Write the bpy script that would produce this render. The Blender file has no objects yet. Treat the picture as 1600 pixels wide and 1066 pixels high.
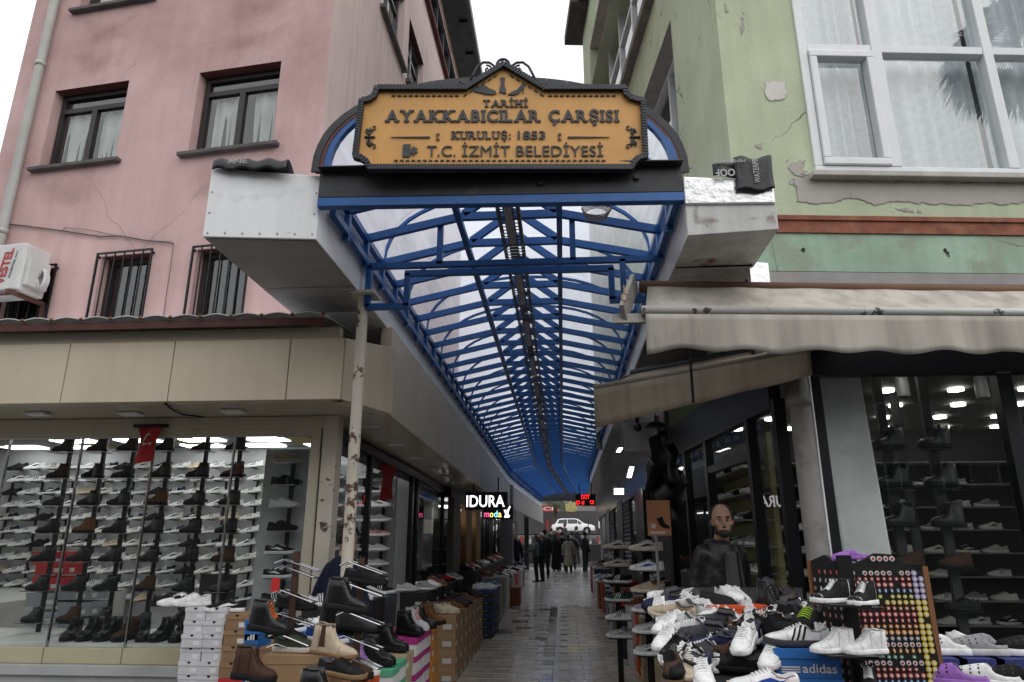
import bpy, bmesh, math, random
from mathutils import Vector, Matrix, Euler
R = math.radians
rnd = random.Random(7)
S = bpy.context.scene
C = S.collection

# ---------------------------------------------------------------- camera
F, HZ, VX, CH = 1067.0, 845.0, 880.0, 1.55          # focal length in px of the 1600 px photo, horizon row, alley vanishing column, eye height
TH = math.atan((HZ - 533) / F)
PH = math.atan((VX - 800) * math.cos(TH) / F)
cam_d = bpy.data.cameras.new('camera'); cam = bpy.data.objects.new('camera', cam_d); C.objects.link(cam)
cam_d.sensor_width = 36; cam_d.lens = F / 1600 * 36; cam_d.clip_start = .05; cam_d.clip_end = 2000
cam.location = (0, 0, CH); cam.rotation_euler = (math.pi / 2 + TH, 0, PH)
S.camera = cam

# ---------------------------------------------------------------- sky, sun, exposure: a white overcast day
W = bpy.data.worlds.new('World'); S.world = W; W.use_nodes = True
nt = W.node_tree; bg = nt.nodes['Background']
sky = nt.nodes.new('ShaderNodeTexSky'); sky.sky_type = 'NISHITA'; sky.sun_disc = False
sky.sun_elevation = R(48); sky.sun_rotation = R(132); sky.air_density = 1; sky.dust_density = 6
hs = nt.nodes.new('ShaderNodeHueSaturation'); hs.inputs['Saturation'].default_value = .25; hs.inputs['Value'].default_value = 1.0
cl = nt.nodes.new('ShaderNodeMix'); cl.data_type = 'RGBA'; cl.inputs[0].default_value = .8
cl.inputs[7].default_value = (11.6, 11.9, 12.3, 1)                  # the even cloud deck over the clear sky
nt.links.new(sky.outputs[0], hs.inputs['Color']); nt.links.new(hs.outputs[0], cl.inputs[6]); nt.links.new(cl.outputs[2], bg.inputs[0])
bg.inputs[1].default_value = .1
sd = bpy.data.lights.new('sun', 'SUN'); sun = bpy.data.objects.new('sun', sd); C.objects.link(sun)
sd.energy = .9; sd.angle = R(90); sd.color = (1, .97, .93)
sun.rotation_euler = (R(42), 0, R(48))
S.view_settings.view_transform = 'Standard'; S.view_settings.look = 'None'; S.view_settings.gamma = 1
S.view_settings.exposure = .3
S.render.engine = 'CYCLES'
try:
    S.cycles.transparent_max_bounces = 24; S.cycles.max_bounces = 10; S.cycles.caustics_reflective = False; S.cycles.caustics_refractive = False
    S.cycles.sample_clamp_indirect = 6
except Exception: pass

# ---------------------------------------------------------------- pixels of the photograph to places
def ray(px, py):
    x = (px - 800) / F; y = -(py - 533) / F
    fy = math.cos(TH) - y * math.sin(TH); fz = math.sin(TH) + y * math.cos(TH)
    return Vector((x * math.cos(PH) - fy * math.sin(PH), x * math.sin(PH) + fy * math.cos(PH), fz))
EYE = Vector((0, 0, CH))
def atY(px, py, Y): r = ray(px, py); return EYE + r * (Y / r.y)
def atX(px, py, X): r = ray(px, py); return EYE + r * (X / r.x)
def atZ(px, py, Z): r = ray(px, py); return EYE + r * ((Z - CH) / r.z)
class Wall:
    """a vertical plane through (x0,y0) running along (dx,dy); n points out of it, towards the street"""
    def __init__(s, x0, y0, dx, dy):
        s.o = Vector((x0, y0, 0)); s.d = Vector((dx, dy, 0)).normalized(); s.n = Vector((s.d.y, -s.d.x, 0))
        if s.n.dot(-s.o) < 0: s.n = -s.n
    def hit(s, px, py):
        r = ray(px, py); t = (s.o - EYE).dot(s.n) / r.dot(s.n); return EYE + r * t
    def uv(s, px, py): p = s.hit(px, py); return (p - s.o).dot(s.d), p.z
    def at(s, u, z, out=0): p = s.o + s.d * u + s.n * out; return Vector((p.x, p.y, z))

# ---------------------------------------------------------------- materials
MATS = {}
def M(name, col, rough=.6, metal=0, var=.12, vs=6, bump=0, bs=60, spec=.5, emit=0, streak=0, dirt=None, dirt_s=2.2, dirt_lo=.5, dirt_hi=.7, coat=0, vec='Object', crack=0):
    if name in MATS: return MATS[name]
    m = bpy.data.materials.new(name); m.use_nodes = True; t = m.node_tree; N = t.nodes; L = t.links
    b = N['Principled BSDF']; b.inputs['Roughness'].default_value = rough; b.inputs['Metallic'].default_value = metal
    b.inputs['Specular IOR Level'].default_value = spec; b.inputs['Coat Weight'].default_value = coat
    c = (*col, 1)
    tc = N.new('ShaderNodeTexCoord'); src = None
    if var:
        no = N.new('ShaderNodeTexNoise'); no.inputs['Scale'].default_value = vs; no.inputs['Detail'].default_value = 6
        L.new(tc.outputs[vec], no.inputs['Vector'])
        rp = N.new('ShaderNodeValToRGB'); rp.color_ramp.elements[0].position = .3; rp.color_ramp.elements[1].position = .7
        rp.color_ramp.elements[0].color = (*[x * (1 - var) for x in col], 1); rp.color_ramp.elements[1].color = (*[min(1, x * (1 + var)) for x in col], 1)
        L.new(no.outputs[0], rp.inputs[0]); src = rp.outputs[0]
    if streak:
        mp = N.new('ShaderNodeMapping'); mp.inputs['Scale'].default_value = (5, 5, .45); L.new(tc.outputs['Object'], mp.inputs[0])
        n2 = N.new('ShaderNodeTexNoise'); n2.inputs['Scale'].default_value = 1.6; n2.inputs['Detail'].default_value = 5; L.new(mp.outputs[0], n2.inputs['Vector'])
        r2 = N.new('ShaderNodeValToRGB'); r2.color_ramp.elements[0].position = .42; r2.color_ramp.elements[1].position = .72
        r2.color_ramp.elements[0].color = (0, 0, 0, 1); r2.color_ramp.elements[1].color = (streak, streak, streak, 1); L.new(n2.outputs[0], r2.inputs[0])
        mx = N.new('ShaderNodeMix'); mx.data_type = 'RGBA'; mx.inputs[7].default_value = (col[0] * .35, col[1] * .33, col[2] * .32, 1)
        L.new(r2.outputs[0], mx.inputs[0])
        if src: L.new(src, mx.inputs[6])
        else: mx.inputs[6].default_value = c
        src = mx.outputs[2]
    if dirt:
        n3 = N.new('ShaderNodeTexNoise'); n3.inputs['Scale'].default_value = dirt_s; n3.inputs['Detail'].default_value = 8; n3.inputs['Roughness'].default_value = .65
        L.new(tc.outputs['Object'], n3.inputs['Vector'])
        r3 = N.new('ShaderNodeValToRGB'); r3.color_ramp.elements[0].position = dirt_lo; r3.color_ramp.elements[1].position = dirt_hi
        r3.color_ramp.elements[0].color = (0, 0, 0, 1); L.new(n3.outputs[0], r3.inputs[0])
        mx = N.new('ShaderNodeMix'); mx.data_type = 'RGBA'; mx.inputs[7].default_value = (*dirt, 1); L.new(r3.outputs[0], mx.inputs[0])
        if src: L.new(src, mx.inputs[6])
        else: mx.inputs[6].default_value = c
        src = mx.outputs[2]
    if crack:
        nz = N.new('ShaderNodeTexNoise'); nz.inputs['Scale'].default_value = 3; nz.inputs['Detail'].default_value = 6; L.new(tc.outputs['Object'], nz.inputs['Vector'])
        ad = N.new('ShaderNodeMix'); ad.data_type = 'RGBA'; ad.inputs[0].default_value = .22; L.new(tc.outputs['Object'], ad.inputs[6]); L.new(nz.outputs[1], ad.inputs[7])
        vo = N.new('ShaderNodeTexVoronoi'); vo.feature = 'DISTANCE_TO_EDGE'; vo.inputs['Scale'].default_value = 1.1; L.new(ad.outputs[2], vo.inputs['Vector'])
        lt_ = N.new('ShaderNodeMath'); lt_.operation = 'LESS_THAN'; lt_.inputs[1].default_value = .006; L.new(vo.outputs['Distance'], lt_.inputs[0])
        n4 = N.new('ShaderNodeTexNoise'); n4.inputs['Scale'].default_value = .9; L.new(tc.outputs['Object'], n4.inputs['Vector'])
        gt = N.new('ShaderNodeMapRange'); gt.inputs['From Min'].default_value = .5; gt.inputs['From Max'].default_value = .65; gt.inputs['To Max'].default_value = crack; L.new(n4.outputs[0], gt.inputs[0])
        mu = N.new('ShaderNodeMath'); mu.operation = 'MULTIPLY'; L.new(lt_.outputs[0], mu.inputs[0]); L.new(gt.outputs[0], mu.inputs[1])
        mx = N.new('ShaderNodeMix'); mx.data_type = 'RGBA'; mx.inputs[7].default_value = (.09, .075, .065, 1); L.new(mu.outputs[0], mx.inputs[0])
        if src: L.new(src, mx.inputs[6])
        else: mx.inputs[6].default_value = c
        src = mx.outputs[2]
    if src: L.new(src, b.inputs['Base Color'])
    else: b.inputs['Base Color'].default_value = c
    if bump:
        nb = N.new('ShaderNodeTexNoise'); nb.inputs['Scale'].default_value = bs; nb.inputs['Detail'].default_value = 4; L.new(tc.outputs['Object'], nb.inputs['Vector'])
        bp = N.new('ShaderNodeBump'); bp.inputs['Strength'].default_value = bump; bp.inputs['Distance'].default_value = .01
        L.new(nb.outputs[0], bp.inputs['Height']); L.new(bp.outputs[0], b.inputs['Normal'])
    if emit:
        b.inputs['Emission Color'].default_value = c; b.inputs['Emission Strength'].default_value = emit
    MATS[name] = m; return m
def glass(name, tint, ior=1.45, rough=.0, refl=1.0):
    m = bpy.data.materials.new(name); m.use_nodes = True; t = m.node_tree; N = t.nodes; L = t.links
    N.remove(N['Principled BSDF']); o = N['Material Output']
    tr = N.new('ShaderNodeBsdfTransparent'); tr.inputs[0].default_value = (*tint, 1)
    gl = N.new('ShaderNodeBsdfGlossy'); gl.inputs['Roughness'].default_value = rough; gl.inputs[0].default_value = (refl, refl, refl, 1)
    fr = N.new('ShaderNodeFresnel'); fr.inputs[0].default_value = ior; ge = N.new('ShaderNodeNewGeometry')
    ma = N.new('ShaderNodeMath'); ma.operation = 'SUBTRACT'; ma.inputs[0].default_value = 1; L.new(ge.outputs['Backfacing'], ma.inputs[1])
    mu = N.new('ShaderNodeMath'); mu.operation = 'MULTIPLY'; L.new(fr.outputs[0], mu.inputs[0]); L.new(ma.outputs[0], mu.inputs[1])
    mx = N.new('ShaderNodeMixShader'); L.new(mu.outputs[0], mx.inputs[0]); L.new(tr.outputs[0], mx.inputs[1]); L.new(gl.outputs[0], mx.inputs[2]); L.new(mx.outputs[0], o.inputs[0])
    MATS[name] = m; return m
def flake(name, col, ax, az, soft=0, lim=.5, amp=1.2, ns=9, fade=0):
    """a thin coat with a ragged outline: plaster showing through, a stain"""
    m = bpy.data.materials.new(name); m.use_nodes = True; t = m.node_tree; N = t.nodes; L = t.links; b = N['Principled BSDF']; o = N['Material Output']; b.inputs['Roughness'].default_value = .95
    def mth(op, x, y=None, v=None):
        n = N.new('ShaderNodeMath'); n.operation = op; L.new(x, n.inputs[0])
        if y is not None: L.new(y, n.inputs[1])
        if v is not None: n.inputs[1].default_value = v
        return n.outputs[0]
    tc = N.new('ShaderNodeTexCoord'); sx = N.new('ShaderNodeSeparateXYZ'); L.new(tc.outputs['Generated'], sx.inputs[0])
    def edge(s, k): f = mth('SUBTRACT', s, v=.5); f = mth('ABSOLUTE', f); f = mth('SUBTRACT', f, v=.5); return mth('MULTIPLY', f, v=-k)
    d = mth('MINIMUM', edge(sx.outputs[0], ax), edge(sx.outputs[2], az))
    no = N.new('ShaderNodeTexNoise'); no.inputs['Scale'].default_value = ns; no.inputs['Detail'].default_value = 8; no.inputs['Roughness'].default_value = .6; L.new(tc.outputs['Object'], no.inputs['Vector'])
    k = mth('MULTIPLY', mth('SUBTRACT', no.outputs[0], v=.5), v=amp); d = mth('ADD', d, k)
    if fade: d = mth('ADD', d, mth('MULTIPLY', mth('SUBTRACT', sx.outputs[2], v=1.0), v=fade))
    mr = N.new('ShaderNodeMapRange'); mr.inputs['From Min'].default_value = lim - .02 - soft; mr.inputs['From Max'].default_value = lim + .02 + soft; mr.inputs['To Max'].default_value = 1 if not soft else .24; L.new(d, mr.inputs[0])
    rp = N.new('ShaderNodeValToRGB'); rp.color_ramp.elements[0].color = (*[x * .75 for x in col], 1); rp.color_ramp.elements[1].color = (*[min(1, x * 1.2) for x in col], 1); L.new(no.outputs[0], rp.inputs[0]); L.new(rp.outputs[0], b.inputs['Base Color'])
    tr = N.new('ShaderNodeBsdfTransparent'); mx = N.new('ShaderNodeMixShader'); L.new(mr.outputs[0], mx.inputs[0]); L.new(tr.outputs[0], mx.inputs[1]); L.new(b.outputs[0], mx.inputs[2]); L.new(mx.outputs[0], o.inputs[0])
    return m
def sheet(name, col, transp, transl):
    m = bpy.data.materials.new(name); m.use_nodes = True; t = m.node_tree; N = t.nodes; L = t.links
    N.remove(N['Principled BSDF']); o = N['Material Output']
    tr = N.new('ShaderNodeBsdfTransparent'); tr.inputs[0].default_value = (*col, 1)
    tl = N.new('ShaderNodeBsdfTranslucent'); tl.inputs[0].default_value = (*col, 1)
    df = N.new('ShaderNodeBsdfPrincipled'); df.inputs['Base Color'].default_value = (*col, 1); df.inputs['Roughness'].default_value = .35
    a = N.new('ShaderNodeMixShader'); a.inputs[0].default_value = transl; L.new(df.outputs[0], a.inputs[1]); L.new(tl.outputs[0], a.inputs[2])
    # faint dust streaks that let less of the view through
    tc = N.new('ShaderNodeTexCoord'); mp = N.new('ShaderNodeMapping'); mp.inputs['Scale'].default_value = (9, .8, 9); L.new(tc.outputs['Object'], mp.inputs[0])
    no = N.new('ShaderNodeTexNoise'); no.inputs['Scale'].default_value = 2; no.inputs['Detail'].default_value = 5; L.new(mp.outputs[0], no.inputs['Vector'])
    mr = N.new('ShaderNodeMapRange'); mr.inputs['To Min'].default_value = transp - .2; mr.inputs['To Max'].default_value = transp + .2; L.new(no.outputs[0], mr.inputs[0])
    b = N.new('ShaderNodeMixShader'); L.new(mr.outputs[0], b.inputs[0]); L.new(a.outputs[0], b.inputs[1]); L.new(tr.outputs[0], b.inputs[2]); L.new(b.outputs[0], o.inputs[0])
    MATS[name] = m; return m

# ---------------------------------------------------------------- mesh helpers
class MB:
    def __init__(s): s.v = []; s.f = []; s.m = []
    def face(s, idx, mi=0): s.f.append(tuple(idx)); s.m.append(mi)
    def quad(s, a, b, c, d, mi=0):
        n = len(s.v); s.v += [tuple(a), tuple(b), tuple(c), tuple(d)]; s.face((n, n + 1, n + 2, n + 3), mi); return s
    def hexa(s, p, mi=0):                      # p: 4 bottom points, 4 top points, both counter-clockwise from above
        n = len(s.v); s.v += [tuple(q) for q in p]
        for q in ((3, 2, 1, 0), (4, 5, 6, 7), (0, 1, 5, 4), (1, 2, 6, 5), (2, 3, 7, 6), (3, 0, 4, 7)): s.face([n + i for i in q], mi)
        return s
    def box(s, x0, x1, y0, y1, z0, z1, mi=0):
        return s.hexa([(x0, y0, z0), (x1, y0, z0), (x1, y1, z0), (x0, y1, z0), (x0, y0, z1), (x1, y0, z1), (x1, y1, z1), (x0, y1, z1)], mi)
    def beam(s, p, q, w, h, mi=0, up=(0, 0, 1)):
        p = Vector(p); q = Vector(q); d = (q - p).normalized(); u = Vector(up)
        if abs(d.dot(u)) > .99: u = Vector((0, 1, 0))
        r = d.cross(u).normalized(); u = r.cross(d)
        a = r * w / 2; b = u * h / 2
        return s.hexa([p - a - b, p + a - b, q + a - b, q - a - b, p - a + b, p + a + b, q + a + b, q - a + b], mi)
    def slab(s, wall, u0, u1, z0, z1, o0, o1, mi=0):       # a block on a Wall, from o0 to o1 out of it
        A = wall.at
        return s.hexa([A(u0, z0, o1), A(u1, z0, o1), A(u1, z0, o0), A(u0, z0, o0), A(u0, z1, o1), A(u1, z1, o1), A(u1, z1, o0), A(u0, z1, o0)], mi)
    def tube(s, pts, r, n=8, mi=0, cap=True, r1=None):
        pts = [Vector(p) for p in pts]; k = len(pts); rings = []; last = None
        for i, p in enumerate(pts):
            d = (pts[min(i + 1, k - 1)] - pts[max(i - 1, 0)]).normalized()
            if last is None: last = d.orthogonal().normalized()
            u = (last - d * last.dot(d)); u = u.normalized() if u.length > 1e-6 else d.orthogonal().normalized(); last = u
            w = d.cross(u); rr = r if r1 is None else r + (r1 - r) * i / (k - 1)
            b = len(s.v); rings.append(b)
            for j in range(n):
                a = 2 * math.pi * j / n; s.v.append(tuple(p + (u * math.cos(a) + w * math.sin(a)) * rr))
        for i in range(k - 1):
            for j in range(n):
                a, b = rings[i], rings[i + 1]; s.face((a + j, a + (j + 1) % n, b + (j + 1) % n, b + j), mi)
        if cap:
            s.face([rings[0] + j for j in range(n)][::-1], mi); s.face([rings[-1] + j for j in range(n)], mi)
        return s
    def prism(s, poly, tf, t, mi=0):             # 2D polygon, tf(u,v,w)->3D, extruded w from 0 to t
        n = len(s.v); k = len(poly)
        s.v += [tuple(tf(u, v, 0)) for u, v in poly] + [tuple(tf(u, v, t)) for u, v in poly]
        s.face([n + i for i in range(k)][::-1], mi); s.face([n + k + i for i in range(k)], mi)
        for i in range(k): j = (i + 1) % k; s.face((n + i, n + j, n + k + j, n + k + i), mi)
        return s
    def grid(s, fn, nu, nv, mi=0):
        b = len(s.v)
        for i in range(nu + 1):
            for j in range(nv + 1): s.v.append(tuple(fn(i / nu, j / nv)))
        for i in range(nu):
            for j in range(nv):
                a = b + i * (nv + 1) + j; s.face((a, a + nv + 1, a + nv + 2, a + 1), mi)
        return s
    def ball(s, c, r, nu=12, nv=8, mi=0, mat=None):
        rx, ry, rz = (r, r, r) if not hasattr(r, '__len__') else r; b = len(s.v); c = Vector(c)
        for i in range(nv + 1):
            t = math.pi * i / nv
            for j in range(nu):
                a = 2 * math.pi * j / nu; p = Vector((rx * math.sin(t) * math.cos(a), ry * math.sin(t) * math.sin(a), rz * math.cos(t)))
                if mat: p = mat @ p
                s.v.append(tuple(c + p))
        for i in range(nv):
            for j in range(nu):
                s.face((b + i * nu + j, b + (i + 1) * nu + j, b + (i + 1) * nu + (j + 1) % nu, b + i * nu + (j + 1) % nu), mi)
        return s
    def mesh(s, name, fix=True):
        me = bpy.data.meshes.new(name); me.from_pydata(s.v, [], s.f); me.polygons.foreach_set('material_index', s.m)
        if fix:
            bm = bmesh.new(); bm.from_mesh(me); bmesh.ops.remove_doubles(bm, verts=bm.verts, dist=1e-6) if fix == 2 else None
            bmesh.ops.recalc_face_normals(bm, faces=bm.faces); bm.to_mesh(me); bm.free()
        return me
    def build(s, name, mats, parent=None, smooth=False, bev=0, fix=True, loc=None):
        me = s.mesh(name, fix); return put(name, me, mats, parent, smooth, bev, loc)
def put(name, me, mats=None, parent=None, smooth=False, bev=0, loc=None, rot=None, scale=None):
    if mats is not None and not len(me.materials):
        for m in (mats if isinstance(mats, (list, tuple)) else [mats]): me.materials.append(m)
    o = bpy.data.objects.new(name, me); C.objects.link(o)
    if parent: o.parent = parent
    if loc: o.location = loc
    if rot: o.rotation_euler = rot
    if scale: o.scale = scale
    if smooth: me.polygons.foreach_set('use_smooth', [True] * len(me.polygons))
    if bev:
        b = o.modifiers.new('bevel', 'BEVEL'); b.width = bev; b.segments = 2; b.limit_method = 'ANGLE'
    return o
def tag(o, label=None, cat=None, group=None, kind=None):
    if label: o['label'] = label
    if cat: o['category'] = cat
    if group: o['group'] = group
    if kind: o['kind'] = kind
    return o
def thing(name, label, cat, loc=(0, 0, 0), rz=0, group=None, rot=None):
    o = bpy.data.objects.new(name, None); C.objects.link(o); o.location = loc; o.rotation_euler = rot or (0, 0, rz); o.empty_display_size = .1
    return tag(o, label, cat, group)
def text_mesh(txt, bold=0, ext=.004, size=1):
    cu = bpy.data.curves.new('t', 'FONT'); cu.body = txt; cu.size = size; cu.offset = bold; cu.extrude = ext; cu.resolution_u = 3
    o = bpy.data.objects.new('t', cu); C.objects.link(o)
    dg = bpy.context.evaluated_depsgraph_get(); me = bpy.data.meshes.new_from_object(o.evaluated_get(dg))
    bpy.data.objects.remove(o); bpy.data.curves.remove(cu); return me
def verts(me): return [v.co.copy() for v in me.vertices]
def fit_text(name, txt, tf, w, h, mat, parent, bold=0, depth=.004, mirror=False):
    """text fitted to w x h (cap height), origin bottom left; tf(u,v,d) -> 3D"""
    me = text_mesh(txt, bold, .5); vs = verts(me); x0 = min(v.x for v in vs); x1 = max(v.x for v in vs)
    cap = text_mesh('H', bold, .5); ch = max(v.co.y for v in cap.vertices); bpy.data.meshes.remove(cap)
    for v in me.vertices:
        u = (v.co.x - x0) / (x1 - x0) * w
        if mirror: u = w - u
        v.co = tf(u, v.co.y / ch * h, (v.co.z + .5) * depth)
    me.materials.clear(); me.materials.append(mat)
    return put(name, me, None, parent)

# ---- palette
white_al = M('white_cladding', (.84, .85, .86), .35, .0, .05, 3, streak=.12, dirt=(.5, .47, .42), dirt_s=2, dirt_lo=.66, dirt_hi=.8)
beige_al = M('beige_cladding', (.56, .485, .37), .38, 0, .05, 2, streak=.12)
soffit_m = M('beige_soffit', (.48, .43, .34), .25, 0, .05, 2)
blue_st = M('blue_painted_steel', (.012, .095, .31), .38, .1, .12, 9, dirt=(.05, .05, .06), dirt_lo=.68, dirt_hi=.8)
dark_st = M('dark_grey_steel', (.035, .036, .04), .5, .3, .2, 8, dirt=(.09, .085, .08), dirt_lo=.62, dirt_hi=.8)
black_m = M('black_metal', (.008, .008, .009), .4, .2, .1, 9)
char_m = M('charcoal_frame', (.012, .013, .016), .35, .3, .1, 5)
chrome = M('chrome_wire', (.6, .6, .62), .18, 1, .05, 5)
grey_pl = M('grey_plastic', (.25, .25, .26), .5)
pink_w = M('pink_render', (.60, .41, .395), .9, 0, .1, 1.3, bump=.25, bs=35, streak=.16, crack=.28, dirt=(.40, .245, .23), dirt_s=.7, dirt_lo=.47, dirt_hi=.78)
pale_pink = M('pale_pink_render', (.70, .545, .53), .9, 0, .07, 1.3, bump=.25, bs=35, streak=.2)
green_w = M('pale_green_render', (.50, .555, .39), .9, 0, .1, 1.5, bump=.3, bs=30, streak=.14, crack=.9, dirt=(.27, .26, .225), dirt_s=1.7, dirt_lo=.66, dirt_hi=.69)
mint_w = M('mint_render', (.34, .47, .36), .85, 0, .15, 2, bump=.3, bs=30, streak=.2, crack=.9, dirt=(.3, .36, .27), dirt_s=2.5, dirt_lo=.52, dirt_hi=.62)
plaster = M('bare_plaster', (.40, .37, .33), .95, 0, .12, 4, bump=.5, bs=30, streak=.15)
patch_w = M('white_filler', (.66, .63, .58), .95, 0, .08, 6, bump=.5, bs=30)
rust = M('rusted_flashing', (.25, .085, .05), .85, 0, .3, 7, bump=.3, dirt=(.33, .16, .09), dirt_s=5)
white_pvc = M('white_pvc', (.74, .75, .76), .35, 0, .04, 4, streak=.06)
brown_fr = M('dark_brown_frame', (.022, .017, .016), .5, 0, .2, 8)
reveal_m = M('oxblood_lintel', (.10, .03, .028), .85, 0, .15, 4)
sill_m = M('grey_sill', (.10, .09, .085), .85, 0, .25, 7)
win_glass = glass('window_glass', (.95, .97, .97), 1.95)
shop_glass = glass('shop_glass', (.95, .97, .965), 1.42)
dark_glass = glass('tinted_glass', (.5, .55, .56), 1.5)
poly_m = sheet('polycarbonate', (.86, .89, .97), .3, .9)
curtain = M('net_curtain', (.62, .66, .70), .9, 0, .05, 20)
paper_m = M('torn_paper', (.42, .44, .39), .9, 0, .18, 5)
room_m = M('dark_room', (.05, .05, .05), .9, 0, .2, 2)
white_wall = M('white_shop_wall', (.52, .53, .54), .6, 0, .03, 2)
led_m = M('led_panel', (1, .99, .97), .5, var=0, emit=3.6)
lamp_m = M('lamp_glow', (1, .97, .92), .5, var=0, emit=6)
marble = M('grey_marble', (.42, .43, .43), .3, 0, .18, 3, dirt=(.3, .3, .31), dirt_s=3)
cream_fr = M('cream_frame', (.52, .47, .37), .45, 0, .06, 4, streak=.15)
chip_p = M('chipped_paint', (.56, .51, .43), .6, 0, .06, 5, dirt=(.07, .04, .03), dirt_s=7, dirt_lo=.6, dirt_hi=.63)

# ================================================================ THE SETTING
def zg(y): return 0 if y < 8 else (.012 * (y - 8) if y < 32 else (.288 + (y - 32) * .0806 if y < 52 else 1.9 + (y - 52) * .012))
asphalt = M('asphalt', (.04, .04, .04), .9, 0, .25, 3, bump=.4, bs=80)
g = MB(); ys = [-400, -40, -10, 4.4, 8, 20, 32, 42, 52, 66, 90, 400]
for a, b in zip(ys, ys[1:]): g.quad((-400, a, zg(a) - .03), (400, a, zg(a) - .03), (400, b, zg(b) - .03), (-400, b, zg(b) - .03))
tag(g.build('ground', asphalt), kind='structure')
# alley paving: one bed with a slab pattern, and the slabs that can be told apart laid on it
def pav_mat():
    m = bpy.data.materials.new('stone_paving'); m.use_nodes = True; t = m.node_tree; N = t.nodes; L = t.links; b = N['Principled BSDF']
    tc = N.new('ShaderNodeTexCoord'); br = N.new('ShaderNodeTexBrick'); br.inputs['Scale'].default_value = 1; br.inputs['Brick Width'].default_value = .3; br.inputs['Row Height'].default_value = .3
    br.inputs['Mortar Size'].default_value = .004; br.inputs['Color1'].default_value = (.47, .44, .40, 1); br.inputs['Color2'].default_value = (.36, .345, .32, 1); br.inputs['Mortar'].default_value = (.08, .075, .07, 1); br.inputs['Bias'].default_value = -.2
    L.new(tc.outputs['Object'], br.inputs['Vector']); L.new(br.outputs[0], b.inputs['Base Color']); b.inputs['Roughness'].default_value = .32
    no = N.new('ShaderNodeTexNoise'); no.inputs['Scale'].default_value = 3; mr = N.new('ShaderNodeMapRange'); mr.inputs['To Min'].default_value = .08; mr.inputs['To Max'].default_value = .35
    L.new(tc.outputs['Object'], no.inputs['Vector']); L.new(no.outputs[0], mr.inputs[0]); L.new(mr.outputs[0], b.inputs['Roughness'])
    return m
fl = MB(); ys = [4.4, 8, 20, 33]
for a, b in zip(ys, ys[1:]): fl.quad((-2.2, a, zg(a)), (2.2, a, zg(a)), (2.2, b, zg(b)), (-2.2, b, zg(b)))
floor = tag(fl.build('alley_floor', pav_mat()), kind='structure')
slab_ms = [M('slab_%d' % i, c, (.09 + .05 * (i % 3)), 0, .14, 5, bump=.06, bs=25, dirt=(c[0] * .6, c[1] * .6, c[2] * .6), dirt_s=3) for i, c in enumerate([(.54, .495, .43), (.50, .46, .40), (.57, .525, .455), (.18, .17, .165), (.52, .475, .405), (.46, .43, .385)])]
def bevel_slab(w, l):
    b = MB(); e = .005; h = .009
    b.hexa([(-w / 2, -l / 2, 0), (w / 2, -l / 2, 0), (w / 2, l / 2, 0), (-w / 2, l / 2, 0), (-w / 2 + e, -l / 2 + e, h), (w / 2 - e, -l / 2 + e, h), (w / 2 - e, l / 2 - e, h), (-w / 2 + e, l / 2 - e, h)])
    return b.mesh('slab')
sl_me = [bevel_slab(.294, .294) for _ in slab_ms]; st_me = [bevel_slab(.16, .294) for _ in slab_ms]
for i, m in enumerate(slab_ms): sl_me[i].materials.append(m); st_me[i].materials.append(m)
k = 0
for r_ in range(33):
    y = 7.6 + r_ * .3; sh = (r_ % 2) * .12
    cols = [(-1.62 + .3 * j - sh, 0) for j in range(5)] + [(.06 + .3 * j + sh, 0) for j in range(4)]
    for x, s_ in cols + [(-.235 - .0, 1)]:
        if k >= 300: break
        if abs(x) > 1.7: continue
        mi = 3 if (s_ and rnd.random() < .8) or rnd.random() < .09 else rnd.choice((0, 1, 2, 4, 5))
        o = put('paving_slab', (st_me if s_ else sl_me)[mi], None, floor, loc=(x + (0 if not s_ else 0.0), y, zg(y) + rnd.uniform(.0, .003))); k += 1
# street kerb and pavement in front of the shops
pv = MB(); pv.box(-9, -1.9, 3.0, 5.9, -.02, .06); pv.box(1.6, 9, 3.0, 5.3, -.02, .06)
tag(pv.build('pavement', M('pavement_concrete', (.24, .235, .22), .85, 0, .2, 3)), kind='structure')

# ---------------------------------------------------------------- wall with real openings
def wall_mesh(w, u0, u1, z0, z1, ops, depth=.22, b=None, mi=0, rv=1):
    b = b or MB(); us = sorted({u0, u1, *[o[0] for o in ops], *[o[1] for o in ops]}); zs = sorted({z0, z1, *[o[2] for o in ops], *[o[3] for o in ops]})
    for a, c in zip(us, us[1:]):
        for d, e in zip(zs, zs[1:]):
            um, zm = (a + c) / 2, (d + e) / 2
            if any(o[0] < um < o[1] and o[2] < zm < o[3] for o in ops): continue
            b.quad(w.at(a, d), w.at(c, d), w.at(c, e), w.at(a, e), mi)
    for o in ops:
        a, c, d, e = o[:4]
        b.quad(w.at(a, d), w.at(a, d, -depth), w.at(a, e, -depth), w.at(a, e), mi); b.quad(w.at(c, d), w.at(c, e), w.at(c, e, -depth), w.at(c, d, -depth), mi)
        b.quad(w.at(a, d), w.at(c, d), w.at(c, d, -depth), w.at(a, d, -depth), mi); b.quad(w.at(a, e), w.at(a, e, -depth), w.at(c, e, -depth), w.at(c, e), rv)
    return b
def room(b, w, a, c, d, e, d0, d1, mi=0):       # dark room behind an opening: five faces
    a -= .3; c += .3; d -= .2; e += .2
    A = w.at
    b.quad(A(a, d, -d1), A(c, d, -d1), A(c, e, -d1), A(a, e, -d1), mi)
    b.quad(A(a, d, -d0), A(a, d, -d1), A(a, e, -d1), A(a, e, -d0), mi); b.quad(A(c, d, -d0), A(c, d, -d1), A(c, e, -d1), A(c, e, -d0), mi)
    b.quad(A(a, d, -d0), A(c, d, -d0), A(c, d, -d1), A(a, d, -d1), mi); b.quad(A(a, e, -d0), A(c, e, -d0), A(c, e, -d1), A(a, e, -d1), mi)
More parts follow.
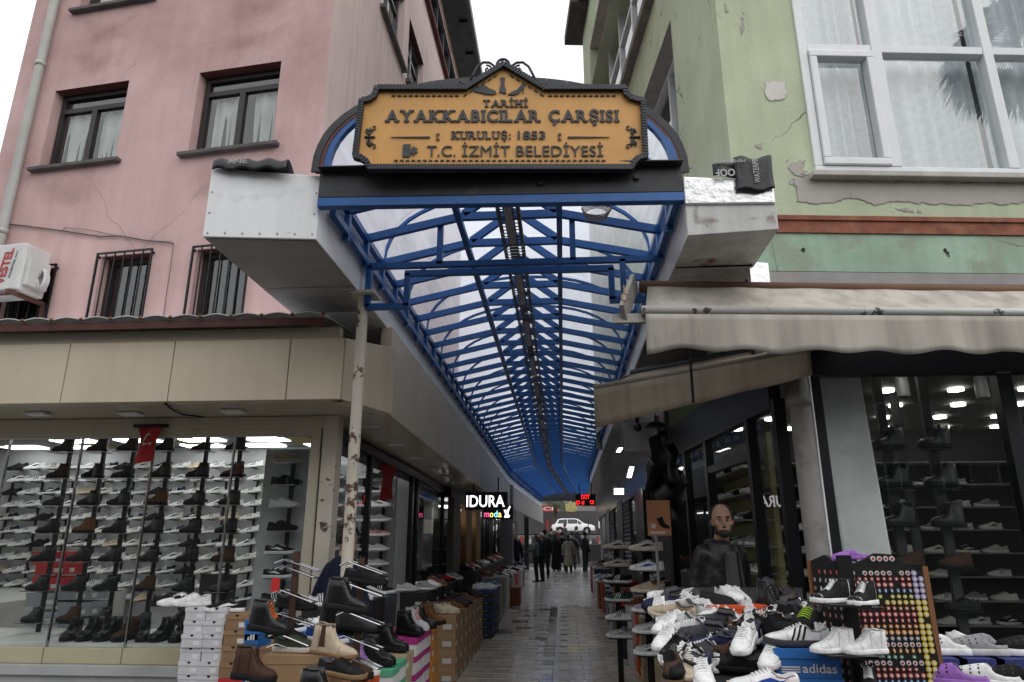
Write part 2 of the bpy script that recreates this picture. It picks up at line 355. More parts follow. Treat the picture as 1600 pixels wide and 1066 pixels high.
def frame(b, w, a, c, d, e, t, o0, o1, mi=0):
    b.slab(w, a, c, d, d + t, o0, o1, mi); b.slab(w, a, c, e - t, e, o0, o1, mi); b.slab(w, a, a + t, d + t, e - t, o0, o1, mi); b.slab(w, c - t, c, d + t, e - t, o0, o1, mi)

# ---------------------------------------------------------------- pink building
PW = Wall(-2.5, 6.26, -1, .128); PS = Wall(-2.5, 6.26, 0, 1)
pink = thing('pink_building', 'pink rendered building with dark brown windows left of the arcade sign', 'building', (-2.5, 6.26, 0))
pink_inv = Matrix.Translation((2.5, -6.26, 0))
def pb(b, name, mats, par=None, **k):            # a part in world coordinates under a thing that stands elsewhere
    par = par or pink; o = b.build(name, mats, None, **k); o.parent = par; o.matrix_parent_inverse = par_world(par).inverted(); return o
def par_world(o):
    m = Matrix.LocRotScale(o.location, o.rotation_euler, o.scale)
    return (par_world(o.parent) @ o.matrix_parent_inverse @ m) if o.parent else m
wins = [(2.56, 3.59, 5.74, 6.81), (.58, 1.615, 5.70, 6.77), (2.47, 3.5, 7.98, 9.05), (.5, 1.5, 7.98, 9.05)]
low = [(1.86, 2.49, 3.55, 4.53), (.70, 1.32, 3.55, 4.51), (3.05, 3.75, 3.55, 4.45)]
side = [(1.82, 3.12, 9.05, 10.39), (3.5, 4.74, 9.05, 10.37), (1.7, 2.9, 6.3, 7.63), (3.6, 4.8, 6.3, 7.63), (6.0, 7.2, 9.05, 10.37), (6.0, 7.2, 6.3, 7.63)]
b = wall_mesh(PW, 0, 4.2, 3.2, 13.3, wins + low); b = wall_mesh(PS, 0, 10, 3.2, 11.8, side, b=b, mi=2)
b.quad((-2.5, 16.26, 3.2), (-8, 16.26, 3.2), (-8, 16.26, 13.3), (-2.5, 16.26, 13.3)); q = PW.at(4.2, 0)
b.quad((q.x, q.y, 3.2), (q.x, 16.26, 3.2), (q.x, 16.26, 13.3), (q.x, q.y, 13.3)); b.quad((-2.5, 6.26, 13.3), (-2.5, 16.26, 13.3), (q.x, 16.26, 13.3), (q.x, q.y, 13.3))
b.quad(PS.at(0, 12.9), PS.at(10, 12.9), PS.at(10, 13.3), PS.at(0, 13.3)); b.quad(PS.at(0, 11.8), PS.at(1.2, 11.8), PS.at(1.2, 12.9), PS.at(0, 12.9))
pb(b, 'wall', [pink_w, reveal_m, pale_pink], fix=False)
rb = MB()
for i, (a, c, d, e) in enumerate(wins + low): room(rb, PW, a, c, d, e, .22, 1.0)
for (a, c, d, e) in side: room(rb, PS, a, c, d, e, .22, 1.0)
pb(rb, 'interior', room_m, fix=False)
def old_window(w, o, par, trans=.78, seed=0, mat=brown_fr, paper=True):
    a, c, d, e = o; f = MB(); frame(f, w, a + .02, c - .02, d + .01, e - .02, .055, -.17, -.11)
    zt = d + (e - d) * trans; f.slab(w, a + .075, c - .075, zt - .03, zt + .03, -.168, -.108); um = (a + c) / 2
    f.slab(w, um - .035, um + .035, d + .065, zt - .03, -.166, -.106)
    fo = pb(f, 'window', mat, par)
    for (p, q, r_, s_) in ((a + .08, um - .037, d + .068, zt - .033), (um + .037, c - .08, d + .068, zt - .033), (a + .08, c - .08, zt + .033, e - .08)):
        g = MB(); g.slab(w, p, q, r_, s_, -.142, -.137); go = pb(g, 'pane', win_glass, fo)
    rr = random.Random(seed)
    if paper:                                   # torn paper and sheeting hung behind the panes
        for (p, q) in ((a + .07, um), (um, c - .07)):
            z1 = zt - .02; z0 = d + .07; pm = MB(); cov = rr.uniform(.62, .98); off = rr.random() * (1 - cov); n = 16; low_ = []
            for i in range(n + 1):
                t_ = rr.random(); low_.append(z0 + (z1 - z0) * (0 if t_ < .55 else rr.uniform(.05, .3) if t_ < .85 else rr.uniform(.4, .75)))
            for i in range(n):
                x0 = p + (q - p) * (off + cov * i / n); x1 = p + (q - p) * (off + cov * (i + 1) / n); t0 = z1 - .03 * (math.sin(i * 1.3 + seed) + 1) * .6; t1 = z1 - .03 * (math.sin((i + 1) * 1.3 + seed) + 1) * .6; dd = -.19 - .012 * math.sin(i * .7 + seed); de_ = -.19 - .012 * math.sin((i + 1) * .7 + seed)
                pm.quad(w.at(x0, low_[i], dd), w.at(x1, low_[i + 1], de_), w.at(x1, t1, de_), w.at(x0, t0, dd))
            pb(pm, 'torn_sheet', paper_m, fo, fix=False)
    s = MB(); s.slab(w, a - .09, c + .09, d - .045, d, -.2, .07); pb(s, 'sill', sill_m, par, bev=.006)
    s = MB(); s.slab(w, a - .22, c + .22, d - .75, d - .04, .001, .004); pb(s, 'water_stain', stain_m, par)
    s = MB(); s.slab(w, a - .3, c + .2, e + .05, e + .6, .001, .004); pb(s, 'water_stain', stain_m, par)
stain_m = flake('wall_stain', (.30, .18, .165), 1.6, 1.6, .5, .75, 1.2, 2.2, .25)
for i, o in enumerate(wins): old_window(PW, o, pink, seed=i + 3)
for o in side:
    a, c, d, e = o; f = MB(); frame(f, PS, a + .02, c - .02, d + .02, e - .02, .06, -.17, -.1, 0); um = (a + c) / 2; f.slab(PS, um - .03, um + .03, d + .08, e - .08, -.165, -.105); f.slab(PS, a + .08, c - .08, e - .4, e - .35, -.163, -.107)
    fo = pb(f, 'window', M('grey_alu_frame', (.13, .13, .14), .4, .4), pink); g = MB(); g.slab(PS, a + .05, c - .05, d + .05, e - .05, -.142, -.137); pb(g, 'pane', win_glass, fo)
    s = MB(); s.slab(PS, a - .09, c + .09, d - .06, d, -.2, .08); pb(s, 'sill', sill_m, pink)
# top storey strip windows on the alley side, their ledge, the boarded eave
f = MB(); s = MB(); s.slab(PS, 1.0, 10, 11.76, 11.84, -.02, .09); pb(s, 'ledge', reveal_m, pink)
for u in [1.2 + .8 * i for i in range(12)]: f.slab(PS, u - .04, u + .04, 11.84, 12.9, -.1, -.02)
f.slab(PS, 1.2, 10, 12.84, 12.9, -.09, -.03); f.slab(PS, 1.2, 10, 11.84, 11.9, -.09, -.03); fo = pb(f, 'strip_window', M('grey_alu_frame', (.13, .13, .14)), pink)
for i in range(11):
    g = MB(); g.slab(PS, 1.24 + .8 * i, 1.96 + .8 * i, 11.9, 12.84, -.07, -.064); pb(g, 'pane', dark_glass, fo)
pb(MB().slab(PS, .9, 10, 11.8, 12.95, -.6, -.55), 'interior', room_m, pink)
ev = MB(); ev.slab(PS, -.4, 10.3, 13.3, 13.36, -.3, .55); pb(ev, 'eave', M('grey_boards', (.11, .115, .12), .8, 0, .2, 4), pink)
for i in range(13): pb(MB().slab(PS, -.35 + .82 * i, .45 + .82 * i, 13.28, 13.5, .55, .62), 'fascia_board', M('weathered_board', (.16, .155, .15), .85, 0, .2, 4), pink)
for i in range(9): pb(MB().slab(PS, .3 + i * 1.1, .34 + i * 1.1, 13.24, 13.3, .3, .5), 'bracket', black_m, pink)
dp = MB(); dp.tube([PW.at(3.82, z, .07) for z in (3.3, 5, 7, 9, 13)], .05, 12)
for z in (4.9, 7.15): dp.tube([PW.at(3.82, z, .07), PW.at(3.82, z + .06, .07)], .058, 12)
pb(dp, 'downpipe', M('pale_pvc_pipe', (.42, .42, .39), .5, 0, .08, 3, streak=.2), pink, smooth=True)
# barred lower windows
for i, o in enumerate(low):
    a, c, d, e = o; f = MB(); frame(f, PW, a + .01, c - .01, d + .01, e - .01, .05, -.17, -.1); fo = pb(f, 'window', brown_fr, pink)
    pb(MB().slab(PW, a + .05, c - .05, d + .05, e - .05, -.142, -.137), 'pane', win_glass, fo)
    gr = MB(); frame(gr, PW, a - .03, c + .03, d - .02, e + .03, .018, .03, .05)
    for j in range(1, 6):
        u = a - .03 + (c - a + .06) * j / 6; gr.slab(PW, u - .006, u + .006, d, e + .012, .034, .046)
    for u in (a - .02, c + .02): gr.slab(PW, u - .008, u + .008, e - .02, e, -.02, .03)
    pb(gr, 'window_grille', black_m, pink)
# cable clipped to the wall
pts = [PW.hit(*p) + PW.n * .02 for p in ((-10, 349), (40, 354), (100, 362), (160, 371), (190, 370), (230, 377), (268, 380), (273, 382))]
pts2 = [PW.hit(*p) + PW.n * .018 for p in ((273, 382), (268, 420), (262, 460), (257, 500))]
cb = MB(); cb.tube(pts, .008, 6); cb.tube(pts2, .004, 6); cb.tube([PW.hit(100, 362) + PW.n * .02, PW.hit(104, 357) + PW.n * .02, PW.hit(140, 360) + PW.n * .02, PW.hit(190, 371) + PW.n * .02], .004, 5)
tag(cb.build('wall_cable', M('grey_cable', (.11, .1, .1), .7), smooth=True), 'thin grey cable clipped across the pink wall above the barred windows', 'cable')
# air conditioner
acu = thing('air_conditioner', 'white air conditioner outdoor unit with red lettering on the pink wall', 'air conditioner', PW.at(3.5, 4.13, .05))
A0, A1, B0, B1 = 3.17, 3.95, 4.13, 4.66
ac_w = M('ac_white', (.6, .6, .58), .45, 0, .06, 4, streak=.25)
b = MB(); b.slab(PW, A0, A1, B0, B1, .1, .42); pb(b, 'casing', ac_w, acu, bev=.02)
b = MB(); cen = PW.at(3.72, 4.42, .425)
for rr in (.05, .1, .15, .2, .235): b.tube([cen + PW.d * (rr * math.cos(t)) + Vector((0, 0, rr * math.sin(t))) for t in [i * math.pi / 14 for i in range(29)]], .004, 5)
for i in range(12): t = i * math.pi / 6; b.tube([cen, cen + PW.d * (.235 * math.cos(t)) + Vector((0, 0, .235 * math.sin(t)))], .003, 5)
pb(b, 'fan_grille', M('ac_grille', (.3, .3, .3), .5), acu)
b = MB(); b.tube([cen - PW.n * .01, cen - PW.n * .004], .235, 28); pb(b, 'fan_opening', black_m, acu)
b = MB()
for u in (3.25, 3.87): b.slab(PW, u - .02, u + .02, 4.09, 4.13, 0, .46); b.slab(PW, u - .02, u + .02, 3.85, 4.13, 0, .03)
b.slab(PW, 3.15, 3.97, 4.08, 4.1, .4, .44); pb(b, 'bracket', M('rusty_bracket', (.12, .05, .04), .8), acu)
b = MB()
for i, oo in enumerate((0, .03, .06)):
    b.tube([PW.at(3.17, 4.36 + .02 * i, .2 + oo)] + [PW.at(3.10 - .05 * math.sin(t) - oo * .4, 4.30 - .17 * math.cos(t) * .6 + (.06 if 0 else 0), .2 + oo) for t in [i2 * math.pi / 8 for i2 in range(9)]] + [PW.at(3.17, 4.2, .2 + oo)], .017, 8)
pb(b, 'hose', M('white_hose', (.6, .6, .6), .6), acu, smooth=True)
pb(MB().slab(PW, 3.11, 3.165, 4.2, 4.5, .14, .38), 'service_panel', ac_w, acu)
fit_text('lettering', 'VESTEL', lambda u, v, d: PW.at(3.36 + v - u * .12, 4.2 + u, .423 + d), .40, .1, M('red_print', (.42, .02, .03), .5), acu, .02).matrix_parent_inverse = par_world(acu).inverted()
fit_text('lettering', 'INVERTER A++', lambda u, v, d: PW.at(3.29 + v - u * .12, 4.27 + u, .423 + d), .3, .022, M('grey_print', (.15, .15, .15), .5), acu).matrix_parent_inverse = par_world(acu).inverted()

acu.location += PW.d * -.13 + Vector((0, 0, -.09))
# ---------------------------------------------------------------- green building
GW = Wall(1.55, 5.3, 1, .1); GS = Wall(1.55, 5.3, -.1, 1)
grn = thing('green_building', 'peeling pale green building with white framed windows right of the arcade sign', 'building', (1.55, 5.3, 0))
gwin = (.66, 5.0, 4.55, 8.2); gside = [(1.55, 4.4, 5.0, 7.5), (2.2, 7.5, 8.5, 12)]
b = wall_mesh(GW, 0, 6.5, 4.12, 11, [gwin], depth=.12, rv=0); b = wall_mesh(GS, 0, 8.5, 3.6, 13.2, gside, depth=.3, b=b, rv=2)
wall_mesh(GW, 0, 6.5, 3.66, 4.0, [], b=b, mi=1)
q = GW.at(6.5, 0); q2 = GS.at(8.5, 3.3)
b.quad((q.x, q.y, 3), (q.x, 20, 3), (q.x, 20, 11), (q.x, q.y, 11)); b.quad(GW.at(0, 11), GW.at(6.5, 11), (q.x, 20, 11), GS.at(8.5, 11)); b.quad(GS.at(0, 13.2), GS.at(8.5, 13.2), (6, 19, 13.2), (4, 5.6, 13.2))
b.quad(GW.at(-.0, 3.66), GW.at(6.5, 3.66), GW.at(6.5, 3.66, -1.4), GW.at(0, 3.66, -1.4)); b.quad(GW.at(0, 11), GW.at(3, 11), GW.at(3, 13.2), GW.at(0, 13.2)); b.quad(q2, GS.at(8.5, 13.2), (6, 19, 13.2), (6, 19, 3.3))
pb(b, 'wall', [green_w, mint_w, plaster], grn, fix=False)
b = MB(); b.slab(GW, -.02, 6.5, 4.0, 4.125, -.02, .015); b.slab(GW, -.02, 6.5, 4.11, 4.15, -.02, .03)
pb(b, 'flashing', rust, grn)
rb = MB(); room(rb, GW, *gwin, .5, 1.6); room(rb, GS, *gside[0], .3, 1.0); room(rb, GS, *gside[1], .3, 1.0); pb(rb, 'interior', M('pale_room', (.25, .25, .25), .9), grn, fix=False)
# bare plaster under the sill, filler patch, peeled spots: thin irregular coats on the wall
def blob(b, w, cu, cz, ru, rz, seed, o=.006, n=26, rough=.25):
    rr = random.Random(seed); pts = []
    ph = [rr.random() * 6.28 for _ in range(5)]
    for i in range(n):
        t = 2 * math.pi * i / n; k = 1 + rough * (.5 * math.sin(3 * t + ph[0]) + .35 * math.sin(5 * t + ph[1]) + .3 * math.sin(9 * t + ph[2]) + .2 * rr.uniform(-1, 1))
        pts.append((cu + ru * k * math.cos(t), cz + rz * k * math.sin(t)))
    b.prism(pts, lambda u, v, d: w.at(u, v, d), o)
b = MB(); u, z = GW.uv(1212, 144); b.slab(GW, u - .17, u + .17, z - .18, z + .18, .001, .008); pb(b, 'filler_patch', flake('filler_coat', (.66, .63, .58), 1.6, 1.6, 0, .4, .7, 7), grn)
b = MB(); b.slab(GW, .38, 6.2, 4.22, 4.56, .001, .007); pb(b, 'bare_patch', flake('bare_coat', (.44, .41, .37), 14, 1.5, 0, .3, .9, 4), grn)
b = MB(); b.slab(GW, .3, .72, 4.3, 4.85, .001, .006); pb(b, 'bare_patch', flake('bare_coat_b', (.44, .41, .37), 1.4, 1.4, 0, .5, 1.4, 6), grn)
for j, (px, py, a_, c_) in enumerate(((1160, 40, .09, .4), (1130, 10, .12, .18), (1135, 150, .06, .5), (1185, 230, .12, .1), (1290, 305, .1, .08), (1480, 395, .06, .12), (1255, 390, .05, .1), (1420, 330, .3, .06))):
    b = MB(); u, z = GW.uv(px, py); b.slab(GW, u - a_, u + a_, z - c_, z + c_, .001, .005); pb(b, 'peeled_patch', flake('peel_%d' % j, (.40, .37, .33) if j not in (5, 6) else (.04, .03, .02), 1.3, 1.3, 0, .58, 1.6, 8 + j), grn)
# the big white window
f = MB(); a, c, d, e = gwin; frame(f, GW, a, c, d, e, .075, -.09, .02)
mull = [1.37, 2.40, 3.45, 4.4]
for u in mull: f.slab(GW, u - .045, u + .045, d + .075, e - .075, -.088, .025)
edges = [a + .075] + sum([[u - .045, u + .045] for u in mull], []) + [c - .075]
zr = 5.83
for i in range(0, len(edges), 2): f.slab(GW, edges[i], edges[i + 1], zr - .04, zr + .04, -.085, .018)
fo = pb(f, 'window', white_pvc, grn, bev=.006)
f = MB(); frame(f, GW, edges[0] + .004, edges[1] - .004, d + .08, zr - .044, .065, -.06, .045); pb(f, 'casement', white_pvc, fo, bev=.008)
for i in range(0, len(edges), 2):
    for (r_, s_) in ((d + .07, zr - .035), (zr + .035, e - .07)):
        pb(MB().slab(GW, edges[i] - .005, edges[i + 1] + .005, r_, s_, -.045, -.039), 'pane', win_glass, fo)
cu = MB()
for seg in range(0, len(edges), 2):
    p, q_ = edges[seg] - .03, edges[seg + 1] + .03
    cu.grid(lambda s, t: GW.at(p + (q_ - p) * s, d + (e - d) * t, -.22 + .022 * math.sin(s * (q_ - p) * 42 + 2.2 * math.sin(s * 9)) * (1.25 - .5 * t)), 40, 2)
pb(cu, 'curtain', sheet('voile', (.86, .89, .92), .1, .25), fo, smooth=True, fix=False)
pb(MB().slab(GW, a - .06, c, d - .055, d - .002, -.05, .09), 'sill', M('stone_sill', (.5, .48, .45), .8, 0, .1, 5, streak=.2), grn, bev=.008)
for (a, c, d, e) in gside:
    f = MB(); frame(f, GS, a + .02, c - .02, d + .02, e - .02, .06, -.3, -.2); n = max(2, int((c - a) / .9))
    for j in range(1, n): u = a + (c - a) * j / n; f.slab(GS, u - .03, u + .03, d + .08, e - .08, -.295, -.205)
    f.slab(GS, a + .08, c - .08, d + (e - d) * .5, d + (e - d) * .5 + .06, -.292, -.208)
    fo = pb(f, 'window', white_pvc, grn); pb(MB().slab(GS, a + .05, c - .05, d + .05, e - .05, -.26, -.254), 'pane', win_glass, fo)
    pb(MB().slab(GS, a - .1, c + .1, d - .14, d - .02, -.3, .12), 'sill', M('weathered_sill', (.19, .165, .145), .9, 0, .25, 5), grn)
b = MB(); b.slab(GS, 7.4, 8.8, 13.15, 13.4, -.5, .4); b.slab(GS, 0, 7.4, 13.18, 13.36, -.5, .25); pb(b, 'eave', M('weathered_eave', (.07, .06, .055), .9, 0, .3, 5), grn)
pb(MB().slab(GS, -.02, 1.0, 3.66, 13.1, -.02, .06), 'corner_pier', green_w, grn)

# ================================================================ CANOPY over the alley
def cdx(y): return 0 if y < 20.5 else (y - 20.5) * .06
def cdz(y): return -.018 * max(0, y - 5)
CXL, CXR, CEN = -1.53, .80, -.365
can = thing('arcade_canopy', 'blue steel vaulted canopy with clear plastic roof over the shoe arcade', 'canopy', (CEN, 3.95, 0))
def cp(b, name, mats, par=None, **k): return pb(b, name, mats, par or can, **k)
YE = 31.0
# trusses every half metre
def truss(y):
    dx, dz = cdx(y), cdz(y); b = MB(); w = .042
    P = lambda x, z: (x + dx, y, z + dz); hh = .062
    ze, zc, zr = 3.86, 4.03, 4.33; pl, pr = -.76, .02
    b.beam(P(CXL, ze), P(pl, zc), w, hh); b.beam(P(CXR, ze), P(pr, zc), w, hh); b.beam(P(pl, zc), P(pr, zc), w, hh)
    b.beam(P(pl + .02, zc + .02), P(CEN, zr), w, hh); b.beam(P(pr - .02, zc + .02), P(CEN, zr), w, hh)
    for x in (CXL + .015, CXR - .015): b.beam(P(x, 3.62), P(x, 3.9), w, w)
    return b
def arch_pts(y, r=1.0, n=20, base=3.9, rise=.66):
    out = []
    for i in range(n + 1):
        t = math.pi * i / n; c = math.cos(t); s_ = math.sin(t)
        out.append(Vector((CEN + cdx(y) - (CXR - CXL) / 2 * (abs(c) ** .9 * (1 if c > 0 else -1)) * r, y, base + cdz(y) + rise * s_ ** .85 * r)))
    return out
n_tr = int((YE - 4.4) / .49)
for i in range(n_tr):
    y = 4.42 + i * .49
    t = cp(truss(y), 'truss', blue_st)
    if i % 2: continue
    b = MB(); ap = arch_pts(y + .1)
    for p, q in zip(ap, ap[1:]): b.beam(p, q, .026, .03, up=(0, 1, 0))
    cp(b, 'arch_rib', blue_st)
for i in range(0, n_tr - 1, 2):
    y0 = 4.42 + i * .49 + .06; y1 = y0 + .975
    a0, a1 = arch_pts(y0, 1.0, 20, 3.93, .67), arch_pts(y1, 1.0, 20, 3.93, .67); b = MB()
    for k in range(20): b.quad(a0[k], a0[k + 1], a1[k + 1], a1[k])
    cp(b, 'roof_sheet', poly_m, smooth=True, fix=False)
b = MB()
for x, z in ((-.76, 4.0), (.02, 4.0), (CXL + .015, 3.9), (CXR - .015, 3.9), (CXL + .015, 3.72), (CXR - .015, 3.72)):
    for y0, y1 in ((4.1, 20.5), (20.5, YE)): cp(MB().beam((x + cdx(y0), y0, z + cdz(y0) - .03), (x + cdx(y1), y1, z + cdz(y1) - .03), .045, .05), 'purlin', blue_st)
# perforated cable tray with lamps under the ridge
tray_m = M('galvanised_tray', (.10, .10, .105), .5, .5, .2, 6)
for y0, y1 in ((4.1, 20.5), (20.5, YE - 1)):
    b = MB(); L_ = y1 - y0
    for k in range(int(L_ / .06)):
        ya = y0 + k * .06; yb = ya + .06 - .022
        for (xa, xb) in ((-.085, -.06), (-.04, .04), (.06, .085)):
            z0 = 3.94 + cdz(ya); x = CEN + cdx(ya); b.quad((x + xa, ya, z0), (x + xb, ya, z0), (x + xb, ya + .06, z0), (x + xa, ya + .06, z0))
        for (xa, xb) in ((-.06, -.04), (.04, .06)):
            z0 = 3.94 + cdz(ya); x = CEN + cdx(ya); b.quad((x + xa, yb, z0), (x + xb, yb, z0), (x + xb, ya + .06, z0), (x + xa, ya + .06, z0))
    for sx in (-.088, .088):
        b.beam((CEN + cdx(y0) + sx, y0, 3.965 + cdz(y0)), (CEN + cdx(y1) + sx, y1, 3.965 + cdz(y1)), .004, .05)
    cp(b, 'cable_tray', tray_m, fix=False)
lt = M('unlit_tube_lamp', (.33, .31, .33), .35)
for i in range(18):
    y = 4.3 + i * 1.45; cp(MB().beam((CEN + cdx(y), y, 3.925 + cdz(y)), (CEN + cdx(y + .9), y + .9, 3.925 + cdz(y + .9)), .06, .028), 'tube_lamp', lt, bev=.008)
# white clad side boxes: run the whole alley
def boxrun(name, x0, x1, z0, z1, ya, yb, mat, sh=None):
    b = MB(); dxa, dxb, da, db = cdx(ya), cdx(yb), cdz(ya), cdz(yb)
    b.hexa([(x0 + dxa, ya, z0 + da), (x1 + dxa, ya, z0 + da), (x1 + dxb, yb, z0 + db), (x0 + dxb, yb, z0 + db), (x0 + dxa, ya, z1 + da), (x1 + dxa, ya, z1 + da), (x1 + dxb, yb, z1 + db), (x0 + dxb, yb, z1 + db)])
    return cp(b, name, mat, bev=.006)
frontL = [(-2.28, 3.88, 3.43), (-1.555, 3.95, 3.42), (-1.555, 5.4, 3.42), (-2.28, 5.4, 3.42), (-2.28, 3.88, 3.93), (-1.555, 3.95, 3.88), (-1.555, 5.4, 3.86), (-2.28, 5.4, 3.9)]
cp(MB().hexa(frontL), 'side_box', white_al, bev=.006)
frontR = [(.82, 4.0, 3.39), (1.37, 3.97, 3.40), (1.40, 5.4, 3.42), (.82, 5.4, 3.42), (.82, 4.0, 3.72), (1.37, 3.97, 3.58), (1.40, 5.4, 3.6), (.82, 5.4, 3.72)]
rbox = M('stained_cladding', (.62, .62, .6), .4, 0, .08, 3, streak=.5, dirt=(.2, .09, .04), dirt_s=3, dirt_lo=.6, dirt_hi=.72)
cp(MB().hexa(frontR), 'side_box', rbox, bev=.004)
for ya, yb in ((5.405, 9), (9.005, 13), (13.005, 17), (17.005, 20.5), (20.5, 24), (24.005, 27.5), (27.505, YE)):
    boxrun('side_box', -2.28, -1.555, 3.42, 3.86, ya, yb, white_al); boxrun('side_box', .82, 1.36, 3.42, 3.78, ya, yb, white_al)
# underside panels of the left box in front of the shop
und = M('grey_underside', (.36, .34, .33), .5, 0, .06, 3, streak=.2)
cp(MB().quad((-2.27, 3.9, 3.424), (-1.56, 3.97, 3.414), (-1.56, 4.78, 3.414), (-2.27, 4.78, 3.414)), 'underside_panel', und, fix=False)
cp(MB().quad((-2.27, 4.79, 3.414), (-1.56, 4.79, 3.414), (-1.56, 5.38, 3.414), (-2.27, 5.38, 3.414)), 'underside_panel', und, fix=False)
foil = M('silver_foil', (.72, .72, .72), .3, .7, .1, 15, bump=.6, bs=25)
cp(MB().hexa([(.815, 3.985, 3.60), (1.365, 3.955, 3.57), (1.365, 4.3, 3.57), (.815, 4.3, 3.6), (.815, 3.985, 3.80), (1.365, 3.955, 3.73), (1.365, 4.3, 3.73), (.815, 4.3, 3.8)]), 'foil_flashing', foil, bev=.01)
cp(MB().slab(Wall(1.3, 4.6, 1, .3), .05, .2, 3.2, 3.45, 0, .02), 'foil_flap', foil)
# roofing membrane scraps with lettering
mem = M('black_membrane', (.012, .013, .016), .45, 0, .3, 9, bump=.6, bs=14)
b = MB(); b.grid(lambda s, t: Vector((-2.26 + .5 * s, 3.86 - .05 * math.sin(t * math.pi) - .01, 3.90 + .09 * math.sin(t * math.pi * .9) - .02 * s + .012 * math.sin(s * 19) + (0 if t < .5 else 0))) + Vector((0, .16 * t, 0)), 18, 10)
mm = cp(b, 'membrane_scrap', mem, smooth=True, fix=False); mm.modifiers.new('s', 'SOLIDIFY').thickness = .006
fit_text('lettering', 'ANE', lambda u, v, d: Vector((-2.13 + u, 3.80 - d - v * .1, 3.905 + v)), .13, .032, M('white_print', (.5, .5, .5), .6), can).matrix_parent_inverse = par_world(can).inverted()
b = MB(); b.grid(lambda s, t: Vector((1.13 + .235 * s, 3.945 - .008 * math.sin(s * 9 + t * 5), 3.89 - .235 * t + .01 * math.sin(s * 8))), 10, 10); b.grid(lambda s, t: Vector((1.0 + .2 * s, 3.96 - .01 * math.sin(s * 7), 3.86 + .02 * s - (.13 - .05 * (1 - s)) * t)), 10, 6)
mm = cp(b, 'membrane_scrap', mem, smooth=True, fix=False); mm.modifiers.new('s', 'SOLIDIFY').thickness = .006
wp = M('white_print', (.5, .5, .5), .6)
fit_text('lettering', 'WATERPR', lambda u, v, d: Vector((1.275 - v, 3.925 - d, 3.70 + u)), .17, .035, wp, can).matrix_parent_inverse = par_world(can).inverted()
fit_text('lettering', 'OOF', lambda u, v, d: Vector((1.13 - u, 3.938 - d, 3.81 - v)), .12, .05, wp, can, .02).matrix_parent_inverse = par_world(can).inverted()
fit_text('lettering', 'MEMBRANE', lambda u, v, d: Vector((1.2 - u, 3.935 - d, 3.875 - v)), .17, .022, wp, can).matrix_parent_inverse = par_world(can).inverted()
# rivets, drip stains and rust on the box ends
BLF = Wall(-2.28, 3.88, .725, .07); riv = M('rivet_head', (.3, .29, .28), .5, .5)
for (u, z) in [(.03 + .112 * i, 3.455) for i in range(7)] + [(.025, 3.6), (.025, 3.75), (.705, 3.6), (.705, 3.75)]: cp(MB().tube([BLF.at(u, z, -.002), BLF.at(u, z, .004)], .006, 8), 'rivet', riv)
cp(MB().slab(BLF, .01, .72, 3.56, 3.885, .0015, .003), 'drip_stain', flake('drip_coat', (.30, .27, .23), 12, 1.2, .45, .95, 2.2, 5, .2))
cp(MB().slab(BLF, .0, .726, 3.428, 3.5, .0015, .0032), 'rust_edge', flake('rust_coat', (.22, .11, .05), 10, 1.0, .1, .66, 1.9, 9))
BRF = Wall(.82, 4.0, .55, -.03); cp(MB().slab(BRF, .0, .55, 3.4, 3.56, .0015, .003), 'rust_edge', flake('rust_coat_b', (.24, .1, .04), 10, 1.0, .15, .56, 2.0, 7)); cp(MB().slab(BRF, .0, .12, 3.4, 3.72, .0016, .0034), 'rust_edge', MATS.get('rust_run') or flake('rust_run', (.26, .13, .06), 1.4, 3, .2, .6, 1.8, 6))
cp(MB().box(.83, 1.36, 4.55, 4.556, 3.395, 3.42), 'panel_joint', black_m)
# head beam
b = MB(); b.beam((-1.55, 3.93, 3.79), (.815, 4.02, 3.79), .05, .19); b.beam((-1.55, 3.9, 3.885), (.815, 3.99, 3.885), .12, .012); cp(b, 'head_beam', dark_st, bev=.004)
cp(MB().beam((-1.55, 3.93, 3.66), (.815, 4.02, 3.66), .06, .062), 'head_rail', blue_st, bev=.004)
b = MB()
for x in (-.1, .33, .52): b.tube([(x, 3.885 + .038 * (x + 1.5), 3.77 + .03 * (x > 0)), (x, 3.9 + .038 * (x + 1.5), 3.77 + .03 * (x > 0))], .02, 10)
cp(b, 'bolt', black_m)
# front arch: rim, red-brown band, blue band
ox = M('red_brown_edge', (.12, .035, .03), .6)
for nm, r, m, wd, yy in (('arch_rim', 1.045, dark_st, .018, 3.99), ('arch_band', 1.025, ox, .03, 4.0), ('arch_rib', .99, blue_st, .045, 4.01)):
    ap = [p + Vector((0, (p.x - CEN) * .0719, 0)) for p in arch_pts(yy, r, 28, 3.88, .68)]; b = MB()
    for p, q in zip(ap, ap[1:]): b.beam(p, q, .05, wd, up=(0, 1, 0))
    cp(b, nm, m)
a0, a1 = [p + Vector((0, (p.x - CEN) * .0719, 0)) for p in arch_pts(4.0, 1.02, 20, 3.9, .68)], arch_pts(4.48, 1.0, 20, 3.93, .67); b = MB()
for k in range(20): b.quad(a0[k], a0[k + 1], a1[k + 1], a1[k])
cp(b, 'roof_sheet', poly_m, smooth=True, fix=False)
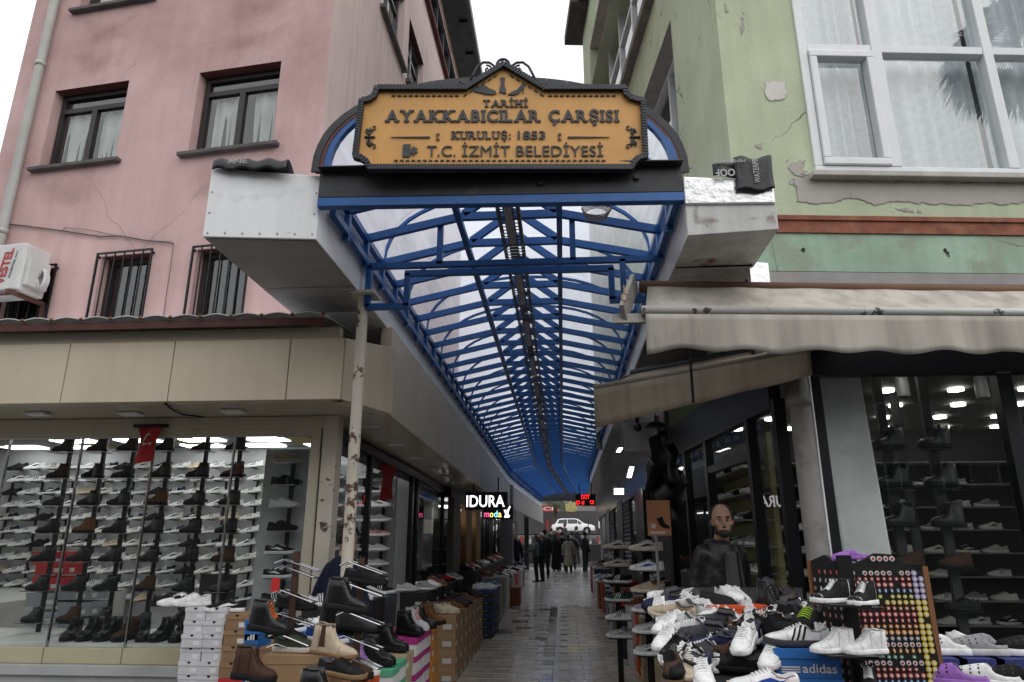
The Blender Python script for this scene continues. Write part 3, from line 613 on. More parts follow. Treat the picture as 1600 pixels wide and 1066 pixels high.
# hanging service frame
b = MB(); Y = 4.95; w = .045
for p, q in (((-1.51, 3.64), (.78, 3.64)), ((-1.49, 3.64), (-1.49, 3.3)), ((-1.5, 3.3), (-1.16, 3.3)), ((-1.18, 3.3), (-1.18, 3.57)), ((-1.2, 3.57), (.43, 3.57)), ((.41, 3.57), (.41, 3.31)), ((.39, 3.31), (.74, 3.31)), ((.5, 3.64), (.5, 3.31)), ((-.93, 3.64), (-.93, 4.0)), ((.12, 3.64), (.12, 4.0))):
    b.beam((p[0], Y, p[1]), (q[0], Y, q[1]), w, w)
cp(b, 'service_frame', blue_st)
b = MB()
for k in range(5): b.tube([(.27 + .1 * math.cos(t) * (1 - .06 * k), 4.2 + .01 * k, 3.70 + .05 * math.sin(t) - .006 * k) for t in [i * math.pi / 10 for i in range(21)]], .004, 5)
tag(b.build('cable_coil', M('beige_cable', (.35, .31, .25), .6)), 'loose coil of pale cable hung under the dark beam below the sign', 'cable')

# ---------------------------------------------------------------- the yellow sign board
YS = 3.86
sign = thing('arcade_sign', 'yellow wooden sign board with dark lettering above the arcade entrance', 'sign', atY(785, 262, 3.86))
SW = Wall(-.35, YS, math.cos(PH), math.sin(PH))
def sp(px, py): return SW.uv(px, py)
out = [(590, 140), (728, 140), (787, 103), (850, 140), (975, 140)]
out += [(978, 149), (985, 155), (995, 158), (1004, 160), (1008, 246)] + [(998, 249), (990, 255), (986, 264)]
out += [(578, 264), (574, 255), (566, 249), (556, 246), (566, 160), (577, 158), (585, 153), (588, 147)]
poly = [sp(*p) for p in out]
yel = M('yellow_board', (.66, .335, .085), .5, 0, .07, 3, streak=.1, dirt=(.48, .27, .09), dirt_s=2.6, dirt_lo=.5, dirt_hi=.8)
lead = M('dark_letter', (.04, .042, .045), .6)
b = MB(); b.prism(poly, lambda u, v, d: SW.at(u, v, d - .05), .05); pb(b, 'board', yel, sign)
rope = MB(); pp = [SW.at(u, v, .005) for u, v in poly + poly[:1]]
L_ = 0
for p, q in zip(pp, pp[1:]):
    rope.beam(p, q + (q - p).normalized() * .01, .034, .05, up=(0, 1, 0)); n = max(1, int((q - p).length / .02))
    for i in range(n):
        c = p + (q - p) * ((i + .5) / n); d = (q - p).normalized(); s_ = SW.n.cross(d)
        rope.beam(c - s_ * .018 - d * .005 + SW.n * .024, c + s_ * .018 + d * .005 + SW.n * .024, .01, .01, up=(0, 1, 0))
pb(rope, 'rope_frame', M('rope_iron', (.045, .047, .055), .5, .4, .15, 20), sign)
# slab-serif lettering: each glyph gets foot and head bars where a slab face has them
SER = {'A': 'bl br', 'Y': 'tl tr bc', 'K': 'tl bl tr br', 'B': '', 'I': 'tc bc', 'İ': 'tc bc', 'C': '', 'L': 'tl bl', 'R': 'tl bl br', 'Ç': '', 'Ş': '', 'S': '', 'U': 'tl tr', 'T': 'bc', 'H': 'tl tr bl br'}
def slab_line(txt, px0, px1, pyb, pyt, bold):
    x0, z0 = sp(px0, pyb); x1, z1 = sp(px1, pyt); h = z1 - z0; b = MB(); cur = 0; ch = None
    H_ = text_mesh('H', bold, .5); ch = max(v.co.y for v in H_.vertices)
    for c in txt:
        if c == ' ': cur += .42; continue
        me = text_mesh(c, bold, .5); vs = verts(me); a = min(v.x for v in vs); e = max(v.x for v in vs); w = e - a; n = len(b.v)
        b.v += [(v.x - a + cur, v.y, v.z + .5) for v in vs]
        for p in me.polygons: b.face([n + i for i in p.vertices])
        t = .13 * ch; sw = .16
        for s_ in SER.get(c, '').split():
            cy = 0 if s_[0] == 'b' else ch - t; cx = cur + (.09 if s_[1] == 'l' else w - .09 if s_[1] == 'r' else w / 2)
            xl, xr = cx - sw, cx + sw
            if c in 'LBR' and s_[1] == 'l': xr = cx + .02
            b.box(xl, xr, cy, cy + t, 0, .93)
        cur += w + .13
    k = (x1 - x0) / (cur - .13)
    b.v = [tuple(SW.at(x0 + x * k, z0 + y / ch * h, .003 + .006 * z)) for x, y, z in b.v]
    return pb(b, 'lettering', lead, sign, fix=False)
slab_line('TARİHİ', 755, 825, 168, 157, .02); slab_line('AYAKKABICILAR ÇARŞISI', 603, 965, 191, 173, .03); slab_line('KURULUŞ:', 706, 798, 218, 206, .015)
def sign_text(t, x0, x1, yb, yt, bold=0, mat=lead):
    (a, z0), (c, z1) = sp(x0, yb), sp(x1, yt); o = fit_text('lettering', t, lambda u, v, d: SW.at(a + u, z0 + v, .004 + d), c - a, z1 - z0, mat, None, bold, .006); o.parent = sign; o.matrix_parent_inverse = par_world(sign).inverted()
sign_text('1853', 809, 852, 218, 206, .02); sign_text('T.C. İZMİT BELEDİYESİ', 667, 942, 245, 229, .0)
def spoly(name, polys, mat=lead, t=.006):
    b = MB()
    for pl in polys: b.prism([sp(*p) for p in pl], lambda u, v, d: SW.at(u, v, .003 + d), t)
    return pb(b, name, mat, sign)
dash = []
for x in list(range(612, 715, 9)) + list(range(857, 960, 9)): dash.append([(x, 149.6), (x + 6, 149.6), (x + 6, 151.2), (x, 151.2)])
for x in range(616, 945, 9): dash.append([(x, 250.8), (x + 6, 250.8), (x + 6, 252.4), (x, 252.4)])
for i in range(6):
    for s_ in (-1, 1):
        xa, ya = 787 + s_ * (10 + 9.4 * i), 117 + 5.9 * i; dash.append([(xa, ya), (xa + s_ * 5.5, ya + 3.5), (xa + s_ * 5.5, ya + 5.2), (xa, ya + 1.7)])
spoly('stitching', dash)
spoly('rule', [[(611, 215), (672, 214.2), (672, 216.6), (611, 215.6)], [(887, 214.2), (952, 215), (952, 215.6), (887, 216.6)]])
# shoe, boot and pump pictograms
spoly('shoe_picture', [[(740, 137), (743, 134), (750, 136), (757, 134), (764, 139), (774, 143), (776, 147), (770, 149), (757, 148), (752, 146), (741, 144)], [(782, 122), (789, 122), (788, 134), (791, 142), (791, 147), (786, 147), (782, 144), (781, 147.5), (780, 147.5), (781, 138), (783, 132)], [(793, 149), (799, 145), (808, 141), (817, 131), (820, 133), (819, 138), (818, 147), (817, 147), (816.5, 139), (811, 147), (804, 149.5)]])
b = MB()
def curl(pts, r=.004): b.tube([SW.at(*sp(*p), .006) for p in pts], r, 6)
def spiral(cx, cy, r, t0, turns, n=16, sgn=1): return [(cx + r * (1 - .75 * i / n) * math.cos(t0 + sgn * turns * 2 * math.pi * i / n), cy + r * (1 - .75 * i / n) * math.sin(t0 + sgn * turns * 2 * math.pi * i / n)) for i in range(n + 1)]
for s_, cx in ((1, 576), (-1, 990)):
    for sy in (-1, 1):
        curl([(cx + s_ * 2, 215), (cx + s_ * 3, 215 + sy * 9)] + spiral(cx + s_ * 8, 215 + sy * 15, 5, math.pi if s_ > 0 else 0, .9, sgn=sy * s_)); curl(spiral(cx + s_ * 1, 215 + sy * 7, 5, 0, 1.1, sgn=sy)); curl(spiral(cx - s_ * 1, 215 + sy * 10, 4, 1.5, 1.0, sgn=-sy))
    curl([(cx - 6, 215), (cx + 10, 215)], .008)
for s_, cx in ((1, 684), (-1, 874)):
    for sy in (-1, 1): curl(spiral(cx, 215 + sy * 3, 3, 0, 1.1, sgn=sy), .003)
tag(pb(b, 'scroll_ornament', lead, sign, smooth=True), kind='stuff')
# municipal emblem: dark square with a leaf
spoly('emblem', [[(630, 227), (642, 226), (641, 233), (644, 238), (640, 246), (629, 246)], [(643, 231), (646, 232), (647, 228), (650, 233), (653, 232), (651, 237), (653, 239), (648, 241), (647, 246), (645, 241), (642, 241), (644, 237)]])
# wrought iron crest
b = MB()
def wrought(pts, r=.009): b.tube([SW.at(*sp(*p), -.02) for p in pts], r, 8)
wrought([(786 + 10 * math.cos(t), 99 + 9.5 * math.sin(t)) for t in [i * math.pi / 10 for i in range(21)]])
for s_ in (-1, 1):
    wrought([(786 + s_ * 52, 124), (786 + s_ * 46, 112), (786 + s_ * 40, 101), (786 + s_ * 31, 94.5), (786 + s_ * 21, 95), (786 + s_ * 13, 101), (786 + s_ * 11, 107)])
    wrought(spiral(786 + s_ * 24, 106, 7, -1.2 if s_ > 0 else math.pi + 1.2, 1.1, sgn=-s_), .007); wrought(spiral(786 + s_ * 68, 129, 5, 0, 1.0, sgn=s_), .007); wrought([(786 + s_ * 52, 124), (786 + s_ * 60, 134), (786 + s_ * 70, 134)], .008)
pb(b, 'iron_crest', M('rope_iron', (.045, .047, .055)), sign, smooth=True)
b = MB()
for px in (640, 900): b.slab(SW, sp(px, 264)[0] - .03, sp(px, 264)[0] + .03, 3.88, sp(px, 262)[1] + .02, -.1, -.06)
pb(b, 'foot', dark_st, sign)

# ================================================================ LEFT CORNER SHOP
ZF = 5.1; GY = 5.88; SX = -2.13
shop = thing('corner_shop', 'beige clad corner shoe shop with wide window under the pink building', 'shop', (-3.5, GY, 0))
def lp(b, name, mats, par=None, **k): return pb(b, name, mats, par or shop, **k)
# fascia panels with open joints
xs = [-6.6, -5.4, -3.99, -3.10, -2.14, -1.70]
for a, c in zip(xs, xs[1:]): lp(MB().box(a + .004, c - .004, ZF, ZF + .12, 2.605, 3.10), 'fascia_panel', beige_al, bev=.004)
lp(MB().hexa([(-1.695, ZF + .01, 2.605), (-1.46, 5.78, 2.605), (-1.56, 5.86, 2.605), (-1.8, ZF + .1, 2.605), (-1.695, ZF + .01, 3.10), (-1.46, 5.78, 3.2), (-1.56, 5.86, 3.2), (-1.8, ZF + .1, 3.10)]), 'fascia_panel', beige_al, bev=.004)
lp(MB().box(-6.6, -1.75, ZF + .02, ZF + .1, 3.104, 3.2), 'fascia_cap', M('beige_cap', (.44, .39, .30), .5, 0, .05, 3), bev=.004)
ya = 5.79; i = 0
while ya < 30:
    L_ = 1.15; b = MB(); d0, d1, x0, x1 = cdz(ya), cdz(ya + L_), cdx(ya), cdx(ya + L_)
    ztop = 3.415; zb = 2.63 if ya < 14 else 2.75
    b.hexa([(-1.6 + x0, ya + .004, zb + d0), (-1.5 + x0, ya + .004, zb + d0), (-1.5 + x1, ya + L_ - .004, zb + d1), (-1.6 + x1, ya + L_ - .004, zb + d1), (-1.6 + x0, ya + .004, ztop + d0), (-1.5 + x0, ya + .004, ztop + d0), (-1.5 + x1, ya + L_ - .004, ztop + d1), (-1.6 + x1, ya + L_ - .004, ztop + d1)])
    if ya < 12.4: lp(b, 'fascia_panel', beige_al, bev=.004)
    else: cp(b, 'fascia_panel', M('pale_cladding', (.40, .39, .37), .4, 0, .06, 2, streak=.15), bev=.004)
    ya += L_; i += 1
# soffit, unlit square lamps
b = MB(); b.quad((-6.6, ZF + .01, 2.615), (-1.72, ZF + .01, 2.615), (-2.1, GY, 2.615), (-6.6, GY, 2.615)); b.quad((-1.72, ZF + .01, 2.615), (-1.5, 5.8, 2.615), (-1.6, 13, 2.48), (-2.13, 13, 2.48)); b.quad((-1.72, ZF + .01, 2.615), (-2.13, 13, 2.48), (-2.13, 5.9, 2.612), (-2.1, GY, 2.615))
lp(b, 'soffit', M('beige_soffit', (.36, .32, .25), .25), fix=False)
for p in ((60, 645), (205, 645), (365, 641)):
    q = atZ(*p, 2.61); lp(MB().box(q.x - .09, q.x + .09, q.y - .06, q.y + .06, 2.585, 2.612), 'soffit_lamp', white_pvc, bev=.008)
for y in (6.3, 7.4, 8.5, 9.6, 10.7, 11.8): lp(MB().box(-1.9, -1.72, y - .06, y + .06, 2.585 - .018 * (y - 5.9), 2.612 - .018 * (y - 5.9)), 'soffit_lamp', white_pvc, bev=.008)
b = MB(); b.tube([atZ(*p, 2.6) for p in ((258, 630), (268, 640), (285, 648), (305, 650), (318, 652))], .008, 6); lp(b, 'loose_wire', black_m, smooth=True)
# corrugated roof with white ridges behind the fascia
cor = M('corrugated_sheet', (.72, .74, .76), .5, 0, .05, 4)
b = MB(); nx = 110
b.grid(lambda s, t: Vector((-6.6 + 4.75 * s, 4.98 + (1.35 + .5 * (1 - s)) * t, 3.265 + .024 * abs(math.sin(s * 19 * math.pi)) + .16 * t)), nx * 2, 1); o = lp(b, 'corrugated_roof', cor, fix=False); o.modifiers.new('s', 'SOLIDIFY').thickness = .006
lp(MB().beam((-6.6, 5.02, 3.215), (-1.85, 5.02, 3.215), .03, .06), 'gutter_board', M('oxide_board', (.075, .022, .018), .7, 0, .3, 5))
b = MB()
for i in range(20):
    x = -6.6 + 4.75 * (i / 19); b.ball((x, 4.985, 3.268), (.018, .02, .014), 8, 5)
tag(lp(b, 'roof_caps', M('rusty_cap', (.2, .1, .03), .8), smooth=True), kind='stuff')
# window wall
b = MB(); b.box(-6.6, -2.05, GY - .03, GY + .06, 2.5, 2.61); b.box(-2.19, -2.10, GY - .03, GY + .06, .56, 2.5); b.box(-6.6, -2.19, GY - .02, GY + .05, 2.44, 2.5)
lp(b, 'window_frame', cream_fr, bev=.004)
mx_ = [-6.6, -5.0, -4.31, -3.63, -2.89, -2.2]
for a, c in zip(mx_, mx_[1:]):
    lp(MB().box(a + .004, c - .004, GY - .03, GY + .05, .58, .70), 'sill_panel', M('beige_sill', (.44, .40, .27), .45, 0, .05, 4), bev=.004); lp(MB().box(a + .006, c - .006, GY, GY + .008, .70, 2.45), 'pane', shop_glass)
for x in mx_[1:-1]: lp(MB().box(x - .006, x + .006, GY - .01, GY + .015, .70, 2.45), 'mullion', chrome)
lp(MB().box(-6.6, -2.05, GY - .08, GY + .06, .5, .578), 'marble_ledge', marble, bev=.004); lp(MB().box(-6.6, -2.08, GY - .04, GY + .06, .06, .498), 'marble_base', marble)
lp(MB().box(-2.075, -1.945, GY - .06, GY + .10, .06, 2.61), 'pier', chip_p, bev=.006)
# alley side glazing
b = MB(); ysd = [6.0, 7.55, 9.75, 10.15, 12.35]
for y in ysd: b.box(SX - .03, SX + .03, y - .035, y + .035, .3, 2.5 - .018 * (y - 5.9))
b.beam((SX, 5.98, 2.53), (SX, 12.4, 2.42), .08, .09); b.box(SX - .03, SX + .03, 6, 12.4, .28, .4); lp(b, 'window_frame', char_m)
for a, c in zip(ysd, ysd[1:]):
    if a != 7.55: lp(MB().box(SX - .004, SX + .004, a + .03, c - .03, .4, 2.45 - .018 * (c - 5.9)), 'pane', shop_glass)
lp(MB().box(SX - .04, SX + .05, 6, 12.4, .05, .28), 'base_wall', marble)
# room: floor, ceiling with LED panels, white display walls
b = MB(); b.quad((-9, 5.95, .3), (-2.16, 5.95, .3), (-2.16, 12.4, .3), (-9, 12.4, .3)); lp(b, 'floor', M('shop_floor', (.4, .39, .37), .3), fix=False)
b = MB(); b.box(-9, -2.16, 10.05, 10.15, .3, 3.0); b.box(-9.1, -9, 5.9, 10.1, .3, 3.0); lp(b, 'back_wall', white_wall)
b = MB(); b.quad((-9, 5.93, 2.9), (-2.16, 5.93, 2.9), (-2.16, 12.4, 2.9), (-9, 12.4, 2.9)); b.quad((-9, 5.93, 2.5), (-2.1, 5.93, 2.5), (-2.1, 5.93, 2.9), (-9, 5.93, 2.9)); b.quad((-2.16, 5.93, 2.35), (-2.16, 12.4, 2.35), (-2.16, 12.4, 2.9), (-2.16, 5.93, 2.9))
lp(b, 'ceiling', M('grey_ceiling', (.17, .18, .20), .7, 0, .05, 3), fix=False)
for i in range(5):
    for j in range(7):
        x = -8.0 + j * .92 + (.3 if i % 2 else 0); y = 7.3 + i * .6
        if x > -2.6 or (i * 3 + j) % 5 == 4: continue
        lp(MB().box(x - .28, x + .28, y - .14, y + .14, 2.875, 2.898), 'led_panel', led_m)
for i in range(4):
    lp(MB().box(-8.6 + i * 1.6, -8.2 + i * 1.6, 6.2, 9.8, 2.885, 2.899), 'ceiling_stripe', M('mustard_stripe', (.30, .22, .05), .7))
lp(MB().box(-3.3, -2.25, 9.3, 9.4, .3, 2.55), 'display_panel', white_wall); lp(MB().box(-2.92, -2.22, 6.62, 6.68, .6, 2.42), 'display_panel', M('pale_grey_panel', (.5, .52, .52), .5))
lp(MB().box(-2.95, -2.45, 11.0, 11.1, .3, 2.3), 'display_panel', white_wall)
lp(MB().box(-9, -6.2, 6.6, 9.9, .3, .9), 'counter', M('shop_counter', (.45, .45, .44), .5), bev=.01)
b = MB(); b.box(-3.95, -3.55, 7.6, 7.63, .75, 1.2); b.box(-3.85, -3.65, 7.58, 7.6, .3, .75); lp(b, 'mirror_stand', M('dark_mirror', (.06, .06, .055), .15))
lp(MB().box(-6.6, -2.2, 5.95, 6.95, .3, .72), 'window_bed', M('window_bed_white', (.6, .6, .58), .6))
# pole that carries the box
b = MB(); b.tube([(-1.52, 4.97, 0), (-1.53, 4.97, 3.42)], .042, 16); b.box(-1.62, -1.42, 4.87, 5.07, 3.395, 3.418)
tag(b.build('support_pole', M('rust_chipped_pole', (.56, .51, .43), .6, 0, .06, 5, dirt=(.09, .04, .025), dirt_s=6, dirt_lo=.56, dirt_hi=.59, streak=.2), smooth=False), 'cream painted pole with chipped rusty paint in front of the corner shop', 'pole')
# flags
red_f = M('flag_red', (.40, .012, .018), .7); wht_f = M('flag_white', (.7, .7, .68), .7)
fg = thing('flag', 'small red flag with white crescent and star hung on the corner shop window', 'flag', (atY(232, 690, 5.82).x, 5.8, 2.5))
def flag(root, x, y, z, dirx, diry, w, h, emblem):
    f = lambda s, t: Vector((x + dirx * w * (s - .5) * (1 - .35 * t) + .02 * math.sin(t * 5 + s * 2), y + diry * w * (s - .5) * (1 - .35 * t) + .02 * math.sin(s * 6 + t * 3), z - h * t + .04 * t * s))
    b = MB(); b.grid(f, 10, 14); o = pb(b, 'cloth', red_f, root, smooth=True, fix=False); o.modifiers.new('s', 'SOLIDIFY').thickness = .003
    if emblem:
        n = Vector((diry, -dirx, 0)) * .012; b = MB(); pts = []
        for i in range(25): t = .5 + i / 24 * (2 * math.pi - 1.0); pts.append((.5 + .26 * math.cos(t), .36 + .17 * math.sin(t)))
        for i in range(25): t = 2 * math.pi - .75 - i / 24 * (2 * math.pi - 1.5); pts.append((.57 + .2 * math.cos(t), .36 + .13 * math.sin(t)))
        b.prism(pts, lambda u, v, d: f(u, v) + n * (1 + d), .3)
        st = [(.8 + (.09 if k % 2 == 0 else .035) * math.cos(k * math.pi / 5), .5 + (.06 if k % 2 == 0 else .024) * math.sin(k * math.pi / 5)) for k in range(10)]
        b2 = MB(); b2.prism(st, lambda u, v, d: f(u, v) + n * (1 + d), .3); pb(b, 'crescent', wht_f, root); pb(b2, 'star', wht_f, root)
fxx = atY(232, 690, 5.82).x; flag(fg, fxx, 5.80, 2.52, 1, 0, .21, .33, True); pb(MB().box(fxx - .16, fxx + .16, 5.815, 5.83, 2.52, 2.55), 'header_strip', black_m, fg)
fg2 = thing('flag', 'narrow red flag hung in the alley side window of the corner shop', 'flag', (-2.09, 8.2, 2.4)); flag(fg2, -2.09, 8.2, 2.42, .15, 1, .45, .42, False)
# display rails in the window and on walls
def rail(x, y, z0, z1, par=shop, r=.018): return lp(MB().box(x - r, x + r, y - .012, y + .012, z0, z1), 'display_rail', black_m, par)
RAILX = [atY(p, 850, 6.62).x for p in (82, 137, 185, 243, 303, 358)]
for x in RAILX: rail(x, 6.64, .72, 2.88)
rail(-2.62, 6.59, .72, 2.3); rail(-2.34, 6.59, .72, 2.3)
for j in range(14): rail(-8.35 + j * .48, 10.03, .6, 2.5, r=.012)
for x in (-3.05, -2.68, -2.40): rail(x, 9.28, .5, 2.45)
for y in (7.6, 8.4): lp(MB().box(-3.1, -2.5, y - .14, y + .14, 2.875, 2.898), 'led_panel', led_m)

# ---------------------------------------------------------------- shops further along the left side
def shopfront(name, label, x, y0, y1, zt, cols, lit=None):
    t = thing(name, label, 'shop', (x, (y0 + y1) / 2, zg(y0)))
    z0 = zg(y0)
    s = 1 if x > 0 else -1
    pb(MB().box(min(x + s * .5, x + s * 1.6), max(x + s * .5, x + s * 1.6), y0, y1, z0 - .1, zt + .8), 'wall', M('dark_shop_wall', (.05, .048, .045), .8), t)
    n = len(cols); w = (y1 - y0) / n
    for i, c in enumerate(cols):
        a, e = y0 + i * w, y0 + (i + 1) * w
        if c == 'glass':
            pb(MB().box(x - .004, x + .004, a + .03, e - .03, z0 + .3, zt - .05), 'pane', shop_glass, t); b = MB(); b.box(x - .03, x + .03, a - .02, a + .03, z0, zt); b.box(x - .03, x + .03, a + .03, e - .03, zt - .06, zt); b.box(x - .03, x + .03, a + .03, e - .03, z0, z0 + .3); pb(b, 'window_frame', char_m, t)
            if lit: pb(MB().box(min(x + s * .12, x + s * .4), max(x + s * .12, x + s * .4), a + .15, e - .15, zt - .12, zt - .09), 'led_panel', led_m, t)
            sh = MB()
            for k in range(6): z = z0 + .5 + k * .28; sh.box(min(x + s * .1, x + s * .48), max(x + s * .1, x + s * .48), a + .05, e - .05, z - .008, z)
            pb(sh, 'shelves', white_wall, t)
        elif c == 'shutter':
            sh = MB()
            for k in range(int((zt - z0) / .09)): z = z0 + k * .09; sh.tube([(x, a + .02, z + .045), (x, e - .02, z + .045)], .05, 6)
            pb(sh, 'roller_shutter', M('shutter_grey', (.10, .10, .105), .5, .4), t)
        else:
            pb(MB().box(x - .06, x + .06, a, e, z0, zt), 'pier', c, t, bev=.01)
    pb(MB().box(min(x, x + s * .5), max(x, x + s * .5), y0, y1, zt, zt + .5), 'header', char_m, t)
    return t
wood = M('orange_wood', (.30, .155, .05), .5, 0, .2, 4, streak=.3); taupe = M('taupe_pier', (.15, .125, .105), .6, 0, .1, 3); gpier = M('grey_pier', (.16, .16, .17), .6)
shopfront('shopfront', 'shoe shop with orange wooden piers behind the white lettered LED sign', -2.0, 12.5, 17.5, 2.3, [taupe, 'glass', wood, 'glass', wood, 'glass'], 1)
shopfront('shopfront', 'dark shop with bright shelves beyond the orange wooden piers', -2.0, 17.52, 24, 2.35, ['glass', char_m, 'glass', 'glass', 'glass', char_m], 1)
shopfront('shopfront', 'last dark shop on the left where the alley meets the street', -2.0, 24.02, 31, 2.4, ['glass', char_m, 'glass', 'shutter'], 1)
pl = MB(); pl.box(-1.78, -1.42, 20.0, 20.4, zg(20), 3.1); tag(pl.build('pillar', gpier, bev=.01), 'square grey pillar standing among the stalls beyond the LED signs', 'pillar')
# LED signs
def led_sign(name, label, c, w, h, txt, col, sx=1, parts=None, em=1.6):
    t = thing(name, label, 'sign', c)
    pb(MB().box(c[0] - w / 2, c[0] + w / 2, c[1], c[1] + .06, c[2] - h / 2, c[2] + h / 2), 'casing', black_m, t, bev=.005)
    b = MB(); b.tube([(c[0] - w * .3, c[1] + .03, c[2] + h / 2), (c[0] - w * .3, c[1] + .03, c[2] + h / 2 + .25)], .012, 6); b.tube([(c[0] + w * .3, c[1] + .03, c[2] + h / 2), (c[0] + w * .3, c[1] + .03, c[2] + h / 2 + .25)], .012, 6); pb(b, 'hanger', black_m, t)
    for (tx, x, z, tw, th, cc) in txt:
        o = fit_text('lettering', tx, lambda u, v, d: Vector((c[0] + x + u, c[1] - .003 - d, c[2] + z + v)), tw, th, M('led_' + cc, dict(white=(1, .93, 1), red=(1, .02, .02), pink=(1, .1, .3), green=(.2, 1, .3), cyan=(.3, .8, 1), yellow=(1, .85, .2))[cc], .5, var=0, emit=em), None, .01); o.parent = t; o.matrix_parent_inverse = par_world(t).inverted()
    return t
led_sign('led_sign', 'black hanging LED sign with white dotted letters', (-1.32, 12, 2.21), .72, .3, [('IDURA', -.33, -.1, .66, .19, 'white')], None)
t = led_sign('led_sign', 'small black sign with coloured word and white rabbit', (-1.25, 13.6, 2.08), .58, .26, [('m', -.27, -.09, .1, .12, 'pink'), ('o', -.16, -.09, .07, .12, 'yellow'), ('d', -.08, -.09, .07, .12, 'cyan'), ('a', 0, -.09, .07, .12, 'yellow')], None, em=1.3)
b = MB(); rb_ = [(.0, 0), (.02, .06), (.0, .1), (-.02, .17), (.0, .18), (.03, .12), (.05, .12), (.09, .19), (.11, .18), (.075, .1), (.07, .06), (.1, .02), (.08, 0)]
b.prism([(u * 1.15 + .12, v * 1.15 - .1) for u, v in rb_], lambda u, v, d: Vector((-1.25 + u, 13.597 - d, 2.08 + v)), .006); pb(b, 'rabbit_emblem', MATS['led_white'], t)
led_sign('led_sign', 'small black LED sign with red dotted letters over the alley', (.56, 17, 2.5), .48, .27, [('DOT', -.1, .02, .2, .1, 'red'), ('D tl', -.22, -.11, .18, .09, 'red'), ('CE', .1, -.1, .1, .08, 'red')], None, em=2)

# ================================================================ RIGHT CORNER SHOP
RY = 5.25; RW = Wall(1.70, 5.42, -.075, 1)
rs = thing('dark_shop', 'black framed corner shoe shop under the green building', 'shop', (2.6, RY, 0))
def rp(b, name, mats, par=None, **k): return pb(b, name, mats, par or rs, **k)
b = MB(); b.box(1.86, 7, RY - .04, RY + .08, 2.76, 3.1); b.box(1.86, 1.97, RY - .04, RY + .06, .06, 2.76); b.box(3.25, 3.36, RY - .04, RY + .06, .06, 2.76); b.box(4.6, 4.7, RY - .04, RY + .06, .06, 2.76); b.box(1.97, 7, RY - .03, RY + .05, .06, .55)
b.box(3.36, 4.6, RY - .03, RY + .05, 2.3, 2.36); rp(b, 'window_frame', char_m, bev=.005)
for a, c, z0, z1 in ((1.97, 3.25, .55, 2.76), (3.36, 4.6, .55, 2.3), (3.36, 4.6, 2.36, 2.76), (4.7, 7, .55, 2.76)): rp(MB().box(a + .003, c - .003, RY, RY + .008, z0 + .003, z1 - .003), 'pane', shop_glass)
rp(MB().slab(GW, .0, 6, 2.9, 3.66, -.12, -.04), 'header', M('dark_header', (.02, .02, .022), .5)); rp(MB().slab(GW, .0, 6, 3.56, 3.655, -.03, .0), 'soffit_trim', M('grey_trim', (.3, .29, .28), .7))
# alley side: glass, transom, open door
b = MB(); b.slab(RW, -.02, .05, .06, 2.62, -.05, .04); b.slab(RW, .62, .70, .06, 2.62, -.05, .04); b.slab(RW, 1.95, 2.03, .06, 2.62, -.05, .04); b.slab(RW, 2.85, 2.92, .06, 2.62, -.05, .04); b.slab(RW, 3.75, 3.82, .06, 2.62, -.05, .04)
b.slab(RW, .05, 3.75, 2.56, 2.95, -.05, .045); b.slab(RW, .70, 1.95, 2.22, 2.29, -.04, .035); b.slab(RW, .05, .62, .06, .3, -.04, .035); b.slab(RW, 2.03, 3.75, .06, .3, -.04, .035); rp(b, 'window_frame', char_m)
for a, c, z0, z1 in ((.05, .62, .3, 2.56), (.7, 1.95, 2.29, 2.56), (2.03, 2.85, .3, 2.56), (2.92, 3.75, .3, 2.56)): rp(MB().slab(RW, a + .002, c - .002, z0 + .002, z1 - .002, -.008, 0), 'pane', shop_glass)
# room
b = MB(); b.quad((1.8, RY + .1, .06), (7, RY + .1, .06), (7, 9.6, .06), (1.45, 9.6, .06)); rp(b, 'floor', M('dark_tiles', (.08, .08, .08), .25), fix=False)
dk = M('charcoal_wall', (.035, .036, .038), .7); b = MB(); b.box(1.38, 7, 9.3, 9.4, .06, 2.9); b.box(7, 7.1, RY, 9.4, .06, 2.9); rp(b, 'back_wall', dk)
b = MB(); b.quad((1.72, RY + .06, 2.9), (7, RY + .06, 2.9), (7, 9.6, 2.9), (1.45, 9.6, 2.9)); rp(b, 'ceiling', M('grey_shop_ceiling', (.16, .16, .15), .7), fix=False)
for i in range(5):
    for j in range(6):
        x = 2.2 + j * .62 + (.2 if i % 2 else 0); y = 5.7 + i * .75
        rp(MB().tube([(x, y, 2.875), (x, y, 2.899)], .065, 16), 'downlight', M('downlight_glow', (1, .96, .88), .5, var=0, emit=8))
for x, y in ((2.25, 5.75), (2.9, 5.9), (3.6, 6.0)):
    rp(MB().tube([(x, y, 2.72), (x, y, 2.9)], .05, 14), 'spot_lamp', grey_pl)
rp(MB().hexa([(2.1, 5.42, .06), (2.44, 5.42, .06), (2.44, 5.7, .06), (2.1, 5.7, .06), (2.0, 5.42, 2.9), (2.36, 5.42, 2.9), (2.36, 5.7, 2.9), (2.0, 5.7, 2.9)]), 'white_column', M('white_column', (.8, .8, .79), .5), bev=.02)
b = MB(); b.tube([(2.46, 5.85, 2.2), (2.49, 5.85, 2.2)], .13, 20); rp(b, 'wall_clock', grey_pl)
RR = []                                          # dark upright rails in the window
for x, y in ((2.62, 5.75), (2.98, 5.75), (3.15, 6.6)): rp(MB().box(x - .035, x + .035, y - .02, y + .02, .06, 2.9), 'display_rail', dk)
shelf_m = M('grey_shelf', (.28, .27, .25), .5)
for k in range(8):
    z = .6 + k * .27; rp(MB().box(2.0, 6.9, 8.9, 9.29, z - .012, z), 'shelf', shelf_m); rp(MB().box(1.55, 1.78, 6.0, 8.3, z - .012, z), 'shelf', shelf_m) if 0 else None
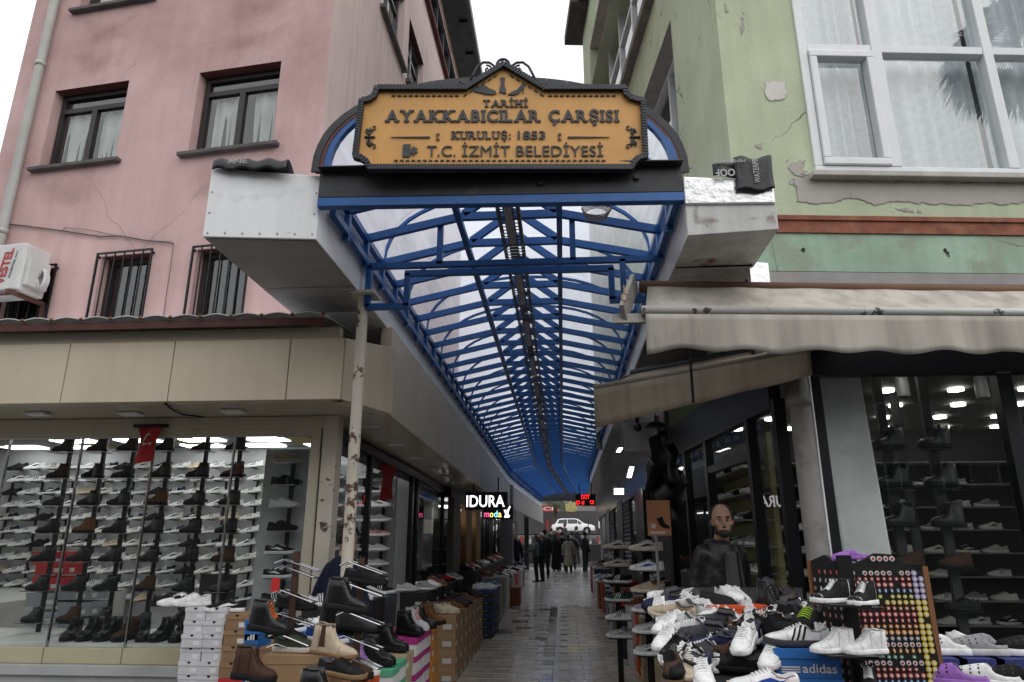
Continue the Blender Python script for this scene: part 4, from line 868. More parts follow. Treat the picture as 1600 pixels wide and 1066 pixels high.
rp(MB().box(2.05, 2.1, 7.0, 9.0, .06, 2.6), 'display_panel', M('olive_panel', (.30, .29, .13), .6))
for k in range(8): z = .5 + k * .25; rp(MB().box(1.78, 2.05, 7.0, 8.9, z - .01, z), 'shelf', shelf_m)
# concrete column and slim white pipe at the corner
b = MB(); b.tube([(1.75, 5.08, .0), (1.75, 5.08, 2.95)], .075, 20); b.tube([(1.75, 5.08, 2.5), (1.75, 5.08, 2.56)], .085, 20); tag(b.build('column', M('grey_column', (.30, .29, .275), .7, 0, .12, 4, dirt=(.16, .15, .14), dirt_s=4, streak=.3), smooth=True), 'round grey concrete column at the corner of the dark shop', 'column')
b = MB(); b.tube([(1.86, 5.14, 0), (1.86, 5.14, 2.9)], .012, 8); tag(b.build('drain_pipe', white_pvc, smooth=True), 'slim white pipe beside the round grey column', 'pipe')

# ---------------------------------------------------------------- awnings
awm = M('grimy_canvas', (.46, .425, .37), .85, 0, .08, 3, streak=.55, bump=.15, bs=120, dirt=(.15, .13, .105), dirt_s=1.3, dirt_lo=.55, dirt_hi=.8)
awb = M('brown_canvas', (.42, .35, .26), .85, 0, .1, 3, streak=.5, bump=.15, bs=120)
barm = M('flaking_white_bar', (.52, .50, .46), .5, 0, .05, 4, dirt=(.07, .06, .05), dirt_s=9, dirt_lo=.6, dirt_hi=.63)
AL, AR = Vector((.55, 4.17, 2.96)), Vector((5.5, 4.75, 3.0)); AD = (AR - AL).normalized()
aw = thing('awning', 'grimy pale canvas awning with scalloped valance over the dark shop window', 'awning', AL)
b = MB(); RL = Vector((.62, 4.5, 3.25)); RRt = Vector((5.5, 5.08, 3.27))
b.grid(lambda s, t: RL.lerp(RRt, s).lerp(AL.lerp(AR, s), t) + Vector((0, 0, -.015 * math.sin(t * math.pi) + .004 * math.sin(s * 60))), 60, 4); o = pb(b, 'canvas', awm, aw, smooth=True, fix=False); o.modifiers.new('s', 'SOLIDIFY').thickness = .003
b = MB()
def val(s, t):
    p = AL.lerp(AR, s) + Vector((0, -.015, -.03)); x = s * 4.95
    fold = .018 * math.sin(x * 9) * t + (.05 * math.exp(-x * 4) * t)
    return p + Vector((0, fold, -(.245 + .012 * math.cos(x * 2 * math.pi / .42)) * t + .02 * math.exp(-((x - .25) ** 2) * 30) * t))
b.grid(val, 160, 6); o = pb(b, 'valance', awm, aw, smooth=True, fix=False); o.modifiers.new('s', 'SOLIDIFY').thickness = .003
b = MB(); b.tube([AL + Vector((-.02, 0, 0)), AR], .03, 14); pb(b, 'front_bar', barm, aw, smooth=True)
b = MB(); b.tube([RL + Vector((-.05, .02, .0)), RRt + Vector((0, .02, 0))], .045, 12); pb(b, 'roller', M('rusty_roller', (.14, .07, .04), .8), aw, smooth=True)
b = MB(); b.beam(RL + Vector((-.09, 0, .03)), AL + Vector((-.14, .0, -.02)), .03, .12); b.beam(AL + Vector((-.2, .05, -.04)), AL + Vector((.05, .05, -.04)), .04, .06); pb(b, 'end_bracket', M('dull_alu', (.35, .33, .3), .5, .3, .2, 9), aw)
b = MB(); b.tube([AL + Vector((-.13, -.03, .08 + .025 * math.sin(t))) + Vector((.018 * math.cos(t), 0, 0)) for t in [i * math.pi / 6 for i in range(13)]], .006, 6); b.tube([AL + Vector((-.13, -.03, .10)), AL + Vector((-.13, -.03, .16))], .006, 6); pb(b, 'crank_eye', M('brass_eye', (.3, .22, .12), .5, .5), aw)
b = MB()
for s in (.12, .55): p = RL.lerp(RRt, s); b.beam(p, GW.at((p.x - 1.55), 3.3, -.04), .05, .07)
b.beam((.9, 4.62, 3.12), (.95, 4.9, 2.5), .02, .05); pb(b, 'wall_bracket', dark_st, aw)
BL, BR = Vector((.31, 6.0, 2.86)), Vector((1.75, 4.72, 2.84))
bw = thing('awning', 'brown stained canvas awning angled over the doorway of the dark shop', 'awning', BL)
BK = Vector((.38, .42, .22))
b = MB(); b.grid(lambda s, t: BL.lerp(BR, s) + BK * (1 - t) + Vector((0, 0, -.02 * math.sin(t * math.pi))), 30, 4); o = pb(b, 'canvas', awb, bw, smooth=True, fix=False); o.modifiers.new('s', 'SOLIDIFY').thickness = .003
b = MB(); b.grid(lambda s, t: BL.lerp(BR, s) + Vector((-.012, -.012, -.02 - (.34 - .16 * s) * t)) + Vector((.01, .01, 0)) * math.sin(s * 24) * t, 60, 5); o = pb(b, 'valance', awb, bw, smooth=True, fix=False); o.modifiers.new('s', 'SOLIDIFY').thickness = .003
b = MB(); b.tube([BL, BR], .026, 12); pb(b, 'front_bar', M('stained_bar', (.3, .26, .21), .6, 0, .15, 6), bw, smooth=True)
b = MB(); b.beam(BL + BK + Vector((0, 0, -.02)), BL + Vector((.03, .03, -.03)), .03, .05); b.beam(BR + BK, BR, .03, .05); b.tube([BL + BK, BR + BK], .04, 10); pb(b, 'arm', dark_st, bw)

# ---------------------------------------------------------------- shops further along the right side
metal_w = M('black_cladding', (.02, .02, .022), .35, .2)
shopfront('shopfront', 'dark shop with narrow lit window beyond the hanging boots', 1.45, 9.5, 15, 2.45, [metal_w, 'glass', metal_w, 'glass'], None)
shopfront('shopfront', 'shuttered dark shop behind the red lettered LED sign', 1.45, 15.02, 23, 2.5, ['shutter', metal_w, 'glass', 'shutter', metal_w], None)
shopfront('shopfront', 'last dark shop on the right where the alley meets the street', 1.55, 23.02, 31, 2.5, ['glass', metal_w, 'shutter', 'glass'], None)
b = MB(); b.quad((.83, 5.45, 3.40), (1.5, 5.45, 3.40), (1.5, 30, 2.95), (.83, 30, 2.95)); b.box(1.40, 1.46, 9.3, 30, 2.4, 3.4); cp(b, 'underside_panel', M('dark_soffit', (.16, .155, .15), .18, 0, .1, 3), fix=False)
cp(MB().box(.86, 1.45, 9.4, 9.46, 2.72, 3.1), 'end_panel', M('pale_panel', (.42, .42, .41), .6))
# lamps seen lit on the right side
def lamp(name, label, c, sx, sy, sz, rx=0):
    t = thing(name, label, 'lamp', c); o = MB().box(-sx / 2 - .012, sx / 2 + .012, -sy / 2 - .012, sy / 2 + .012, 0, sz + .02).build('housing', grey_pl, t, bev=.004); o.rotation_euler.x = rx
    o = MB().box(-sx / 2, sx / 2, -sy / 2, sy / 2, -.006, -.001).build('diffuser', lamp_m, t); o.rotation_euler.x = rx
    b = MB(); b.tube([(0, 0, .02), (0, .12, .16)], .012, 6).build('bracket', dark_st, t)
lamp('tube_light', 'lit tube lamp under the dark soffit beyond the brown awning', atY(968, 703, 9.0), .05, .4, .02)
lamp('flood_lamp', 'square lit flood lamp by the dark shops on the right', atY(967, 768, 13.0), .17, .11, .1, R(-70))
lamp('flood_lamp', 'slanted lit lamp strip above the shop behind the hanging boots', atY(985, 738, 10.2), .06, .5, .03, R(-12))

# ================================================================ SHOES
KIND = {   # station table: s, half width, top height, open?   then sole thickness, toe spring
 'low': ([(0, .016, .068, 0), (.03, .029, .082, 1), (.1, .034, .078, 1), (.2, .035, .066, 1), (.3, .036, .07, 1), (.38, .037, .092, 1), (.42, .038, .094, 0), (.52, .042, .083, 0), (.64, .046, .07, 0), (.76, .047, .06, 0), (.87, .042, .054, 0), (.95, .031, .047, 0), (1, .012, .036, 0)], .026, .008),
 'high': ([(0, .018, .118, 0), (.03, .03, .135, 1), (.1, .035, .137, 1), (.2, .036, .134, 1), (.3, .036, .138, 1), (.37, .035, .142, 1), (.41, .036, .132, 0), (.48, .038, .108, 0), (.56, .042, .086, 0), (.66, .045, .071, 0), (.76, .046, .061, 0), (.87, .041, .054, 0), (.95, .03, .047, 0), (1, .012, .036, 0)], .026, .004),
 'boot': ([(0, .02, .165, 0), (.03, .034, .185, 1), (.1, .04, .188, 1), (.2, .041, .185, 1), (.31, .04, .188, 1), (.38, .036, .19, 1), (.42, .036, .172, 0), (.47, .037, .142, 0), (.54, .04, .112, 0), (.63, .044, .092, 0), (.75, .047, .081, 0), (.87, .043, .074, 0), (.95, .032, .062, 0), (1, .012, .046, 0)], .034, .006),
 'chelsea': ([(0, .018, .15, 0), (.03, .032, .168, 1), (.1, .037, .165, 1), (.2, .038, .158, 1), (.31, .037, .162, 1), (.37, .034, .164, 1), (.41, .034, .148, 0), (.46, .035, .12, 0), (.53, .038, .094, 0), (.63, .043, .077, 0), (.75, .046, .066, 0), (.87, .041, .058, 0), (.95, .03, .048, 0), (1, .012, .036, 0)], .022, .008),
 'slipper': ([(0, .018, .09, 0), (.03, .034, .115, 1), (.1, .041, .118, 1), (.2, .043, .115, 1), (.31, .043, .118, 1), (.37, .042, .116, 1), (.42, .042, .104, 0), (.5, .044, .09, 0), (.63, .048, .08, 0), (.75, .049, .072, 0), (.87, .045, .064, 0), (.95, .034, .052, 0), (1, .012, .036, 0)], .022, .004),
 'clog': ([(0, .016, .038, 0), (.03, .032, .052, 1), (.1, .038, .05, 1), (.22, .041, .05, 1), (.34, .043, .06, 1), (.44, .046, .09, 1), (.47, .047, .094, 0), (.58, .051, .09, 0), (.7, .053, .082, 0), (.82, .05, .074, 0), (.92, .041, .064, 0), (1, .016, .045, 0)], .03, .006),
}
LEN = {'low': .285, 'high': .285, 'boot': .28, 'chelsea': .28, 'slipper': .27, 'clog': .275}
def ring(w, z0, h, op):
    H = h - z0
    half = [(w, 0), (w * 1.05, .3), (w * .98, .65), (w * .9, 1.0), (w * .74, .99), (0, .55)] if op else [(w, 0), (w * 1.05, .3), (w * .97, .6), (w * .75, .87), (w * .4, .985), (0, 1.0)]
    return [(y, z0 + t * H) for y, t in half]
def station(kind, s):
    tb = KIND[kind][0]
    for a, b in zip(tb, tb[1:]):
        if a[0] <= s <= b[0]:
            f = (s - a[0]) / (b[0] - a[0]); return (a[1] + (b[1] - a[1]) * f, a[2] + (b[2] - a[2]) * f, a[3])
    return tb[-1][1:]
def spring(kind, s): return KIND[kind][2] * max(0, (s - .65) / .35) ** 2 * 1.6
def surf(kind, s, a, side, off=.0018):
    w, h, op = station(kind, s); z0 = KIND[kind][1] + spring(kind, s); r = ring(w, z0, h, op); i = min(4, int(a * 5)); f = a * 5 - i
    y = r[i][0] + (r[i + 1][0] - r[i][0]) * f; z = r[i][1] + (r[i + 1][1] - r[i][1]) * f; L_ = LEN[kind]
    k = 1 if a < .75 else (1 - a) * 4
    return Vector(((s - .5) * L_, side * (y + off * (.3 + .7 * k)), z + off * (1 - k)))
def shoe_bits(kind, logo=None, laces=True):
    L_ = LEN[kind]; tb, st, _ = KIND[kind]; up = MB(); rings = []
    for (s, w, h, op) in tb:
        r = ring(w, st + spring(kind, s) - .003, h, op); b = len(up.v); rings.append(b)
        for y, z in r + [(-y, z) for y, z in r[-2::-1]]: up.v.append(((s - .5) * L_, y, z))
    for i in range(len(tb) - 1):
        a, b = rings[i], rings[i + 1]; op = tb[i][3] and tb[i + 1][3] or (tb[i][3] and not tb[i + 1][3])
        for j in range(10): up.face((a + j, b + j, b + j + 1, a + j + 1), 1 if (op and j in (4, 5)) else 0)
    up.face([rings[0] + j for j in range(11)], 0); up.face([rings[-1] + j for j in range(11)][::-1], 0)
    so = MB(); rr = []
    for (s, w, h, op) in tb:
        g = .006 if s < .97 and s > .01 else .007; x = (s - .5) * (L_ + .006); z0 = spring(kind, s); b = len(so.v); rr.append(b); ww = w + g; lift = .004 if (kind in ('boot', 'chelsea') and .3 < s < .5) else 0
        so.v += [(x, ww * .94, z0 + lift), (x, ww, z0 + .006), (x, ww, z0 + st), (x, ww - .003, z0 + st + .003), (x, -ww + .003, z0 + st + .003), (x, -ww, z0 + st), (x, -ww, z0 + .006), (x, -ww * .94, z0 + lift)]
    for i in range(len(tb) - 1):
        for j in range(8): so.face((rr[i] + j, rr[i + 1] + j, rr[i + 1] + (j + 1) % 8, rr[i] + (j + 1) % 8))
    so.face([rr[0] + j for j in range(8)]); so.face([rr[-1] + j for j in range(8)][::-1])
    la = MB()
    if laces and kind in ('low', 'high', 'boot'):
        n = {'low': 5, 'high': 8, 'boot': 8}[kind]; s0, s1 = (.43, .64) if kind == 'low' else (.39, .62)
        for i in range(n):
            s = s0 + (s1 - s0) * i / (n - 1); p = surf(kind, s, .72, 1, .003); q = surf(kind, min(.66, s + .015), .72, -1, .003); m = surf(kind, s, 1, 1, .006)
            la.tube([p, m, q], .0034, 4)
            p = surf(kind, s, .72, -1, .003); q = surf(kind, min(.66, s + .03), .72, 1, .003)
            if i < n - 1 and kind != 'low': la.tube([p, surf(kind, s + .012, 1, 1, .007), q], .003, 4)
    de = MB()
    def strip(lo, hi):
        for sd in (1, -1):
            for (a, b), (c, d) in zip(zip(lo, hi), list(zip(lo, hi))[1:]): de.quad(surf(kind, a[0], a[1], sd), surf(kind, b[0], b[1], sd), surf(kind, d[0], d[1], sd), surf(kind, c[0], c[1], sd))
    if logo == 'stripes':
        for k in range(3):
            s = .36 + .085 * k; lo = [(s + .07 - .1 * t, .04 + .74 * t) for t in (0, .25, .5, .75, 1)]; strip(lo, [(x + .035, y) for x, y in lo])
    elif logo == 'swoosh':
        ts = [i / 8 for i in range(9)]; lo = [(.66 - .50 * t, .22 - .14 * math.sin(t * 2.2) + .5 * t * t * .8) for t in ts]; hi = [(x - .0, y + .30 * (math.sin(min(1, t * 2.6) * math.pi / 2)) * (1 - t) ** .8 + .004) for (x, y), t in zip(lo, ts)]; strip(lo, hi)
    elif logo == 'gore':
        lo = [(.2, a) for a in (.12, .3, .5, .62)]; strip(lo, [(.335 - .02 * i, a) for i, (_, a) in enumerate(lo)])
    elif logo == 'star':
        strip([(.2 + .07 * t, .5 - .1 * math.sin(t * 3.14)) for t in (0, .5, 1)], [(.2 + .07 * t, .5 + .1 * math.sin(t * 3.14)) for t in (0, .5, 1)])
    elif logo == 'toe':
        strip([(.84, a) for a in (.05, .3, .6, .9)], [(.985, a) for a in (.05, .3, .6, .9)]); strip([(.02, a) for a in (.05, .3, .6)], [(.13, a) for a in (.05, .3, .6)])
    elif logo == 'swoosh_toe':
        ts = [i / 8 for i in range(9)]; lo = [(.66 - .50 * t, .22 - .14 * math.sin(t * 2.2) + .4 * t * t) for t in ts]; hi = [(x, y + .30 * (math.sin(min(1, t * 2.6) * math.pi / 2)) * (1 - t) ** .8 + .004) for (x, y), t in zip(lo, ts)]; strip(lo, hi)
        strip([(.80, a) for a in (.05, .3, .55)], [(.985, a) for a in (.05, .3, .55)]); strip([(.02, a) for a in (.05, .3, .6, .8)], [(.15, a) for a in (.05, .3, .6, .8)]); strip([(.4, a) for a in (.6, .75)], [(.66, a) for a in (.6, .75)])
    elif logo == 'holes':
        for i in range(3):
            for a in (.35, .55, .8): strip([(.55 + .12 * i, a - .05), (.55 + .12 * i, a + .05)], [(.575 + .12 * i, a - .05), (.575 + .12 * i, a + .05)])
        strip([(.12, .75), (.3, .95), (.46, .95)], [(.12, .95), (.3, 1.0), (.46, 1.0)]) if 0 else None
    se = MB()                                     # seams and the padded collar
    def line(pts, r=.0012):
        for sd in (1, -1): se.tube([surf(kind, s, a, sd, .0012) for s, a in pts], r, 4)
    if kind in ('low', 'high', 'boot', 'chelsea', 'slipper'):
        tt = (.04, .25, .45, .65)
        line([(.66 + .05 * a, a) for a in (.05, .3, .55, .8, .97)]); line([(.19 - .06 * a, a) for a in tt])
        if kind in ('boot', 'high'): line([(.43 - .05 * a, a) for a in (.1, .3, .5, .66)]); line([(.3, .5), (.36, .5), (.42, .52)])
        n_ = [t for t in KIND[kind][0] if t[3]]
        line([(t[0], .6) for t in n_], .0035 if kind != 'slipper' else .006)
    if kind == 'boot': line([(s, .02) for s in (.05, .2, .35, .5, .65, .8, .93)], .0022)
    return up, so, la, de, se
CACHE = {}
def shoe_meshes(kind, logo):
    k = (kind, logo)
    if k not in CACHE:
        up, so, la, de, se = shoe_bits(kind, logo); r = {}
        one = MB()
        for b_, mi in ((up, None), (so, 2), (la, 3), (de, 3)):
            n = len(one.v); one.v += b_.v
            for f, m in zip(b_.f, b_.m): one.face([n + i for i in f], m if mi is None else mi)
        for nm, b_, ns in (('upper', up, 2), ('sole', so, 1), ('laces', la, 1), ('side_mark', de, 1), ('seams', se, 1), ('one', one, 4)):
            if b_.f:
                me = b_.mesh('shoe_' + nm); me.polygons.foreach_set('use_smooth', [nm != 'side_mark'] * len(me.polygons)); r[nm] = me
                for _ in range(ns): me.materials.append(None)
        CACHE[k] = r
    return CACHE[k]
COL = dict(white=(.74, .74, .73), offwhite=(.62, .59, .52), black=(.009, .009, .01), darkgrey=(.05, .05, .055), grey=(.27, .27, .28), lightgrey=(.48, .48, .48), brown=(.06, .03, .018), tan=(.32, .20, .11), sand=(.42, .34, .25), navy=(.015, .02, .06), blue=(.02, .07, .33), green=(.015, .07, .045), olive=(.05, .06, .04), maroon=(.08, .02, .03), pink=(.5, .22, .22), red=(.45, .02, .025), lime=(.4, .6, .05), orange=(.6, .14, .03), purple=(.30, .13, .44), silver=(.5, .49, .52), gum=(.2, .12, .06), cream=(.6, .52, .4), brightblue=(.05, .2, .6), chestnut=(.16, .07, .03), lilac=(.4, .32, .45))
def sm(c, leather=False): return M(('leather_' if leather else 'shoe_') + c, COL[c], .3 if leather else .7, 0, .14, 30, bump=.18, bs=120, spec=.4 if leather else .2)
# style: kind, upper, sole, detail, logo, words
STY = {
 'w_plain': ('low', 'white', 'white', 'white', None, 'plain white low sneaker'), 'w_stripe': ('low', 'white', 'white', 'black', 'stripes', 'white low sneaker with three black stripes'), 'b_stripe': ('low', 'black', 'white', 'white', 'stripes', 'black low sneaker with three white stripes'),
 'w_swoosh': ('low', 'white', 'white', 'black', 'swoosh', 'white low sneaker with black side mark'), 'b_swoosh': ('low', 'black', 'white', 'white', 'swoosh', 'black low sneaker with white side mark'), 'all_black': ('low', 'black', 'black', 'darkgrey', None, 'all black low sneaker'),
 'grey_run': ('low', 'grey', 'white', 'lightgrey', None, 'grey mesh running shoe'), 'lg_run': ('low', 'lightgrey', 'white', 'white', None, 'pale grey mesh running shoe'), 'navy_w': ('low', 'navy', 'white', 'white', 'stripes', 'navy low sneaker with white stripes'), 'g_stripe': ('low', 'green', 'white', 'white', 'stripes', 'dark green sneaker with white stripes'),
 'beige_run': ('low', 'sand', 'cream', 'offwhite', None, 'beige low sneaker with cream sole'), 'pink_run': ('low', 'pink', 'white', 'navy', 'stripes', 'pink low sneaker with dark stripes'), 'blue_dunk': ('low', 'white', 'white', 'blue', 'swoosh_toe', 'blue and white panelled sneaker'), 'brown_dunk': ('low', 'offwhite', 'cream', 'darkgrey', 'swoosh_toe', 'taupe and cream panelled sneaker'), 'maroon_dunk': ('low', 'lilac', 'white', 'maroon', 'swoosh_toe', 'maroon and lilac panelled sneaker'), 'grey_dunk': ('low', 'lightgrey', 'white', 'grey', 'swoosh_toe', 'grey and white panelled sneaker'), 'green_dunk': ('low', 'lightgrey', 'white', 'green', 'swoosh_toe', 'green and grey panelled sneaker'), 'navy_dunk': ('low', 'offwhite', 'cream', 'navy', 'swoosh_toe', 'navy and cream panelled sneaker'), 'w_blue_swoosh': ('low', 'white', 'cream', 'blue', 'swoosh', 'white leather sneaker with big blue side mark'), 'samba': ('low', 'white', 'darkgrey', 'black', 'stripes', 'white leather sneaker with black stripes and dark sole'), 'neon': ('low', 'black', 'black', 'lime', None, 'black running shoe with lime green laces'), 'lime_run': ('low', 'lime', 'white', 'black', None, 'lime green running shoe'), 'red_run': ('low', 'red', 'black', 'white', None, 'red and black running shoe'), 'blue_run': ('low', 'blue', 'white', 'lime', None, 'blue running shoe with yellow trim'), 'olive_trail': ('low', 'olive', 'offwhite', 'black', None, 'olive trail shoe with pale sole'), 'silver_run': ('low', 'silver', 'lightgrey', 'white', None, 'silver low sneaker seen from its heel'),
 'conv_b': ('high', 'black', 'white', 'white', 'toe', 'black canvas high-top sneaker'), 'conv_w': ('high', 'white', 'white', 'white', 'toe', 'white canvas high-top sneaker'),
 'boot_b': ('boot', 'black', 'black', 'black', None, 'black lace-up ankle boot'), 'boot_o': ('boot', 'black', 'black', 'orange', None, 'tall black lace-up boot with orange laces'), 'boot_br': ('boot', 'brown', 'black', 'darkgrey', None, 'dark brown lace-up work boot'), 'boot_g': ('boot', 'grey', 'white', 'purple', None, 'grey lace-up hiking boot'), 'boot_s': ('boot', 'silver', 'lightgrey', 'pink', None, 'shiny silver lace-up boot'), 'boot_ch': ('boot', 'chestnut', 'black', 'black', None, 'chestnut brown lace-up boot'),
 'chel_tan': ('chelsea', 'sand', 'gum', 'brown', 'gore', 'sand suede elastic sided boot'), 'chel_b': ('chelsea', 'black', 'gum', 'darkgrey', 'gore', 'black suede boot with brown sole'), 'suede_b': ('low', 'black', 'gum', 'darkgrey', None, 'black suede low shoe'), 'chel_lt': ('slipper', 'cream', 'cream', 'sand', None, 'cream suede short boot'),
 'slip_gr': ('slipper', 'darkgrey', 'black', 'grey', None, 'dark grey suede short boot'), 'slip_n': ('slipper', 'navy', 'black', 'tan', None, 'navy suede short boot'), 'slip_br': ('slipper', 'brown', 'black', 'tan', None, 'brown suede short boot'), 'slip_tan': ('slipper', 'chestnut', 'tan', 'brown', None, 'chestnut suede short boot'),
 'clog_p': ('clog', 'purple', 'purple', 'black', 'holes', 'purple foam clog'), 'clog_w': ('clog', 'white', 'white', 'darkgrey', 'holes', 'white foam clog'), 'clog_g': ('clog', 'grey', 'lightgrey', 'darkgrey', 'holes', 'grey foam clog with pale sole'), 'clog_b': ('clog', 'black', 'white', 'darkgrey', 'holes', 'black foam clog with white edge'),
}
FAR = []
ORD = ['first', 'second', 'third', 'fourth', 'fifth', 'sixth', 'seventh', 'eighth', 'ninth', 'tenth', 'eleventh', 'twelfth']
def shoe(style, loc, yaw=0, pitch=0, roll=0, where='', parts=True, group=None, sc=1.0):
    kind, u, s_, d, logo, words = STY[style]; ms = shoe_meshes(kind, logo); lea = style in ('boot_b', 'boot_o', 'w_blue_swoosh', 'samba')
    mats = dict(upper=[sm(u, lea), sm('darkgrey' if u != 'white' else 'lightgrey')], sole=[sm(s_)], laces=[sm(d if d in ('orange', 'lime', 'purple', 'pink') else ('white' if u in ('white', 'offwhite', 'lightgrey', 'grey', 'sand', 'navy', 'green', 'lilac', 'silver') and kind != 'boot' or style.startswith('conv') else u))], side_mark=[sm(d)])
    nm = 'boot' if kind in ('boot', 'chelsea', 'slipper') else ('clog' if kind == 'clog' else 'sneaker')
    label = (words + ' ' + where).strip()
    rot = (Euler((0, 0, yaw), 'XYZ').to_matrix() @ Euler((roll, pitch, 0), 'XYZ').to_matrix()).to_euler()
    if parts == 'far':
        FAR.append((ms['one'], Matrix.LocRotScale(Vector(loc), rot, Vector((sc, sc, sc))), mats['upper'] + mats['sole'] + [mats['side_mark'][0] if logo else mats['laces'][0]])); return
    if parts:
        t = thing(nm, label, nm, loc, rot=rot, group=group); t.scale = (sc, sc, sc)
        mats['seams'] = [sm({'black': 'darkgrey', 'darkgrey': 'black', 'brown': 'black', 'white': 'lightgrey', 'sand': 'tan', 'chestnut': 'brown', 'cream': 'sand', 'navy': 'darkgrey'}.get(u, u))]
        for p in ('upper', 'sole', 'laces', 'side_mark', 'seams'):
            if p in ms:
                o = bpy.data.objects.new(p if p != 'side_mark' else {'stripes': 'stripes', 'swoosh': 'side_logo', 'gore': 'elastic_gore', 'toe': 'toe_cap', 'swoosh_toe': 'overlays', 'holes': 'vent_holes'}.get(logo, 'trim'), ms[p]); C.objects.link(o); o.parent = t
                if p not in ('upper', 'sole'): o['kind'] = 'stuff'
                for i, m in enumerate(mats[p]): o.material_slots[i].link = 'OBJECT'; o.material_slots[i].material = m
        return t
    o = bpy.data.objects.new(nm, ms['one']); C.objects.link(o); o.location = loc; o.rotation_euler = rot; o.scale = (sc, sc, sc)
    for i, m in enumerate(mats['upper'] + mats['sole'] + [mats['side_mark'][0] if logo else mats['laces'][0]]): o.material_slots[i].link = 'OBJECT'; o.material_slots[i].material = m
    return tag(o, label, nm, group)
# ---- boxes
def bm_(c, r=.6): return M('card_' + '_'.join('%d' % (x * 100) for x in c), c, r, 0, .06, 8)
BOX = dict(white=((.55, .55, .57), (.58, .58, .6)), kraft=((.24, .14, .075), (.27, .16, .085)), red=((.45, .018, .02), (.48, .02, .022)), orange=((.55, .07, .012), (.58, .08, .014)), magenta=((.62, .6, .62), (.38, .02, .19)), greenw=((.6, .6, .6), (.08, .35, .2)), black=((.012, .012, .013), (.014, .014, .016)), blue=((.015, .115, .36), (.017, .13, .4)), navy=((.03, .03, .035), (.03, .07, .2)), beige=((.38, .30, .19), (.42, .33, .21)), amber=((.5, .2, .02), (.55, .24, .03)), sand=((.34, .21, .11), (.36, .225, .12)), cflex=((.5, .5, .5), (.02, .03, .16)), dark=((.03, .035, .05), (.05, .06, .09)), grey=((.25, .27, .29), (.28, .3, .32)))
BC = {}
